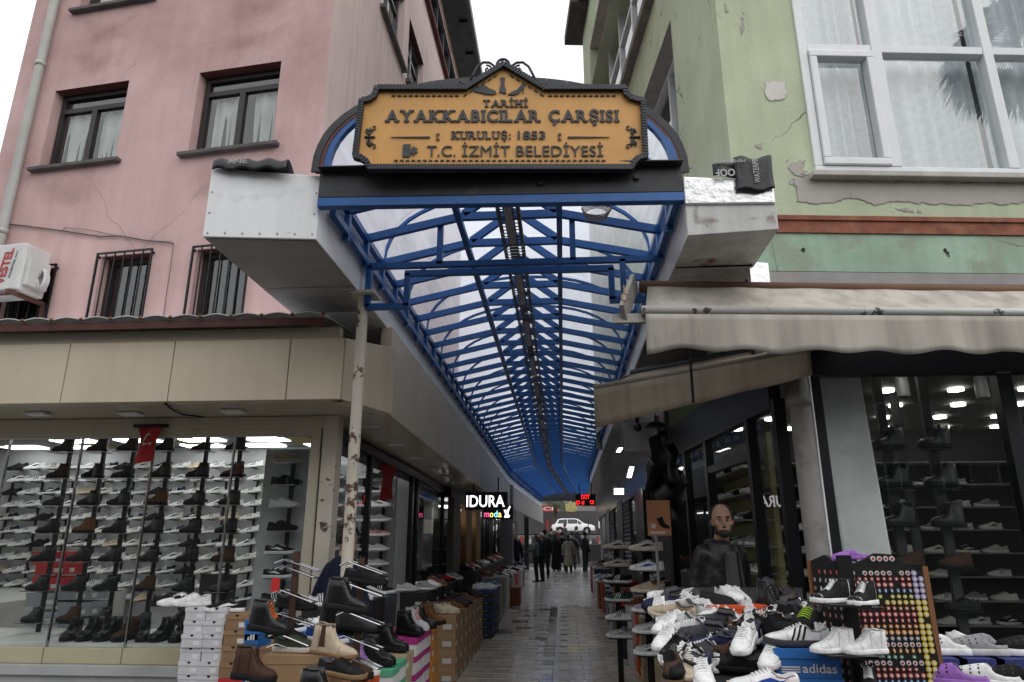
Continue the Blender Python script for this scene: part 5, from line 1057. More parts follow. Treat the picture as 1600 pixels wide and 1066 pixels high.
def shoebox(style, c, size, yaw=0, label='', group=None, sticker=True, texts=(), hole=False, tilt=0):
    w, d, h = size; k = (round(w, 3), round(d, 3), round(h, 3))
    if k not in BC:
        body = MB().box(-w / 2, w / 2, -d / 2, d / 2, 0, h * .97).mesh('box_body'); body.materials.append(None)
        e = .004; lid = MB(); lid.box(-w / 2 - e, w / 2 + e, -d / 2 - e, d / 2 + e, h * .66, h - .002); lid = lid.mesh('box_lid'); lid.materials.append(None)
        st = MB(); st.box(w * .1, w * .38, -d / 2 - .0025, -d / 2 + .001, h * .16, h * .46); st2 = MB(); st2.box(w / 2 - .001, w / 2 + .0025, -d * .36, -d * .12, h * .16, h * .46); st = st.mesh('box_sticker'); st.materials.append(None); st2 = st2.mesh('box_sticker'); st2.materials.append(None); st = (st, st2)
        ho = MB(); ho.prism([(.012 * math.cos(t), h * .97 - .016 * math.sin(t)) for t in [i * math.pi / 8 for i in range(9)]], lambda u, v, dd: Vector((u, -d / 2 - e - .0015 + dd, v)), .003); ho = ho.mesh('box_hole'); ho.materials.append(None)
        BC[k] = (body, lid, st, ho)
    body, lid, st, ho = BC[k]; bc, lc = BOX[style]
    o = put('shoe_box', body, None, None, loc=c, rot=(0, tilt, yaw)); o.material_slots[0].link = 'OBJECT'; o.material_slots[0].material = bm_(bc); tag(o, label, 'box', group)
    l = put('lid', lid, None, o); l.material_slots[0].link = 'OBJECT'; l.material_slots[0].material = bm_(lc)
    if sticker:
        for st_ in st: s_ = put('sticker', st_, None, o); s_.material_slots[0].link = 'OBJECT'; s_.material_slots[0].material = bm_((.6, .6, .6) if style != 'white' else (.68, .68, .7))
    if hole: s_ = put('thumb_hole', ho, None, o); s_.material_slots[0].link = 'OBJECT'; s_.material_slots[0].material = black_m
    for (tx, u, v, tw, th, col, face) in texts:
        if face == 'front': tf = lambda a, b_, dd: Vector((-w / 2 + u + a, -d / 2 - .0015 - dd, v + b_))
        elif face == 'flip': tf = lambda a, b_, dd: Vector((w / 2 - u - a, -d / 2 - .0015 - dd, v + th - b_))
        elif face == 'lid': tf = lambda a, b_, dd: Vector((-w / 2 + u + a, -d / 2 - .0055 - dd, v + b_))
        else: tf = lambda a, b_, dd: Vector((w / 2 + .0045 + dd, -d / 2 + u + a, v + b_))
        if tx == '///':
            m_ = MB()
            for q in range(3): m_.prism([(q * tw / 3, th), (q * tw / 3 + tw * .17, th), (q * tw / 3 + tw * .17 + th * .35, 0), (q * tw / 3 + th * .35, 0)], tf, .001)
            tag(m_.build('stripe_print', bm_(col), o), kind='stuff')
        elif tx == '===':
            m_ = MB()
            for q in range(3): m_.prism([(0, q * th * .38), (tw, q * th * .38), (tw, q * th * .38 + th * .2), (0, q * th * .38 + th * .2)], tf, .001)
            tag(m_.build('stripe_print', bm_(col), o), kind='stuff')
        elif tx == 'leaf':
            m_ = MB(); m_.prism([(tw * (.5 + .5 * math.sin(t) * abs(math.cos(1.5 * t))), th * (.3 + .7 * abs(math.cos(1.5 * t)) * max(0, math.cos(t)) if math.cos(t) > 0 else .3 + .3 * math.cos(t))) for t in [i * math.pi / 12 - math.pi for i in range(24)]], tf, .001); m_.build('leaf_print', bm_(col), o)
        elif tx == 'tri':
            m_ = MB()
            for q in range(3): m_.prism([(q * tw * .33, 0), (q * tw * .33 + tw * .22, 0), (q * tw * .33 + tw * .22 - .0, th * (.4 + .3 * q)), (q * tw * .33 - tw * .02, th * (.34 + .3 * q))], tf, .001)
            tag(m_.build('mountain_print', bm_(col), o), kind='stuff')
        elif tx == 'tick':
            m_ = MB(); m_.prism([(0, th * .5), (tw * .18, 0), (tw, th), (tw * .25, th * .38), (tw * .12, th * .5), (tw * .12, th * .85)], tf, .001); m_.build('tick_print', bm_(col), o)
        else: fit_text('lettering', tx, tf, tw, th, bm_(col), o, .01, .001)
    return o
WT = (.6, .6, .6)
adi = [('===', .03, .055, .09, .03, WT, 'front'), ('adidas', .14, .055, .13, .034, WT, 'front')]

# ---------------------------------------------------------------- shoes inside the corner shop
bt = ['boot_b', 'boot_b', 'boot_b', 'boot_br', 'boot_b', 'boot_b', 'boot_b', 'boot_ch', 'boot_b', 'slip_gr', 'boot_b']
def bracket(x, y, z, par=shop, w=.1, d=.2): return pb(MB().box(x - w, x + w, y - d, y, z - .008, z - .002), 'bracket', chrome, par)
zs7 = [.82, 1.10, 1.36, 1.62, 1.88, 2.14, 2.40]
for i, x in enumerate(RAILX):
    for j, z in enumerate(zs7):
        st_ = bt[(i * 3 + j * 5) % 11]; bracket(x, 6.63, z)
        shoe(st_, (x, 6.52, z), math.pi + rnd.uniform(-.15, .15), 0, 0, ORD[6 - j] + ' from top on ' + ORD[5 - i] + ' rail from grey panel', False, 'boots on the rails of the corner shop window', rnd.uniform(.72, .8))
for i in range(9):
    p = atZ(95 + i * 30, 1003, .72); shoe(bt[i % 7], (p.x, 6.15, .72), -1.5 + rnd.uniform(-.4, .4), 0, 0, 'on the window bed, ' + ORD[8 - i] + ' from the box stacks', False, 'boots on the window bed')
for i, st_ in enumerate(['beige_run', 'all_black', 'w_plain', 'all_black', 'b_swoosh', 'b_swoosh', 'b_stripe']):
    z = 2.27 - i * .21; bracket(-2.62, 6.58, z); shoe(st_, (-2.62, 6.46, z), rnd.uniform(-.1, .1), 0, 0, ORD[i] + ' from top before the grey panel', False, 'shoes on the grey panel rail')
wl = ['w_stripe', 'w_stripe', 'b_stripe', 'w_swoosh', 'b_swoosh', 'grey_run', 'lg_run', 'w_stripe', 'all_black', 'w_stripe', 'beige_run', 'navy_w', 'all_black', 'w_swoosh']
for r_ in range(11):
    z = .74 + r_ * .185
    for j in range(14):
        x = -8.25 + j * .285 + (.05 if r_ % 2 else 0) + rnd.uniform(-.02, .02); lp(MB().box(x - .1, x + .1, 9.86, 10.04, z - .012, z - .003), 'bracket', black_m) if 0 else lp(MB().box(x - .012, x + .012, 9.84, 10.04, z - .016, z - .003), 'bracket', black_m)
        shoe(wl[(r_ * 5 + j * 3 + (r_ * j) % 4) % len(wl)], (x, 9.93, z), math.pi + .55 + rnd.uniform(-.25, .25), R(10), R(6), 'on ' + ORD[10 - r_] + ' row of white back wall', False, 'sneakers on the back wall of the corner shop')
cl_ = ['b_stripe', 'w_swoosh', 'grey_run', 'pink_run', 'lg_run', 'lg_run', 'b_stripe', 'grey_run', 'all_black']
for k, x in enumerate((-3.05, -2.68, -2.40)):
    for i in range(9):
        z = 2.35 - i * .185; bracket(x, 9.27, z); shoe(cl_[(i + k * 4) % 9], (x, 9.17, z), rnd.uniform(-.1, .1), 0, 0, ORD[i] + ' from top on ' + ('inner', 'middle', 'alley')[k] + ' panel rail', False, 'sneakers on the white display panel')
for i in range(8):
    z = 2.1 - i * .2; st_ = ['lime_run', 'w_plain', 'red_run', 'lime_run', 'b_stripe', 'red_run', 'lime_run', 'blue_run'][i]; lp(MB().box(-2.5, -2.22, 10.75, 10.95, z - .012, z - .003), 'bracket', black_m); shoe(st_, (-2.36, 10.85, z), -.3, 0, 0, ORD[i] + ' from top in alley side window', False, 'bright running shoes in the side window')
for i, (px, py, st_) in enumerate(((70, 870, 'red'), (75, 885, 'red'), (70, 910, 'red'), (110, 925, 'grey'), (110, 950, 'grey'), (110, 975, 'grey'), (60, 935, 'grey'), (60, 965, 'grey'))):
    p = atY(px, py, 6.95); shoebox(st_, (p.x, 7.15, max(.32, p.z - .08)), (.34, .3, .13), 0, 'shoe box piled inside the corner shop behind the glass, ' + ('red' if st_ == 'red' else 'blue grey'), 'boxes inside the corner shop')

# ---------------------------------------------------------------- box stacks outside the corner shop
wx = [atY(297, 1000, 5.25).x, atY(330, 1000, 5.25).x]
for k, x in enumerate(wx):
    for i in range(11 + 0 * k):
        shoebox('white', (x + rnd.uniform(-.006, .006) - .004 * i * 0, 5.42 + rnd.uniform(-.012, .012), .06 + i * .092), (.156, .28, .092), rnd.uniform(-.03, .03), 'small white shoe box, ' + ORD[i] + ' up in the ' + ('stack beside the brown one' if k else 'outer stack'), 'white shoe boxes stacked below the window', hole=True)
x = atY(364, 1000, 5.2).x
for i in range(9):
    st_ = 'red' if i < 5 else 'kraft'
    shoebox(st_, (x + rnd.uniform(-.005, .005), 5.38, .06 + i * .108), (.17, .3, .108), rnd.uniform(-.03, .03), ('red shoe box with white tick, ' + ORD[i] + ' up below brown boxes' if i < 5 else 'small brown shoe box, ' + ORD[i - 5] + ' above the red boxes'), 'red and brown boxes beside the white stacks', texts=[('tick', .09, .03, .06, .025, WT, 'front')] if i < 5 else [], hole=i >= 5, sticker=i >= 5)
for i, (st_, px, py, yw) in enumerate((('all_black', 318, 937, 2.9), ('all_black', 332, 936, .2), ('w_plain', 352, 934, -2.4), ('w_plain', 370, 934, -2.4), ('b_swoosh', 388, 940, -2.8))):
    p = atZ(px, py, 1.075); shoe(st_, (p.x, 5.36, 1.073 if i < 4 else 1.033), yw, 0, 0, 'lying on top of the small box stacks')

# ---------------------------------------------------------------- boot stands on the left
def stand(label, x, y, h, arms):
    t = thing('boot_stand', label, 'display stand', (x, y, 0))
    br = M('brown_bar', (.07, .035, .025), .5, .3, .2, 8)
    pb(MB().box(x - .018, x + .018, y + .03, y + .05, .02, h), 'upright', br, t); pb(MB().box(x - .2, x + .2, y - .16, y + .2, .0, .025), 'base', br, t, bev=.006)
    for (z, a) in arms:
        b = MB(); d = Vector((math.cos(a), math.sin(a), 0)); n = Vector((-d.y, d.x, 0))
        for s_ in (-1, 1): o0 = Vector((x, y + .02, z)) + n * .035 * s_; b.tube([o0 - d * .11 + Vector((0, 0, .0)), o0 - d * .06 + Vector((0, 0, .02)), o0 + d * .15 - Vector((0, 0, .045))], .0045, 6)
        e = Vector((x, y + .02, z)) + d * .15 - Vector((0, 0, .045)); b.tube([e - n * .035, e + n * .035], .0045, 6); b.tube([Vector((x, y + .03, z + .012)), Vector((x, y + .03, z + .012)) + n * .04], .005, 6); b.tube([Vector((x, y + .03, z + .012)), Vector((x, y + .03, z + .012)) - n * .04], .005, 6)
        pb(b, 'wire_arm', chrome, t)
    return t
def at_px(st_, px, py, Y, yaw, pitch=0, roll=0, where='', sc=.9): p = atY(px, py, Y); return shoe(st_, p, yaw, pitch, roll, where, True, None, sc)
p = atY(447, 960, 4.15); stand('brown boot stand with chrome wire arms beside the small box stacks', p.x, 4.2, atY(447, 862, 4.2).z, [(atY(440, y, 4.2).z, -.15) for y in (890, 928, 995, 1062)] + [(atY(460, y, 4.2).z, .1) for y in (880, 965, 1012)])
ln = 'on the boot stand beside the small box stacks'
at_px('boot_o', 420, 989, 4.05, -.12, R(7), 0, ln); at_px('boot_br', 396, 1064, 3.95, -.12, R(5), 0, ln); at_px('all_black', 462, 952, 4.3, -.1, R(6), 0, ln); at_px('all_black', 446, 1000, 4.35, -.15, R(6), 0, ln + ', lower arm')
p = atY(462, 1022, 4.15); shoebox('sand', (p.x, 4.25, p.z - .14), (.36, .27, .14), .12, 'tan cardboard boot box under the olive trail shoe'); shoebox('sand', (p.x - .01, 4.25, p.z - .285), (.36, .27, .14), .08, 'tan cardboard boot box below another tan box')
shoebox('kraft', (p.x, 4.25, .0), (.4, .3, p.z - .29), .1, 'big brown carton under the tan boot boxes', sticker=False)
shoe('olive_trail', (p.x - .02, 4.22, p.z + .001), -.1, 0, 0, 'on the tan boot box')
q = atY(478, 992, 4.75); shoebox('blue', (q.x, 4.9, q.z - .12), (.3, .2, .12), -.1, 'blue shoe box with white lettering behind the olive trail shoe', texts=[('adidas', .1, .03, .16, .04, WT, 'front')]); shoebox('kraft', (q.x, 4.9, 0), (.34, .26, q.z - .125), 0, 'tall brown carton under the blue box by the cream pier', sticker=False)
shoe('w_plain', (q.x + .05, 4.88, q.z + .001), -.4, 0, 0, 'with pink trim on the blue box'); shoe('b_swoosh', (q.x - .1, 4.93, q.z + .001), 1.2, 0, 0, 'on the blue box by the stand')
p = atY(510, 1004, 4.4); shoe('blue_run', p, -.25, R(4), 0, 'beside the sand suede boot'); shoebox('dark', (p.x - .02, 4.4, p.z - .101), (.32, .22, .1), 0, 'dark box under the blue running shoe'); shoebox('kraft', (p.x - .02, 4.4, 0), (.34, .25, p.z - .106), 0, 'brown carton below the dark box by the pier', sticker=False)
for i, (px, py) in enumerate(((391, 985), (391, 997), (388, 1064))): p = atY(px, py, 4.5); shoebox('blue', (p.x, 4.62, p.z - .06), (.09, .2, .12), 0, 'small blue box with white mountain mark behind the boot stand', 'small blue boxes behind the boot stand', sticker=False, texts=[('tri', .02, .045, .05, .05, WT, 'front')])
p = atY(431, 914, 4.25); pb(MB().box(p.x - .025, p.x + .025, p.y - .01, p.y - .004, p.z - .04, p.z + .04), 'price_tag', bm_((.55, .02, .02)), thing('price_tag', 'red price tag hanging from the boot stand wire', 'tag', p))
p = atY(553, 960, 3.95); stand('brown boot stand with chrome arms in front of the cream pole', p.x, 4.0, atY(560, 872, 4.0).z, [(atY(550, y, 4.0).z, -.12) for y in (884, 918, 962, 1000, 1030)])
ln = 'on the boot stand in front of the cream pole'
at_px('boot_b', 541, 956, 3.9, -.1, R(6), 0, ln); at_px('all_black', 570, 912, 4.05, -.1, R(7), 0, ln); at_px('slip_gr', 556, 985, 4.05, -.1, R(6), 0, ln); at_px('boot_b', 530, 990, 4.1, -.1, R(6), 0, ln + ', lower arm')
at_px('chel_tan', 521, 1026, 3.72, -.16, R(7), 0, ln); at_px('suede_b', 533, 1058, 3.62, -.14, R(7), 0, ln); at_px('boot_b', 503, 1108, 3.5, -.1, R(6), 0, ln + ', lowest arm')
# ---- rows along the left of the alley
def column_of(style, x, y, ztop, size, n, label, group, z0=0, **k):
    h = (ztop - z0) / n
    for i in range(n): shoebox(style, (x + rnd.uniform(-.006, .006), y + rnd.uniform(-.006, .006), z0 + i * h), (size[0], size[1], h), rnd.uniform(-.025, .025), label + ', ' + ORD[i] + ' up', group, **k)
gl_ = 'box stacks along the left of the alley'
for k, (st_, x, y, zt, sz, n, lb) in enumerate((('orange', -1.36, 4.55, .74, (.3, .5, 0), 6, 'orange red shoe box under the grey hiking boots'), ('greenw', -1.30, 5.02, .72, (.28, .2, 0), 6, 'white shoe box with green lid in the low row'), ('greenw', -1.30, 5.25, .73, (.28, .2, 0), 6, 'white shoe box with green lid in the low row'), ('beige', -1.32, 5.52, .75, (.3, .26, 0), 6, 'beige shoe box between green lidded and magenta boxes'), ('magenta', -1.36, 5.98, .80, (.34, .3, 0), 6, 'white shoe box with magenta lid'), ('magenta', -1.36, 6.32, .80, (.34, .3, 0), 6, 'white shoe box with magenta lid'), ('amber', -1.36, 6.7, .80, (.34, .32, 0), 6, 'amber shoe box at the end of the magenta row'))):
    column_of(st_, x, y, zt, sz, n, lb, gl_)
for k, (st_, px, py, Y, yw, wh) in enumerate((('boot_g', 598, 1032, 4.62, -.5, 'on the orange red boxes'), ('boot_br', 583, 1040, 4.5, -.45, 'with worn toe on the orange red boxes'), ('boot_b', 628, 1014, 5.1, -.45, 'on the green lidded boxes'), ('boot_b', 615, 1004, 5.25, -.5, 'behind on the green lidded boxes'), ('boot_b', 640, 1000, 5.5, -.4, 'on the beige boxes'), ('boot_b', 655, 984, 6.0, -.6, 'on the magenta lidded boxes'), ('boot_s', 667, 976, 6.3, -.7, 'on the magenta lidded boxes'), ('boot_b', 678, 972, 6.45, -.6, 'behind the silver boot'), ('boot_ch', 690, 967, 6.75, -.5, 'on the amber boxes'))):
    z = {0: .742, 1: .742, 2: .722, 3: .732, 4: .752}.get(k, .802); p = atZ(px, py, z); shoe(st_, (max(-1.5, min(-1.2, p.x)), Y, z), yw, 0, 0, wh)
for k, (x, y, n) in enumerate(((-1.82, 5.6, 4), (-1.82, 6.0, 4), (-1.82, 6.4, 4), (-1.8, 6.8, 4))):
    column_of('black' if k < 3 else 'dark', x, y, 1.06, (.34, .36, 0), n, 'black shoe box with three white stripes behind the low row' if k < 3 else 'dark shoe box behind the amber stack', 'black boxes by the alley side window', z0=0, sticker=False, texts=[('///', .03, .1, .1, .08, WT, 'front'), ('leaf', .24, .12, .05, .05, WT, 'front')] if k < 3 else [])
    for j in range(2): shoe(['w_stripe', 'w_stripe', 'w_plain', 'b_stripe'][k], (-1.86 + .12 * j, y - .05 + .1 * j, 1.062), -.35 + rnd.uniform(-.1, .1), 0, 0, 'on the black striped boxes')
column_of('kraft', -2.0, 5.2, .92, (.26, .3, 0), 3, 'brown carton beside the cream pole and black boxes', 'brown cartons behind the pole'); shoe('all_black', (-1.98, 5.2, .922), -.3, 0, 0, 'on the brown carton beside the pole')
y = 8.55
for k in range(7):
    column_of('sand', -1.43, y + k * .4, .72 + zg(y), (.36, .385, 0), 4, 'tall brown boot box in column ' + ['one', 'two', 'three', 'four', 'five', 'six', 'seven'][k] + ' beyond magenta boxes', 'brown boot boxes along the alley', z0=zg(y)); z = .722 + zg(y)
    for j in range(2): shoe(['chel_lt', 'slip_tan', 'slip_br', 'slip_gr', 'slip_tan', 'chel_b', 'slip_br'][k], (-1.48 + .13 * j, y + k * .4, z), -.5, 0, 0, 'on ' + ORD[k] + ' column of brown boot boxes', k < 4, 'short boots on the brown boxes')
for k in range(3): column_of('navy', -1.33, 12.0 + k * .36, .72 + zg(12), (.34, .34, 0), 6, 'black shoe box with blue lid, ' + ORD[k] + ' column past brown boxes', 'blue lidded boxes along the alley', z0=zg(12), sticker=False, texts=[('tick', .2, .03, .06, .03, WT, 'front')])
for k in range(5): column_of('black', -1.75, 8.6 + k * .6, .95 + zg(10), (.3, .5, 0), 5, 'black shoe box behind the brown boot boxes', 'black boxes behind the brown row', z0=zg(8))
mixl = ['lg_run', 'w_plain', 'b_swoosh', 'red_run', 'w_stripe', 'all_black', 'slip_br', 'grey_run', 'slip_tan', 'w_swoosh']
gs_ = 'shoes set out further down the alley'
for k in range(26):
    yy = 8.5 + k * .23; shoe(mixl[(k * 7) % 10], (-1.75 + rnd.uniform(-.1, .1), yy, .952 + zg(10)), -.4 + rnd.uniform(-.3, .3), 0, 0, 'on the boxes left of the alley', False, gs_) if yy < 11.4 else None
for k in range(3):
    for j in range(2): shoe('w_plain' if k < 2 else 'blue_run', (-1.4 + .14 * j, 12.0 + k * .36, .722 + zg(12)), -.6, 0, 0, 'on the blue lidded boxes', False, gs_)
fs = ['kraft', 'orange', 'white', 'grey', 'kraft', 'red', 'white', 'dark', 'sand', 'white']
def far_row(xc, side, y0, y1, n, sd, lab):
    r2 = random.Random(sd)
    for k in range(n):
        y = y0 + (y1 - y0) * k / n; st_ = fs[r2.randrange(10)]; m = r2.choice((3, 4, 5)); zt = r2.uniform(.5, .8); x = xc + r2.uniform(-.05, .05)
        column_of(st_, x, y, zt + zg(y), (.36, (y1 - y0) / n * .9, 0), m, {'kraft': 'brown', 'sand': 'tan', 'orange': 'orange', 'white': 'white', 'grey': 'grey', 'red': 'red', 'dark': 'dark blue'}[st_] + ' shoe box ' + lab, 'box stacks ' + lab, z0=zg(y), sticker=False)
        for j in range(4): s2 = mixl[r2.randrange(10)]; shoe(s2, (x - .1 + .2 * (j % 2), y + (-.1 if j < 2 else .1), zt + zg(y) + .002), (math.pi if side > 0 else 0) + r2.uniform(-.7, .7), 0, 0, '', 'far')
    for k in range(n * 2):
        y = y0 + (y1 - y0) * k / (n * 2); x = xc - side * -.42; z = zg(y) + .95
        for j in range(2): shoe(mixl[r2.randrange(10)], (x + rnd.uniform(-.05, .05), y + .12 * j, z), (math.pi if side > 0 else 0) + r2.uniform(-.4, .4), 0, 0, '', 'far')
    t = MB(); t.hexa([(xc + side * .22, y0 - .2, zg(y0)), (xc + side * .62, y0 - .2, zg(y0)), (xc + side * .62, y1, zg(y1)), (xc + side * .22, y1, zg(y1)), (xc + side * .22, y0 - .2, zg(y0) + .945), (xc + side * .62, y0 - .2, zg(y0) + .945), (xc + side * .62, y1, zg(y1) + .945), (xc + side * .22, y1, zg(y1) + .945)])
    tag(t.build('display_shelf', M('dark_shelf', (.05, .045, .04), .7)), 'long dark display shelf behind the low stacks ' + lab, 'shelf')
far_row(-1.4, -1, 13.4, 23.0, 13, 3, 'far along the left of the alley'); far_row(.98, 1, 9.6, 22, 16, 5, 'along the right of the alley')
# red-brown trunk and the small box lying on the floor
p = atZ(775, 958, 0); shoebox('white', (p.x, p.y, zg(p.y) + .01), (.24, .3, .1), .3, 'single pinkish white shoe box lying on the alley floor')
p = atZ(815, 928, .1); t = MB().box(-1.35, -1.02, 16.6, 17.3, zg(17), zg(17) + .42); tag(t.build('trunk_box', M('red_brown_trunk', (.2, .06, .025), .6), bev=.02), 'red brown crate standing at the edge of the alley floor', 'crate')

# ================================================================ RIGHT SIDE GOODS
def rack(label, x, y, h):
    t = thing('shoe_rack', label, 'rack', (x, y, 0)); pb(MB().box(x - .03, x + .03, y, y + .03, .02, h), 'upright', black_m, t); pb(MB().box(x - .22, x + .22, y - .18, y + .22, .01, .035), 'base', black_m, t); return t
rx1, ry1 = .60, 8.2; rx2, ry2 = .745, 6.6
r1 = rack('slim black shoe rack with six sneakers at the alley edge', rx1, ry1, 1.5); r2_ = rack('black shoe rack of panelled sneakers in front of the slim rack', rx2, ry2, 1.5)
for (t, x, y, Y, pys, sts) in ((r1, rx1, ry1, 8.1, (858, 886, 911, 940, 969, 997), ('brown_dunk', 'navy_dunk', 'b_stripe', 'g_stripe', 'w_stripe', 'grey_dunk')), (r2_, rx2, ry2, 6.5, (861, 892, 926, 957, 990, 1024), ('brown_dunk', 'blue_dunk', 'beige_run', 'maroon_dunk', 'grey_dunk', 'green_dunk'))):
    for py, st_ in zip(pys, sts):
        z = atY(975, py, Y).z; pb(MB().box(x - .13, x + .13, y - .14, y - .001, z - .01, z - .003), 'tray', black_m, t); pb(MB().box(x - .015, x + .015, y - .005, y + .01, z - .03, z - .003), 'bracket', black_m, t)
        shoe(st_, (x - .01, y - .075, z - .002), math.pi - .08, 0, 0, 'on the ' + ('slim black rack' if t is r1 else 'front black rack'))
        shoe(st_, (x + .03, y + .10, z - .002), math.pi - .05, 0, 0, 'behind its pair on the ' + ('slim black rack' if t is r1 else 'front black rack')) if st_ not in ('w_stripe',) else None
        pb(MB().box(x - .1, x + .15, y + .031, y + .16, z - .01, z - .003), 'tray', black_m, t) if st_ != 'w_stripe' else None
for k, (st_, y) in enumerate((('beige', 7.5), ('beige', 7.85), ('beige', 8.6), ('orange', 9.1))): column_of(st_, 1.12, y, .7, (.5, .34, 0), 5, {'beige': 'beige shoe box in the row behind the sneaker racks', 'orange': 'orange shoe box in the row behind the sneaker racks'}[st_], 'boxes behind the sneaker racks', sticker=True)
for k in range(6): shoe(['b_swoosh', 'w_swoosh', 'all_black', 'beige_run', 'b_stripe', 'slip_br'][k], (1.0 + .2 * (k % 2), 7.45 + .26 * k, .702), math.pi + rnd.uniform(-.5, .5), 0, 0, 'on the beige boxes behind the racks')
# sloping display heap
def hz_(Y): return .90 + .25 * (Y - 3.2)
def heap(px, py):
    r = ray(px, py); # plane z = .9 + .25 (y-3.2)
    t = (.9 - .25 * 3.2 - CH) / (r.z - .25 * r.y); return EYE + r * t
tb = thing('display_table', 'sloping display table heaped with shoes in front of the dark shop', 'table', (1.0, 4.0, 0))
b = MB(); b.hexa([(.52, 3.3, .875), (1.04, 3.3, .875), (1.5, 4.7, 1.225), (.66, 4.7, 1.225), (.52, 3.3, .915), (1.04, 3.3, .915), (1.5, 4.7, 1.265), (.66, 4.7, 1.265)]); pb(b, 'tabletop', M('dark_cloth', (.012, .012, .014), .95), tb)
for (x, y) in ((.6, 3.4), (1.0, 3.4), (.76, 4.62), (1.4, 4.62)): pb(MB().box(x - .02, x + .02, y - .02, y + .02, 0, hz_(y) - .05), 'leg', black_m, tb)
sl = math.atan(.25)
def on_heap(st_, px, py, yaw, where, lift=0, pitch=0, roll=0, sc=1.0):
    p = heap(px, py); c, s_ = math.cos(yaw), math.sin(yaw); return shoe(st_, (p.x, p.y, p.z + lift), yaw, pitch - sl * s_, roll + sl * c, where, True, None, sc)
H_ = [('w_swoosh', 1063, 950, 2.6, 'behind the heap beside a red box'), ('beige_run', 1050, 968, 2.8, 'at the back left of the heap'), ('lg_run', 1068, 962, 2.5, 'near the red box on the heap'), ('lg_run', 1064, 986, 2.75, 'in the middle left of the heap'), ('lg_run', 1081, 996, 2.8, 'next to the dark grey boot'), ('slip_gr', 1093, 1007, 2.85, 'on the heap, laid flat'), ('slip_gr', 1113, 988, 2.8, 'on the heap, further back'), ('w_plain', 1128, 980, 2.4, 'on the heap by the orange box'), ('w_plain', 1145, 984, -1.3, 'with heel to the street'), ('w_plain', 1158, 1000, -1.0, 'in the middle of the heap'), ('silver_run', 1170, 968, -1.5, 'on the heap'), ('slip_n', 1113, 1026, 2.75, 'with a tan cuff'), ('slip_br', 1132, 1040, 2.75, 'at the front of the heap'), ('all_black', 1150, 1050, 2.9, 'at the front of the heap'), ('w_plain', 1068, 1047, -1.9, 'at the left front of the heap'), ('beige_run', 1079, 1054, -1.8, 'at the left front of the heap'), ('w_plain', 1097, 1066, -1.6, 'with its toe over the front edge'), ('b_swoosh', 1056, 1028, -2.2, 'at the left edge of the heap'), ('w_swoosh', 1042, 1012, -2.1, 'with black trim at the left edge'), ('w_swoosh', 1046, 988, -2.3, 'behind at the left edge'), ('beige_run', 1186, 982, 2.9, 'with dark stripes behind the blue boxes'), ('pink_run', 1217, 1000, 2.85, 'on the heap behind the blue boxes'), ('w_plain', 1095, 962, 2.2, 'tipped on the heap'), ('all_black', 1236, 976, -1.5, 'by the round column'), ('boot_b', 1210, 962, -1.2, 'at the back of the heap'), ('b_stripe', 1200, 985, 2.9, 'half hidden behind the blue boxes'), ('navy_w', 1078, 945, 2.5, 'at the back of the heap')]
for (st_, px, py, yw, wh) in H_: on_heap(st_, px, py, yw, wh, .012, 0, 0, .9)
r4 = random.Random(11); hs_ = ['w_plain', 'slip_gr', 'w_swoosh', 'all_black', 'grey_run', 'b_swoosh', 'slip_br', 'lg_run', 'navy_w', 'b_stripe', 'slip_n', 'w_stripe']
for i in range(52):
    px = 1030 + 220 * ((i * .618) % 1); py = 945 + 115 * ((i * .381 + .1) % 1)
    if px > 1205 and py > 990: continue
    on_heap(hs_[i % 12], px, py, 2.7 + r4.uniform(-.9, .9) if i % 3 else -1.7 + r4.uniform(-.4, .4), 'half buried in the heap, ' + ORD[i % 12] + ' of its kind' if 0 else 'half buried in the shoe heap', -.012 + .03 * r4.random(), r4.uniform(-.12, .12), r4.uniform(-.25, .25), .86)
shoe('w_plain', atY(1140, 942, 4.35), -1.35, R(0), 0, 'with red tongue on the black bag'); shoe('w_plain', atY(1152, 944, 4.37), -1.45, 0, 0, 'with green heel beside its pair on the bag')
p = heap(1120, 962); b = MB(); b.hexa([(p.x - .12, p.y - .05, p.z - .02), (p.x + .15, p.y - .05, p.z - .02), (p.x + .18, p.y + .14, p.z), (p.x - .1, p.y + .14, p.z), (p.x - .08, p.y, p.z + .13), (p.x + .1, p.y, p.z + .09), (p.x + .14, p.y + .1, p.z + .09), (p.x - .06, p.y + .1, p.z + .13)]); tag(b.build('shoulder_bag', sm('black'), bev=.02), 'black fabric bag with white tag lying on the heap of shoes', 'bag')
p = heap(1162, 962); shoebox('orange', (p.x - .05, p.y + .0, p.z + .01), (.32, .2, .05), .1, 'orange shoe box lid lying in the shoe heap', sticker=False); p = heap(1172, 982); shoebox('greenw', (p.x, p.y, p.z - .03), (.2, .18, .06), .3, 'green lidded box sticking out of the shoe heap', sticker=False)
for i, (px, py, st_) in enumerate(((1040, 958, 'red'), (1042, 968, 'red'))): pass
for k in range(2): shoebox('red', (.93, 5.35, .9 + .11 * k - .02), (.36, .26, .11), .05, 'red shoe box with white tick behind the shoe heap', 'red boxes behind the heap', sticker=False, texts=[('tick', .16, .04, .07, .03, WT, 'front')])
shoebox('kraft', (.93, 5.35, 0), (.42, .32, .878), .05, 'tall brown carton under the red boxes behind the shoe heap', sticker=False); shoe('b_swoosh', (.92, 5.33, 1.102), math.pi - .1, 0, 0, 'on the red boxes behind the heap'); shoe('b_swoosh', (.97, 5.42, 1.102), math.pi + .2, 0, 0, 'behind its pair on the red boxes')
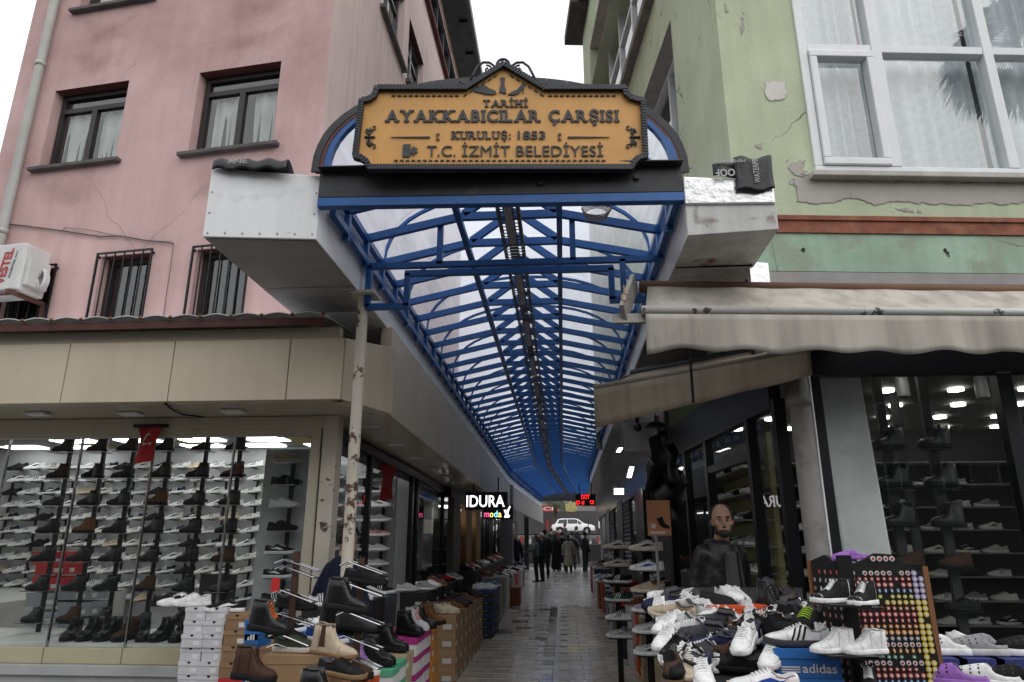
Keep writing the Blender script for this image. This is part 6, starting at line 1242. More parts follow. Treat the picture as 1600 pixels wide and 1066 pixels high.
# front boxes of the table
for i, (st_, px, Y) in enumerate((('red', 1045, 3.3), ('greenw', 1075, 3.2), ('red', 1130, 3.12))): p = atY(px, 1075, Y); column_of(st_, p.x, Y - .22, .80, (.26, .2, 0), 6, {'red': 'red shoe box stacked against the front of the display table', 'greenw': 'green lidded box stacked against the front of the display table'}[st_], 'boxes against the display table')
p = atY(1178, 1064, 3.35); shoe('w_blue_swoosh', (p.x, 3.2, p.z - .02), math.pi - .12, 0, 0, 'at the front of the heap'); shoebox('red', (p.x, 3.15, p.z - .115), (.34, .24, .09), .05, 'flat patterned red box under the blue marked sneaker', sticker=False); column_of('grey', p.x, 3.1, p.z - .12, (.36, .26, 0), 6, 'grey shoe box under the patterned red box', 'grey boxes under the patterned box')
p = atY(1186, 1018, 3.5); shoe('w_plain', (p.x - .06, 3.5, p.z + .02), -2.1, R(16), 0, 'leaning toe down at the front of the heap', sc=.88); shoe('w_plain', (p.x + .05, 3.44, p.z - .03), -2.2, R(16), 0, 'leaning toe down beside the blue marked sneaker', sc=.88)
p = atY(1258, 1012, 3.4)
for k in range(3): shoebox('blue', (p.x + .0, 3.47, p.z - .12 * (k + 1)), (.275, .2, .12), -.03, 'blue shoe box with white lettering by the badge board, ' + ORD[k] + ' from top', 'blue lettered boxes by the badge board', sticker=False, texts=[('===', .02, .022, .08, .026, WT, 'front'), ('adidas', .11, .022, .145, .036, WT, 'front')])
shoebox('kraft', (p.x, 3.47, 0), (.29, .22, p.z - .365), 0, 'brown carton at the foot of the blue lettered boxes', sticker=False)
shoe('samba', (p.x - .02, 3.44, p.z + .001), math.pi - .05, 0, 0, 'on the blue lettered boxes'); shoe('neon', (p.x + .06, 3.54, p.z + .06), math.pi + .9, R(12), R(-10), 'leaning on the striped sneaker'); shoe('all_black', (p.x - .03, 3.66, p.z + .02), -1.4, 0, 0, 'behind the blue lettered boxes'); shoe('conv_w', (p.x + .12, 3.52, p.z + .0), 1.2, 0, 0, 'heel to the street on the blue boxes', sc=.7)
# converse stand
cs = rack('black upright rack holding canvas high-tops before the badge board', 1.30, 3.42, atY(1345, 868, 3.4).z)
for (px, py, st_, yw) in ((1300, 942, 'conv_b', math.pi + .35), (1349, 946, 'conv_b', math.pi + .75), (1302, 1020, 'conv_w', math.pi + .3), (1352, 1022, 'conv_w', math.pi + .3), (1360, 1080, 'conv_b', math.pi + 1.2)):
    p = atY(px, py, 3.3); pb(MB().box(min(p.x - .05, 1.29), max(p.x + .05, 1.31), 3.22, 3.42, p.z - .011, p.z - .002), 'tray', black_m, cs); shoe(st_, p, yw, 0, 0, 'on the rack before the badge board' + (', nearer the column' if px < 1320 else ', at the board'), sc=.72)
# badge board
bx = atY(1285, 880, 3.6); bz0, bz1 = .45, atY(1380, 885, 3.55).z
bd = thing('badge_board', 'black easel board covered with rows of small coloured badges', 'display board', (1.6, 3.55, 0))
BW = Wall(1.335, 3.52, 1, .06); bw_ = .37
b = MB(); crest = [(0, bz0), (bw_ + .03, bz0), (bw_ - .02, bz1 - .02), (bw_ - .08, bz1 + .01), (bw_ * .72, bz1 + .02), (bw_ * .6, bz1 + .055), (bw_ * .4, bz1 + .06), (bw_ * .25, bz1 + .03), (.03, bz1 + .01), (-.02, bz1 - .01)]
b.prism(crest, lambda u, v, d: BW.at(u, v, d - .02), .02); pb(b, 'front_panel', M('black_felt', (.008, .008, .009), .95), bd)
BS = Wall(1.325, 3.54, -.14, .42); b = MB(); b.prism([(0, bz0), (.23, bz0), (.22, bz1 + .02), (.12, bz1 + .05), (0, bz1)], lambda u, v, d: BS.at(u, v, d - .02), .02); pb(b, 'side_panel', MATS['black_felt'], bd)
b = MB(); b.slab(BS, .22, .24, bz0, bz1 + .02, -.02, .012); pb(b, 'wood_edge', M('edge_wood', (.2, .08, .03), .6), bd)
b = MB(); b.slab(BW, bw_ + .005, bw_ + .03, bz0, bz1, -.025, -.021); pb(b, 'wood_edge', MATS['edge_wood'], bd)
for (w_, u) in ((BW, .03), (BW, .34), (BS, .2)): pb(MB().slab(w_, u - .015, u + .015, 0, bz0, -.02, .0), 'leg', MATS['edge_wood'], bd)
bcol = [(.62, .6, .58), (.5, .06, .05), (.55, .1, .08), (.1, .2, .45), (.6, .5, .05), (.6, .45, .05), (.55, .14, .05), (.5, .05, .06), (.45, .03, .04), (.6, .2, .03), (.65, .25, .05), (.4, .4, .45), (.6, .6, .6), (.65, .3, .03), (.1, .3, .2)]
disc = {}
def badge(w_, u, v, r, col, shape, par):
    k = (round(r, 4), shape)
    if k not in disc:
        n = {'round': 12, 'star': 10, 'drop': 9, 'bar': 4}[shape]; mb = MB()
        pts = [((r * (.62 if shape == 'star' and i % 2 else 1)) * math.cos(2 * math.pi * i / n + .4) * (.62 if shape == 'drop' else 1), (r * (.62 if shape == 'star' and i % 2 else 1)) * math.sin(2 * math.pi * i / n + .4)) for i in range(n)]
        mb.prism(pts, lambda a, b_, d: Vector((a, -d, b_)), .004); mb.prism([(x * .55, y * .55) for x, y in pts], lambda a, b_, d: Vector((a, -.004 - d, b_)), .0015, 1); me = mb.mesh('badge'); me.materials.append(None); me.materials.append(None); disc[k] = me
    o = put('badge', disc[k], None, None, loc=w_.at(u, v, .001), rot=(0, rnd.uniform(-.3, .3), math.atan2(w_.d.y, w_.d.x))); o.parent = par; o.matrix_parent_inverse = par_world(par).inverted()
    o.material_slots[0].link = 'OBJECT'; o.material_slots[1].link = 'OBJECT'; o.material_slots[0].material = bm_(col); o.material_slots[1].material = bm_((.6, .58, .55) if sum(col) < 1.3 else (.35, .06, .06)); return o
dz = .026; nr = int((bz1 - .03 - .6) / dz); cnt = 0
for r_ in range(nr):
    v = bz1 - .03 - r_ * dz
    for j in range(12):
        u = .028 + j * .0288
        if rnd.random() < .06 or cnt >= 236: continue
        c = bcol[r_ % 15] if j < 10 else ((.6, .45, .03) if r_ > 4 else (.35, .3, .5)); badge(BW, u, v, .0105 if j < 10 else .0125, c, ['round', 'drop', 'star', 'bar', 'round'][(r_ * 2) % 5] if j < 10 else 'round', bd); cnt += 1
for r_ in range(5):
    for j in range(5):
        if r_ and j: badge(BW, bw_ * .28 + j * .03, bz1 + .035 - .028 * (r_ > 1) * 0 - (r_ - 1) *   .0001, .012, (.62, .6, .58), 'round', bd) if r_ == 1 else None
for r_ in range(nr):
    for j in range(5):
        if cnt < 296 and rnd.random() < .85: badge(BS, .04 + j * .042, bz1 - .03 - r_ * .04, .011, bcol[(r_ * 4 + 7) % 15] if rnd.random() < .5 else (.4, .2, .15), 'drop', bd); cnt += 1
p = atY(1348, 880, 3.55); shoe('clog_p', BW.at(.02, bz1 + .02, -.05), math.pi + .5, 0, 0, 'on top of the badge board', sc=.5); shoe('clog_p', BW.at(.07, bz1 + .03, -.06), math.pi - .2, 0, 0, 'tilted on top of the badge board', sc=.5)
# clogs and boxes at the right
zb_ = atY(1530, 1022, 3.95).z
for i in range(5):
    x = atY(1478 + 58 * i, 1045, 3.8).x; shoebox('cflex', (x, 3.95, zb_ - .125), (.205, .3, .125), 0, 'grey shoe box with dark blue lid and upturned lettering beside the badge board', 'grey boxes with blue lids', sticker=False, texts=[('XƎ˥ℲƆ' if 0 else 'CFLEX', .06, .03, .1, .03, (.05, .05, .06), 'flip')])
tag(MB().box(1.95, 3.3, 3.85, 4.12, .0, zb_ - .13).build('display_bench', M('dark_bench', (.03, .03, .032), .7)), 'dark low bench carrying clogs and grey boxes by the badge board', 'bench')
for i, (st_, px, yw) in enumerate((('clog_w', 1468, math.pi - .1), ('clog_g', 1522, -.1 + math.pi), ('clog_g', 1545, math.pi - .15), ('clog_b', 1595, math.pi - .1))): shoe(st_, (atY(px, 1015, 3.95).x, 3.92 + .06 * (i == 2), zb_ + .001), yw, 0, 0, 'on the blue lidded boxes')
shoe('w_plain', (atY(1492, 1000, 4.1).x, 4.05, zb_ + .001), -1.5, R(-10), 0, 'with cut-outs standing on the blue lidded boxes')
zc_ = atY(1500, 1075, 3.5).z; tag(MB().box(1.85, 3.2, 3.4, 3.75, 0, zc_).build('display_bench', MATS['dark_bench']), 'front dark bench of single clogs by the badge board', 'bench')
for i, (st_, px, yw) in enumerate((('clog_p', 1490, math.pi - .5), ('clog_w', 1540, math.pi - .5), ('clog_b', 1590, math.pi - .4))): shoe(st_, (atY(px, 1066, 3.55).x, 3.55, zc_ + .001), yw, 0, 0, 'on the front bench beside the badge board')
# shoes inside the dark shop
gd = 'sneakers on the shelves of the dark shop'; b = []
for k in range(7):
    z = .601 + k * .27
    for j in range(9): shoe(['w_swoosh', 'w_stripe', 'b_swoosh', 'grey_run', 'lg_run', 'w_plain', 'all_black'][(k * 3 + j * 2) % 7], (2.5 + j * .34, 9.06, z), math.pi + rnd.uniform(-.3, .3), 0, 0, '', 'far')
for k in range(8):
    for j in range(6): shoe(['w_swoosh', 'b_swoosh', 'w_stripe', 'lg_run', 'grey_run', 'all_black'][(k + j * 5) % 6], (1.9, 7.15 + j * .28, .501 + k * .25), math.pi + .5 + rnd.uniform(-.2, .2), 0, 0, '', 'far')
for k, (x, y) in enumerate(((2.62, 5.7), (2.98, 5.7))):
    for j in range(6): z = 2.25 - j * .3; pb(MB().box(x - .1, x + .1, y - .1, y + .03, z - .01, z - .003), 'bracket', black_m, rs); shoe('boot_b' if j < 3 else ['slip_br', 'all_black', 'slip_gr'][j - 3], (x - .03, y - .05, z), math.pi + .3, 0, 0, ORD[j] + ' from top in the dark shop window, ' + ('inner' if k else 'outer') + ' rail', False, 'boots in the dark shop window')
# boots hung on a strap, poster
hb = thing('hanging_boots', 'bunch of black boots and bags hung on a strap from the brown awning', 'boots', atY(1030, 790, 6.4)); c = atY(1030, 700, 6.4)
b = MB(); b.tube([(c.x, c.y, c.z + .3), (c.x, c.y, c.z)], .012, 6); pb(b, 'strap', M('red_brown_strap', (.15, .05, .03), .7), hb)
lst = [(-.03, .0, 1.2), (.05, -.16, -.9), (-.06, -.26, 2.0), (.06, -.40, .4), (-.02, -.50, -.5), (.1, -.30, 2.6)]
for dx, dz_, yw in lst:
    ms = shoe_meshes('boot', None)['one']; o = bpy.data.objects.new('boot', ms); C.objects.link(o); o.parent = hb; o.location = Vector((c.x + dx, c.y, c.z + dz_ - .06)) - hb.location; o.rotation_euler = (.2, R(60), yw); o.scale = (1.2, 1.2, 1.2)
    for i in range(4): o.material_slots[i].link = 'OBJECT'; o.material_slots[i].material = sm('black', i == 0)
ps = thing('poster', 'orange poster with a black boot picture on a thin post', 'poster', atY(1029, 836, 6.2)); PWp = Wall(*atY(1029, 810, 6.2).xy, 1, .05)
b = MB(); z0, z1 = atY(1029, 837, 6.2).z, atY(1029, 782, 6.2).z; b.slab(PWp, -.1, .1, z0, z1, 0, .012); pb(b, 'sheet', M('orange_poster', (.45, .2, .085), .5, 0, .2, 3), ps)
b = MB(); b.prism([(-.02, z0 + .14), (.03, z0 + .16), (.05, z0 + .1), (.09, z0 + .075), (.085, z0 + .055), (.03, z0 + .065), (.0, z0 + .09)], lambda u, v, d: PWp.at(u, v, .013 + d), .002); pb(b, 'boot_picture', sm('black'), ps)
b = MB(); b.slab(PWp, -.07, -.03, z0 + .06, z0 + .1, .0125, .0145); b.slab(PWp, -.08, .05, z0 + .015, z0 + .035, .0125, .0145); tag(pb(b, 'caption_block', bm_((.55, .45, .38)), ps), kind='stuff')
b = MB(); b.tube([PWp.at(-.03, 0, -.01), PWp.at(-.03, z0 + .05, -.01)], .012, 8); pb(b, 'post', grey_pl, ps)
b = MB(); c = atY(1024, 662, 6.3); b.tube([c + Vector((0, 0, .1)), c], .008, 6); b.hexa([c + Vector(q) for q in ((-.09, -.06, -.03), (.09, -.06, -.03), (.09, .06, -.03), (-.09, .06, -.03), (-.05, -.04, .01), (.05, -.04, .01), (.05, .04, .01), (-.05, .04, .01))]); tag(b.build('bracket_lamp', dark_st), 'small unlit lamp on a bracket under the brown awning', 'lamp')
b = MB(); c = atY(996, 668, 7.5); b.ball(c, (.05, .05, .05), 10, 7); b.tube([c + Vector((0, 0, .04)), c + Vector((0, 0, .16))], .02, 8); tag(b.build('security_camera', black_m, smooth=True), 'small black dome security camera under the soffit', 'camera')

# ---- the small far shoes that cannot be picked apart: one mass
def join_far():
    vs, fs_, mi, mats, ix = [], [], [], [], {}
    for me, mx, ms in FAR:
        n = len(vs); vs += [tuple(mx @ v.co) for v in me.vertices]
        loc = []
        for m in ms:
            if m.name not in ix: ix[m.name] = len(mats); mats.append(m)
            loc.append(ix[m.name])
        for p in me.polygons: fs_.append([n + i for i in p.vertices]); mi.append(loc[p.material_index])
    me = bpy.data.meshes.new('shoe_mass'); me.from_pydata(vs, [], fs_)
    for m in mats: me.materials.append(m)
    me.polygons.foreach_set('material_index', mi); me.polygons.foreach_set('use_smooth', [True] * len(fs_))
    tag(put('shoe_mass', me), 'mass of small shoes on far stacks and deep shop shelves', 'shoes', None, 'stuff')
join_far()

# ================================================================ PEOPLE
def person(label, loc, rz, h, skin, clothes, hair, pose=None, vox=.02, face=False, group=None):
    """clothes: dict(top=(col,long), trousers=col, shoes=col, hood=col|None); faces -Y at rz 0; one continuous body, clothing and hair as children"""
    k = h / 1.75; pose = pose or {}
    t = thing('person', label, 'person', loc, rz, group); t.scale = (k, k, k)
    hx, hy = pose.get('head', (0, -.03)); lean = pose.get('lean', 0); ty = lambda z: -lean * max(0, z - .9)
    HD = Vector((hx, hy + ty(1.6), 1.61)); turn = pose.get('turn', 0)
    sh = [Vector((s * .155, ty(1.4), 1.365)) for s in (-1, 1)]
    el = pose.get('elbows', [Vector((-.27, .03, 1.14)), Vector((.27, .03, 1.14))]); wr = pose.get('wrists', [Vector((-.27, -.06, .89)), Vector((.27, -.06, .89))])
    kn = pose.get('knees', [Vector((-.1, -.01, .49)), Vector((.1, -.01, .49))]); an = pose.get('ankles', [Vector((-.105, .03, .09)), Vector((.105, .03, .09))])
    def chain(b, pts, n=12):
        for (p, r), (q, s_) in zip(pts, pts[1:]):
            p, q = Vector(p), Vector(q); m = max(2, int((q - p).length / .03))
            for i in range(m + 1): f = i / m; b.ball(p.lerp(q, f), r + (s_ - r) * f, n, 8)
    def torso(b, g, z0=.86, arms=True, al=1.0):
        for i in range(31):
            f = i / 30; z = z0 + (1.41 - z0) * f; w = .135 + .03 * math.sin((f - .15) * 3.0) + (.0 if f < .85 else -.05 * (f - .85) / .15); d = .105 + .012 * math.sin(f * 3.1)
            b.ball((0, ty(z), z), (w + g, d + g, .06 + g), 16, 8)
        if arms:
            for i in (0, 1):
                w = el[i].lerp(wr[i], al); chain(b, [(sh[i], .054 + g), (el[i], .044 + g), (w, .034 + g)])
    def done(b, name, mat, v=vox, sm_=3):
        o = b.build(name, mat, t, smooth=True, fix=False); r = o.modifiers.new('r', 'REMESH'); r.mode = 'VOXEL'; r.voxel_size = v; r.use_smooth_shade = True; s_ = o.modifiers.new('s', 'SMOOTH'); s_.iterations = sm_; s_.factor = .5; return o
    mt = Matrix.Rotation(turn, 3, 'Z')
    b = MB(); torso(b, 0)
    chain(b, [(Vector((0, ty(1.42), 1.40)), .06), (HD + Vector((0, .015, -.08)), .056)])
    b.ball(HD + Vector((0, .012, .02)), (.074, .092, .105), 18, 14, mat=mt); b.ball(HD + mt @ Vector((0, -.03, -.055)), (.055, .06, .06), 14, 10, mat=mt)
    if face:
        b.ball(HD + mt @ Vector((0, -.095, -.01)), (.012, .018, .025), 10, 8, mat=mt); b.ball(HD + mt @ Vector((0, -.1, -.025)), (.015, .014, .011), 10, 8, mat=mt); b.ball(HD + mt @ Vector((0, -.075, .03)), (.055, .018, .012), 12, 8, mat=mt); b.ball(HD + mt @ Vector((0, -.085, -.06)), (.024, .012, .011), 10, 6, mat=mt); b.ball(HD + mt @ Vector((0, -.07, -.1)), (.026, .022, .02), 10, 6, mat=mt)
        for s_ in (-1, 1): b.ball(HD + mt @ Vector((s_ * .076, .015, -.005)), (.01, .02, .03), 8, 8, mat=mt); b.ball(HD + mt @ Vector((s_ * .045, -.06, -.02)), (.022, .02, .022), 8, 8, mat=mt)
    for i in (0, 1):
        d = (wr[i] - el[i]).normalized(); side = Vector((0, -1, 0)) - d * (Vector((0, -1, 0)).dot(d)); side = side.normalized() if side.length > .1 else Vector((0, 0, 1)); pal = wr[i] + d * .05
        chain(b, [(wr[i], .028), (pal, .033)]); nn = d.cross(side)
        for q, ln in ((-.03, .07), (-.01, .082), (.011, .078), (.03, .06)): p0 = pal + side * q + d * .025; chain(b, [(p0, .009), (p0 + d * ln * .55, .009), (p0 + d * ln + nn * .012, .0075)], 8)
        p0 = wr[i] + d * .02 - side * .028; chain(b, [(p0, .011), (p0 + d * .035 - side * .022, .0095), (p0 + d * .06 - side * .02, .008)], 8)
        chain(b, [((kn[i].x * .9, 0, .9), .085), (kn[i], .055), (an[i], .038)]); chain(b, [(an[i], .035), (an[i] + Vector((0, -.12, -.05)), .03)])
    done(b, 'body', M('skin_%d' % int(skin[0] * 100), skin, .55, 0, .1, 9), vox * .8, 2)
    if face:
        for s_ in (-1, 1):
            e = MB(); e.ball(HD + mt @ Vector((s_ * .03, -.079, .008)), (.011, .008, .007), 8, 6); eo = e.build('eye', M('eye_white', (.22, .2, .19), .3), t, smooth=True); e = MB(); e.ball(HD + mt @ Vector((s_ * .03, -.086, .008)), (.005, .003, .005), 8, 6); e.build('iris', M('iris_dark', (.02, .012, .008), .2), eo, smooth=True)
            e = MB(); e.ball(HD + mt @ Vector((s_ * .031, -.09, .029)), (.02, .006, .005), 8, 6); e.build('eyebrow', M('hair_dark', (.012, .009, .008), .8), t, smooth=True)
    # trousers
    b = MB(); z0 = .95
    for i in (0, 1): chain(b, [((kn[i].x * .85, ty(.9), .93), .108), (kn[i], .075), (an[i] + Vector((0, 0, .02)), .06)])
    b.ball((0, 0, .93), (.165, .125, .1), 16, 10); done(b, 'trousers', M('cloth_' + str(clothes['trousers']), clothes['trousers'], .9, 0, .15, 20), vox)
    for i in (0, 1):
        b = MB(); chain(b, [(an[i] + Vector((0, .02, -.045)), .042), (an[i] + Vector((0, -.13, -.055)), .038)]); b2 = done(b, 'shoe', M('cloth_' + str(clothes['shoes']), clothes['shoes'], .5), .012)
    col, long = clothes['top']
    b = MB(); torso(b, .02, .86, True, .93)
    if long:
        for i in range(10):
            f = i / 9; z = .95 - f * (.95 - long); b.ball((0, .0, z), (.20 + .05 * f, .15 + .05 * f, .06), 16, 8)
    b.ball((0, ty(1.42), 1.415), (.088, .08, .04), 14, 8); jk = done(b, 'coat' if long else 'jacket', M('cloth_' + str(col), col, .85, 0, .2, 15, bump=.3, bs=30, spec=.15), vox, 2)
    tx = bpy.data.textures.get('folds') or bpy.data.textures.new('folds', 'CLOUDS'); tx.noise_scale = .11; dm = jk.modifiers.new('folds', 'DISPLACE'); dm.texture = tx; dm.strength = .028; dm.mid_level = .5; dm.texture_coords = 'LOCAL'
    if clothes.get('hood'):
        b = MB(); b.ball((0, ty(1.42) + .06, 1.44), (.1, .06, .05), 14, 8); b.ball((0, ty(1.4), 1.425), (.085, .088, .035), 14, 8); done(b, 'hood', M('cloth_' + str(clothes['hood']), clothes['hood'], .9), vox)
        b = MB(); b.hexa([(-.05, -.165 + ty(.9), .9), (.075, -.165 + ty(.9), .9), (.075, -.1, .9), (-.05, -.1, .9), (-.045, -.15 + ty(1.38), 1.39), (.045, -.15 + ty(1.38), 1.39), (.045, -.08, 1.40), (-.045, -.08, 1.40)]); b.build('hoodie_front', M('cloth_' + str(clothes['hood']), clothes['hood'], .9), t, bev=.02)
        b = MB(); b.tube([(.092 * math.sin(q), ty(1.42) - .092 * math.cos(q) * 1.0, 1.42 + .035 * (1 - math.cos(q)) * .5) for q in [.45 + i * (2 * math.pi - .9) / 16 for i in range(17)]], .022, 8); b.build('collar', jk.data.materials[0], t, smooth=True)
        for s_ in (-1, 1): b = MB(); b.tube([(.055 * s_, -.15 + ty(1.36), 1.38), (.07 * s_, -.175 + ty(1.1), 1.1), (.075 * s_, -.17, .92)], .011, 6); b.build('zip_edge', jk.data.materials[0], t, smooth=True)
    if hair:
        hc, hl = hair; b = MB()
        if hl == 'bald':
            b.ball(HD + mt @ Vector((0, .04, .035)), (.093, .085, .098), 18, 12, mat=mt)
        else:
            b.ball(HD + mt @ Vector((0, .03, .04)), (.084, .09, .098), 16, 12, mat=mt)
            if hl: chain(b, [(HD + mt @ Vector((0, .07, .03)), .075), (HD + mt @ Vector((0, .1, -.12)), .07), (HD + mt @ Vector((0, .11, -hl)), .05)])
        done(b, 'hair', M('hair_' + str(hc), hc, .8, 0, .3, 40), max(.01, vox * .7))
        if hl == 'bald':
            b = MB(); b.ball(HD + mt @ Vector((0, -.062, -.088)), (.047, .042, .034), 12, 8, mat=mt); b.ball(HD + mt @ Vector((0, -.088, -.047)), (.024, .014, .007), 12, 6, mat=mt)
            for s_ in (-1, 1): b.ball(HD + mt @ Vector((s_ * .052, -.028, -.06)), (.018, .032, .045), 10, 8, mat=mt)
            done(b, 'beard', M('hair_' + str(hc), hc, .8), .008)
    return t
BK_ = (.006, .006, .007)
pm = atY(1122, 850, 5.45)
person('bearded man with receding hair in black jacket and grey hoodie at the shop door', (pm.x, 5.45, .09), R(22), 1.74, (.34, .19, .13), dict(top=(BK_, 0), trousers=(.012, .012, .014), shoes=BK_, hood=(.06, .06, .065)), ((.02, .014, .01), 'bald'), dict(head=(.0, -.06), turn=-.5, elbows=[Vector((-.19, .04, 1.12)), Vector((.235, .06, 1.12))], wrists=[Vector((-.2, -.04, .88)), Vector((.19, -.08, .95))], lean=.03), .013, True)
tag(MB().box(pm.x - .5, pm.x + .5, 5.1, 6.4, 0, .088).build('door_step', marble), 'low grey stone step before the dark shop door', 'step')
p = atY(548, 900, 5.35); person('person in navy jacket half hidden behind the cream pole', (p.x - .12, 5.55, .06), R(150), 1.62, (.34, .2, .15), dict(top=((.012, .016, .035), 0), trousers=BK_, shoes=BK_), ((.01, .008, .008), 0), None, .018)
def stand_at(px, py, Y): p = atY(px, py, Y); return (p.x, Y, zg(Y))
person('woman with long brown hair in grey green jacket reaching to a stall', stand_at(838, 900, 24.3), R(-95), 1.55, (.34, .2, .15), dict(top=((.085, .105, .095), 0), trousers=BK_, shoes=BK_), ((.05, .028, .018), .35), dict(elbows=[Vector((-.27, .03, 1.14)), Vector((.25, -.1, 1.2))], wrists=[Vector((-.27, -.06, .89)), Vector((.22, -.36, 1.13))]), .025)
person('grey haired man in dark blue coat beside the woman in grey green', stand_at(847, 900, 24.6), R(-100), 1.63, (.36, .22, .17), dict(top=((.014, .018, .028), 0), trousers=BK_, shoes=BK_), ((.42, .40, .38), 0), None, .025)
person('tall person in black standing behind the grey haired man', stand_at(852, 895, 26.5), R(200), 1.75, (.34, .2, .15), dict(top=(BK_, 0), trousers=BK_, shoes=BK_), ((.01, .008, .008), 0), None, .025)
person('woman in long black coat walking towards the street', stand_at(869, 889, 30), R(180), 1.58, (.34, .2, .15), dict(top=((.01, .009, .009), .2), trousers=BK_, shoes=BK_), ((.009, .008, .008), .12), None, .025)
person('person in dark blue coat between the black coat and the beige coat', stand_at(879, 889, 30.8), R(180), 1.66, (.34, .2, .15), dict(top=((.012, .014, .03), .45), trousers=BK_, shoes=BK_), ((.009, .008, .008), 0), None, .025)
person('woman in long beige trench coat and black headscarf walking away', stand_at(889, 891, 29.2), R(180), 1.55, (.34, .2, .15), dict(top=((.27, .245, .205), .42), trousers=BK_, shoes=BK_), ((.009, .008, .008), .08), None, .025)
person('person in black jacket ahead of the beige trench coat', stand_at(895, 887, 31.6), R(180), 1.66, (.34, .2, .15), dict(top=(BK_, 0), trousers=BK_, shoes=BK_), ((.01, .008, .008), 0), None, .025)
for k_, (px, py, Y, h_, c_, w_) in enumerate(((862, 880, 34, 1.7, (.02, .02, .024), 'person in charcoal coat at the mouth of the alley by the stalls'), (872, 879, 36, 1.62, (.05, .02, .02), 'person in dark red coat out in the street beyond the alley'), (902, 880, 34.5, 1.75, (.012, .014, .02), 'person in midnight blue jacket beside the dark portal post'), (884, 877, 38, 1.7, (.03, .03, .03), 'person in dark grey coat furthest out towards the car'))):
    q = atY(px, py, Y); person(w_, (q.x, Y, zg(Y)), R(170 + 30 * k_), h_, (.32, .19, .14), dict(top=(c_, .4 if k_ % 2 else 0), trousers=BK_, shoes=BK_), ((.01, .008, .008), 0), None, .03)
person('seated shopkeeper in white top among the stalls', (-1.62, 20.8, zg(20) + .05), R(60), 1.45, (.34, .2, .15), dict(top=((.5, .5, .5), 0), trousers=BK_, shoes=BK_), ((.01, .008, .008), .1), None, .025)
person('person in dark clothes behind the stalls near the grey pillar', (-1.55, 22.6, zg(22)), R(30), 1.7, (.3, .18, .14), dict(top=((.012, .012, .016), 0), trousers=BK_, shoes=BK_), ((.01, .008, .008), 0), None, .025)
person('person in dark jacket by the stacks right of the alley end', stand_at(915, 887, 30), R(120), 1.66, (.34, .2, .15), dict(top=((.03, .03, .035), 0), trousers=BK_, shoes=BK_), ((.01, .008, .008), 0), None, .025)

# ================================================================ THE STREET BEYOND
ZS = zg(74)
road = MB(); road.box(-60, 60, 68, 82, ZS - .02, ZS + .02); tag(road.build('road', asphalt), kind='structure')
car = thing('parked_car', 'white estate car passing in the street beyond the arcade', 'car', (1.05, 74, ZS + .02))
paint = M('white_car_paint', (.75, .75, .74), .25, 0, .02, 3, coat=.6)
prof = [(-2.2, .35), (-2.25, .7), (-2.15, .95), (-1.85, 1.05), (-1.55, 1.5), (-1.2, 1.58), (.2, 1.58), (.55, 1.5), (1.15, 1.08), (1.9, .95), (2.2, .8), (2.25, .5), (2.2, .35)]
b = MB(); rings = []
for y, sc in ((-.88, 0), (-.84, .5), (-.6, 1), (.6, 1), (.84, .5), (.88, 0)):
    n = len(b.v); rings.append(n)
    for x, z in prof: tz = max(0, z - .95); b.v.append((x * (1 - .02 * (1 - sc)), y * (1 - .16 * tz / .6), z - (.03 * (1 - sc) if z > .9 else 0)))
k = len(prof)
for a, c in zip(rings, rings[1:]):
    for i in range(k): b.face((a + i, a + (i + 1) % k, c + (i + 1) % k, c + i))
b.face([rings[0] + i for i in range(k)]); b.face([rings[-1] + i for i in range(k)][::-1]); b.build('body', paint, car, bev=.03, smooth=True)
for pts in ([(-1.62, 1.08), (-1.42, 1.45), (-.62, 1.5), (-.62, 1.06)], [(-.55, 1.06), (-.55, 1.5), (.15, 1.5), (.45, 1.44), (.45, 1.06)], [(.5, 1.06), (.5, 1.4), (.98, 1.08)]):
    m = MB()
    for s_ in (-1, 1): m.prism([(x, z) for x, z in pts], lambda u, v, d: Vector((u, s_ * (.885 - .16 * .88 * max(0, v - .95) / .6 + d), v)), .006)
    for s_ in (-1, 1):
        m = MB(); m.prism([(x, z) for x, z in pts], lambda u, v, d: Vector((u, s_ * (.885 - .16 * .88 * max(0, v - .95) / .6 + d), v)), .006); m.build('side_window', M('car_glass', (.02, .025, .03), .08), car)
for x in (-1.35, 1.4):
    for s_ in (-1, 1):
        m = MB(); m.tube([(x, s_ * .9, .33), (x, s_ * .68, .33)], .33, 24); w = m.build('wheel', M('tyre', (.015, .015, .015), .8), car); m = MB(); m.tube([(x, s_ * .908, .33), (x, s_ * .895, .33)], .21, 20); m.build('rim', M('alloy', (.4, .4, .41), .3, .8), w); m = MB(); m.tube([(x, s_ * .9, .36), (x, s_ * .88, .36)], .4, 24); m.build('wheel_arch', black_m, car)
for s_ in (-1, 1):
    m = MB(); m.box(.62, .8, s_ * .95 - .06, s_ * .95 + .06, 1.05, 1.18); m.build('mirror', M('mirror_red', (.3, .05, .05), .4), car, bev=.02); m = MB(); m.box(2.1, 2.22, s_ * .6 - .18, s_ * .6 + .18, .68, .82); m.build('headlight', M('headlamp', (.6, .6, .6), .2), car, bev=.02); m = MB(); m.box(-2.24, -2.12, s_ * .62 - .16, s_ * .62 + .16, .8, .95); m.build('tail_light', M('tail_red', (.4, .02, .02), .3), car, bev=.02)
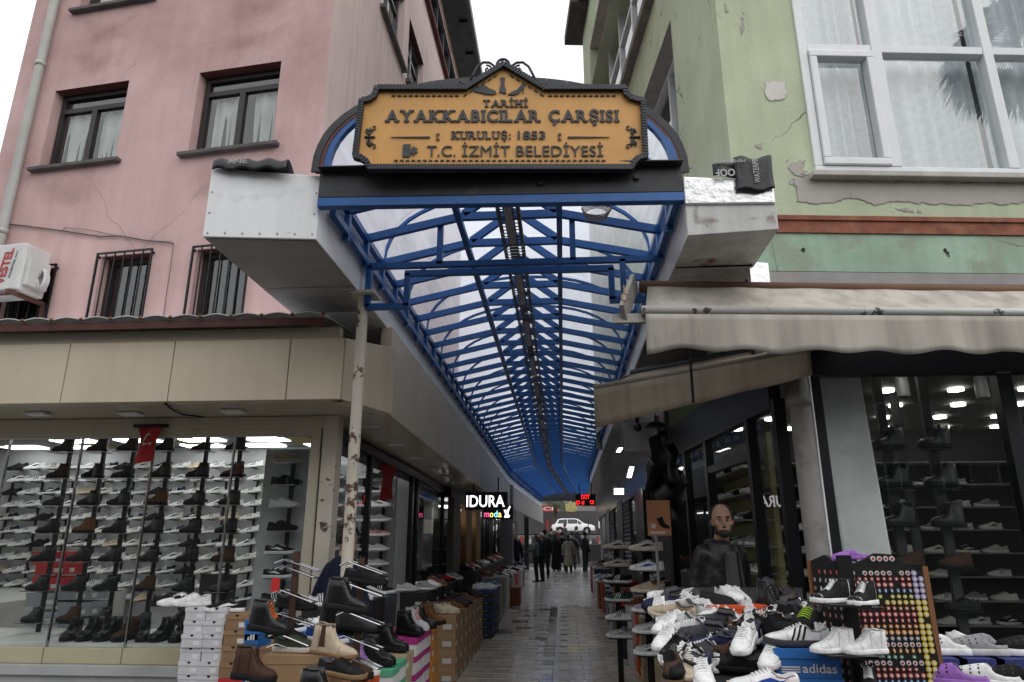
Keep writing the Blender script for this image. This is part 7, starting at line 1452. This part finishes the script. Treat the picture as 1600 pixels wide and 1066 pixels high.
def palm(name, label, x, y, z, h, nf, fl, sd, r=.2):
    t = thing(name, label, 'palm tree', (x, y, z)); r2 = random.Random(sd); b = MB()
    b.tube([(.05 * math.sin(i), 0, h * i / 12) for i in range(13)], r, 12, r1=r * .75)
    for i in range(int(h * 6)): zz = h * i / (h * 6); b.tube([(0, 0, zz), (0, 0, zz + .05)], r * 1.05 - r * .25 * i / (h * 6), 10)
    b.build('trunk', M('palm_trunk', (.10, .075, .055), .95, 0, .3, 9, bump=.8, bs=12), t)
    for i in range(nf):                      # fan leaves: a stalk and a spread of narrow blades
        a = i * 2.399; e = -1.0 + 2.1 * ((i * .618) % 1); d = Vector((math.cos(a) * math.cos(e), math.sin(a) * math.cos(e), math.sin(e))); st = Vector((0, 0, h)); m = MB(); end = st + d * fl * .5 + Vector((0, 0, .05)); m.tube([st, (st + end) / 2 + Vector((0, 0, .06)), end], .018, 5)
        rt = d.cross(Vector((0, 0, 1))).normalized(); up = rt.cross(d)
        for j in range(22):
            f = (j / 21 - .5) * 4.2; dr = (d * math.cos(f) + rt * math.sin(f)).normalized(); L_ = fl * .62 * (1 - .25 * abs(f) / 2.1) * r2.uniform(.85, 1.05); q = end + dr * L_ * .6 + up * .05; tip = end + dr * L_ + Vector((0, 0, -.28 * fl * r2.uniform(.4, 1))); n = up.cross(dr).normalized() * .022 * fl
            m.quad(end, q - n, tip, q + n)
        m.build('frond', M('palm_leaf', (.045, .06, .028), .6, 0, .3, 5), t, fix=False)
    return t
palm('palm_tree', 'spiky palm tree beyond the passing car', -.9, 83, ZS, 4.4, 40, 2.2, 4, .25)
palm('palm_tree', 'tall fan palm across the street, mirrored in the big white framed window', 15.4, -4.2, 0, 15.2, 70, 2.0, 5, .2)
for k_, (x0, x1, y0, y1, w_) in enumerate(((-2.6, -.75, 35, 38, 'dark cloth covered street stall left of the alley mouth'), (1.15, 3.2, 35, 38.5, 'dark cloth covered street stall right of the alley mouth'))):
    t = thing('street_stall', w_, 'stall', ((x0 + x1) / 2, y0, zg(y0))); z = zg(y0)
    pb(MB().hexa([(x0, y0, z), (x1, y0, z), (x1, y1, zg(y1)), (x0, y1, zg(y1)), (x0 + .05, y0 + .05, z + .85), (x1 - .05, y0 + .05, z + .85), (x1 - .05, y1, zg(y1) + .95), (x0 + .05, y1, zg(y1) + .95)]), 'skirt', M('stall_cloth', (.02, .018, .02), .9), t, bev=.03)
    for q in range(9): xx = x0 + .15 + (x1 - x0 - .3) * q / 8; pb(MB().box(xx - .09, xx + .09, y0 + .2 + .1 * (q % 3), y0 + .55 + .1 * (q % 3), z + .85, z + 1.0 + .12 * (q % 3)), 'goods', bm_([(.5, .5, .48), (.05, .05, .06), (.3, .05, .04), (.1, .12, .2)][q % 4]), t)
    for xx in (x0 + .1, x1 - .1): pb(MB().box(xx - .02, xx + .02, y0 + .1, y0 + .14, z + .8, z + 2.1), 'post', dark_st, t)
# houses behind the street and across the square behind the photographer
def house(label, x0, x1, y0, y1, h, mat, face, storey=3.0, z=0, name='building'):
    t = thing(name, label, 'building', ((x0 + x1) / 2, y0 if face < 0 else y1, z)); pb(MB().box(x0, x1, y0, y1, z - 1, z + h), 'wall', mat, t)
    yf = y0 if face < 0 else y1; n = int((x1 - x0) / 2.6); gm = M('far_glass', (.03, .035, .04), .1)
    for s_ in range(1, int(h / storey)):
        for i in range(n):
            x = x0 + (x1 - x0) * (i + .5) / n; zz = z + s_ * storey + .9
            f = MB(); f.box(x - .7, x + .7, min(yf, yf + face * .06), max(yf, yf + face * .06), zz, zz + 1.4); w = pb(f, 'window', white_pvc, t)
            for q in (-1, 1): pb(MB().box(x + q * .33 - .29, x + q * .33 + .29, min(yf + face * .061, yf + face * .075), max(yf + face * .061, yf + face * .075), zz + .07, zz + 1.33), 'pane', gm, w)
    pb(MB().box(x0 - .3, x1 + .3, y0 - .3, y1 + .3, z + h, z + h + .25), 'roof', M('far_roof', (.2, .19, .18), .9), t)
    return t
hA = house('grey apartment house beyond the street at the end of the arcade', -14, 9, 90, 100, 12, M('far_wall', (.22, .21, .2), .9), -1, z=ZS)
pb(MB().box(-13, 8, 89.6, 89.9, ZS, ZS + 3.0), 'shopfront', M('far_shop', (.05, .045, .045), .6), hA)
house('cream house beyond the street to the right', 9.5, 30, 88, 100, 14, M('far_cream', (.4, .37, .3), .9), -1, z=ZS)
def shop_sign(label, px0, px1, py0, py1, Y, col, txt=None):
    a, c = atY(px0, py1, Y), atY(px1, py0, Y); t = thing('shop_sign', label, 'sign', ((a.x + c.x) / 2, Y, a.z)); pb(MB().box(a.x, c.x, Y, Y + .1, a.z, c.z), 'panel', M('sign_' + str(col), col, .5), t)
    if txt: o = fit_text('lettering', txt, lambda u, v, d: Vector((a.x + .1 * (c.x - a.x) + u, Y - .01 - d, a.z + .25 * (c.z - a.z) + v)), (c.x - a.x) * .8, (c.z - a.z) * .5, wht_f, None, .02, .02); o.parent = t; o.matrix_parent_inverse = par_world(t).inverted()
shop_sign('red shop sign with white letters across the far street', 846, 872, 790, 800, 88, (.4, .02, .025), 'CE'); shop_sign('tall red banner beside the far shop', 853, 857, 812, 827, 86, (.4, .02, .02))
# pale yellow crested board hanging at the street end
t = thing('arcade_sign', 'pale yellow crested board seen hanging at the far street end', 'sign', atY(893, 800, 33)); PY = Wall(0, 33, 1, 0); pts = [PY.uv(*q) for q in ((884, 799), (883, 789), (887, 787), (889, 784), (894, 786), (898, 784), (901, 787), (902, 796), (899, 799), (894, 800))]
pb(MB().prism(pts, lambda u, v, d: PY.at(u, v, d), .06), 'board', M('faded_yellow', (.45, .40, .16), .6, 0, .2, 3), t); b = MB(); b.tube([PY.at(PY.uv(888, 786)[0], PY.uv(888, 786)[1], -.05), PY.at(PY.uv(888, 786)[0], 4.2, -.05)], .02, 6); pb(b, 'hanger', dark_st, t); b = MB(); b.tube([PY.at(PY.uv(899, 786)[0], PY.uv(899, 786)[1], -.05), PY.at(PY.uv(899, 786)[0], 4.2, -.05)], .02, 6); pb(b, 'hanger', dark_st, t)
b = MB(); b.beam((-1.6, 31.2, 3.42), (2.6, 31.2, 3.42), .1, .35); b.box(-1.7, -1.5, 31.1, 31.3, .2, 3.6); b.box(2.45, 2.6, 31.1, 31.3, .2, 3.6); b.beam((-1.6, 33.1, 4.25), (2.6, 33.1, 4.25), .1, .12); tag(b.build('end_portal', dark_st), 'dark steel portal closing the street end of the canopy', 'portal')
house('long brown apartment house across the street behind the photographer', -34, 4, -34, -22, 15, M('opposite_wall', (.19, .16, .14), .9), 1)
house('grey office house across the street behind the photographer', 4.6, 34, -36, -25, 12, M('opposite_grey', (.22, .22, .22), .9), 1)
# ---------------------------------------------------------------- look-alikes that only their place tells apart share a group
seen = {}
for o in list(C.objects):
    if o.parent is None and 'label' in o: seen.setdefault(o['label'], []).append(o)
for l, os_ in seen.items():
    if len(os_) > 1:
        for o in os_:
            if 'group' not in o: o['group'] = 'alike: ' + ' '.join(l.split()[:8])
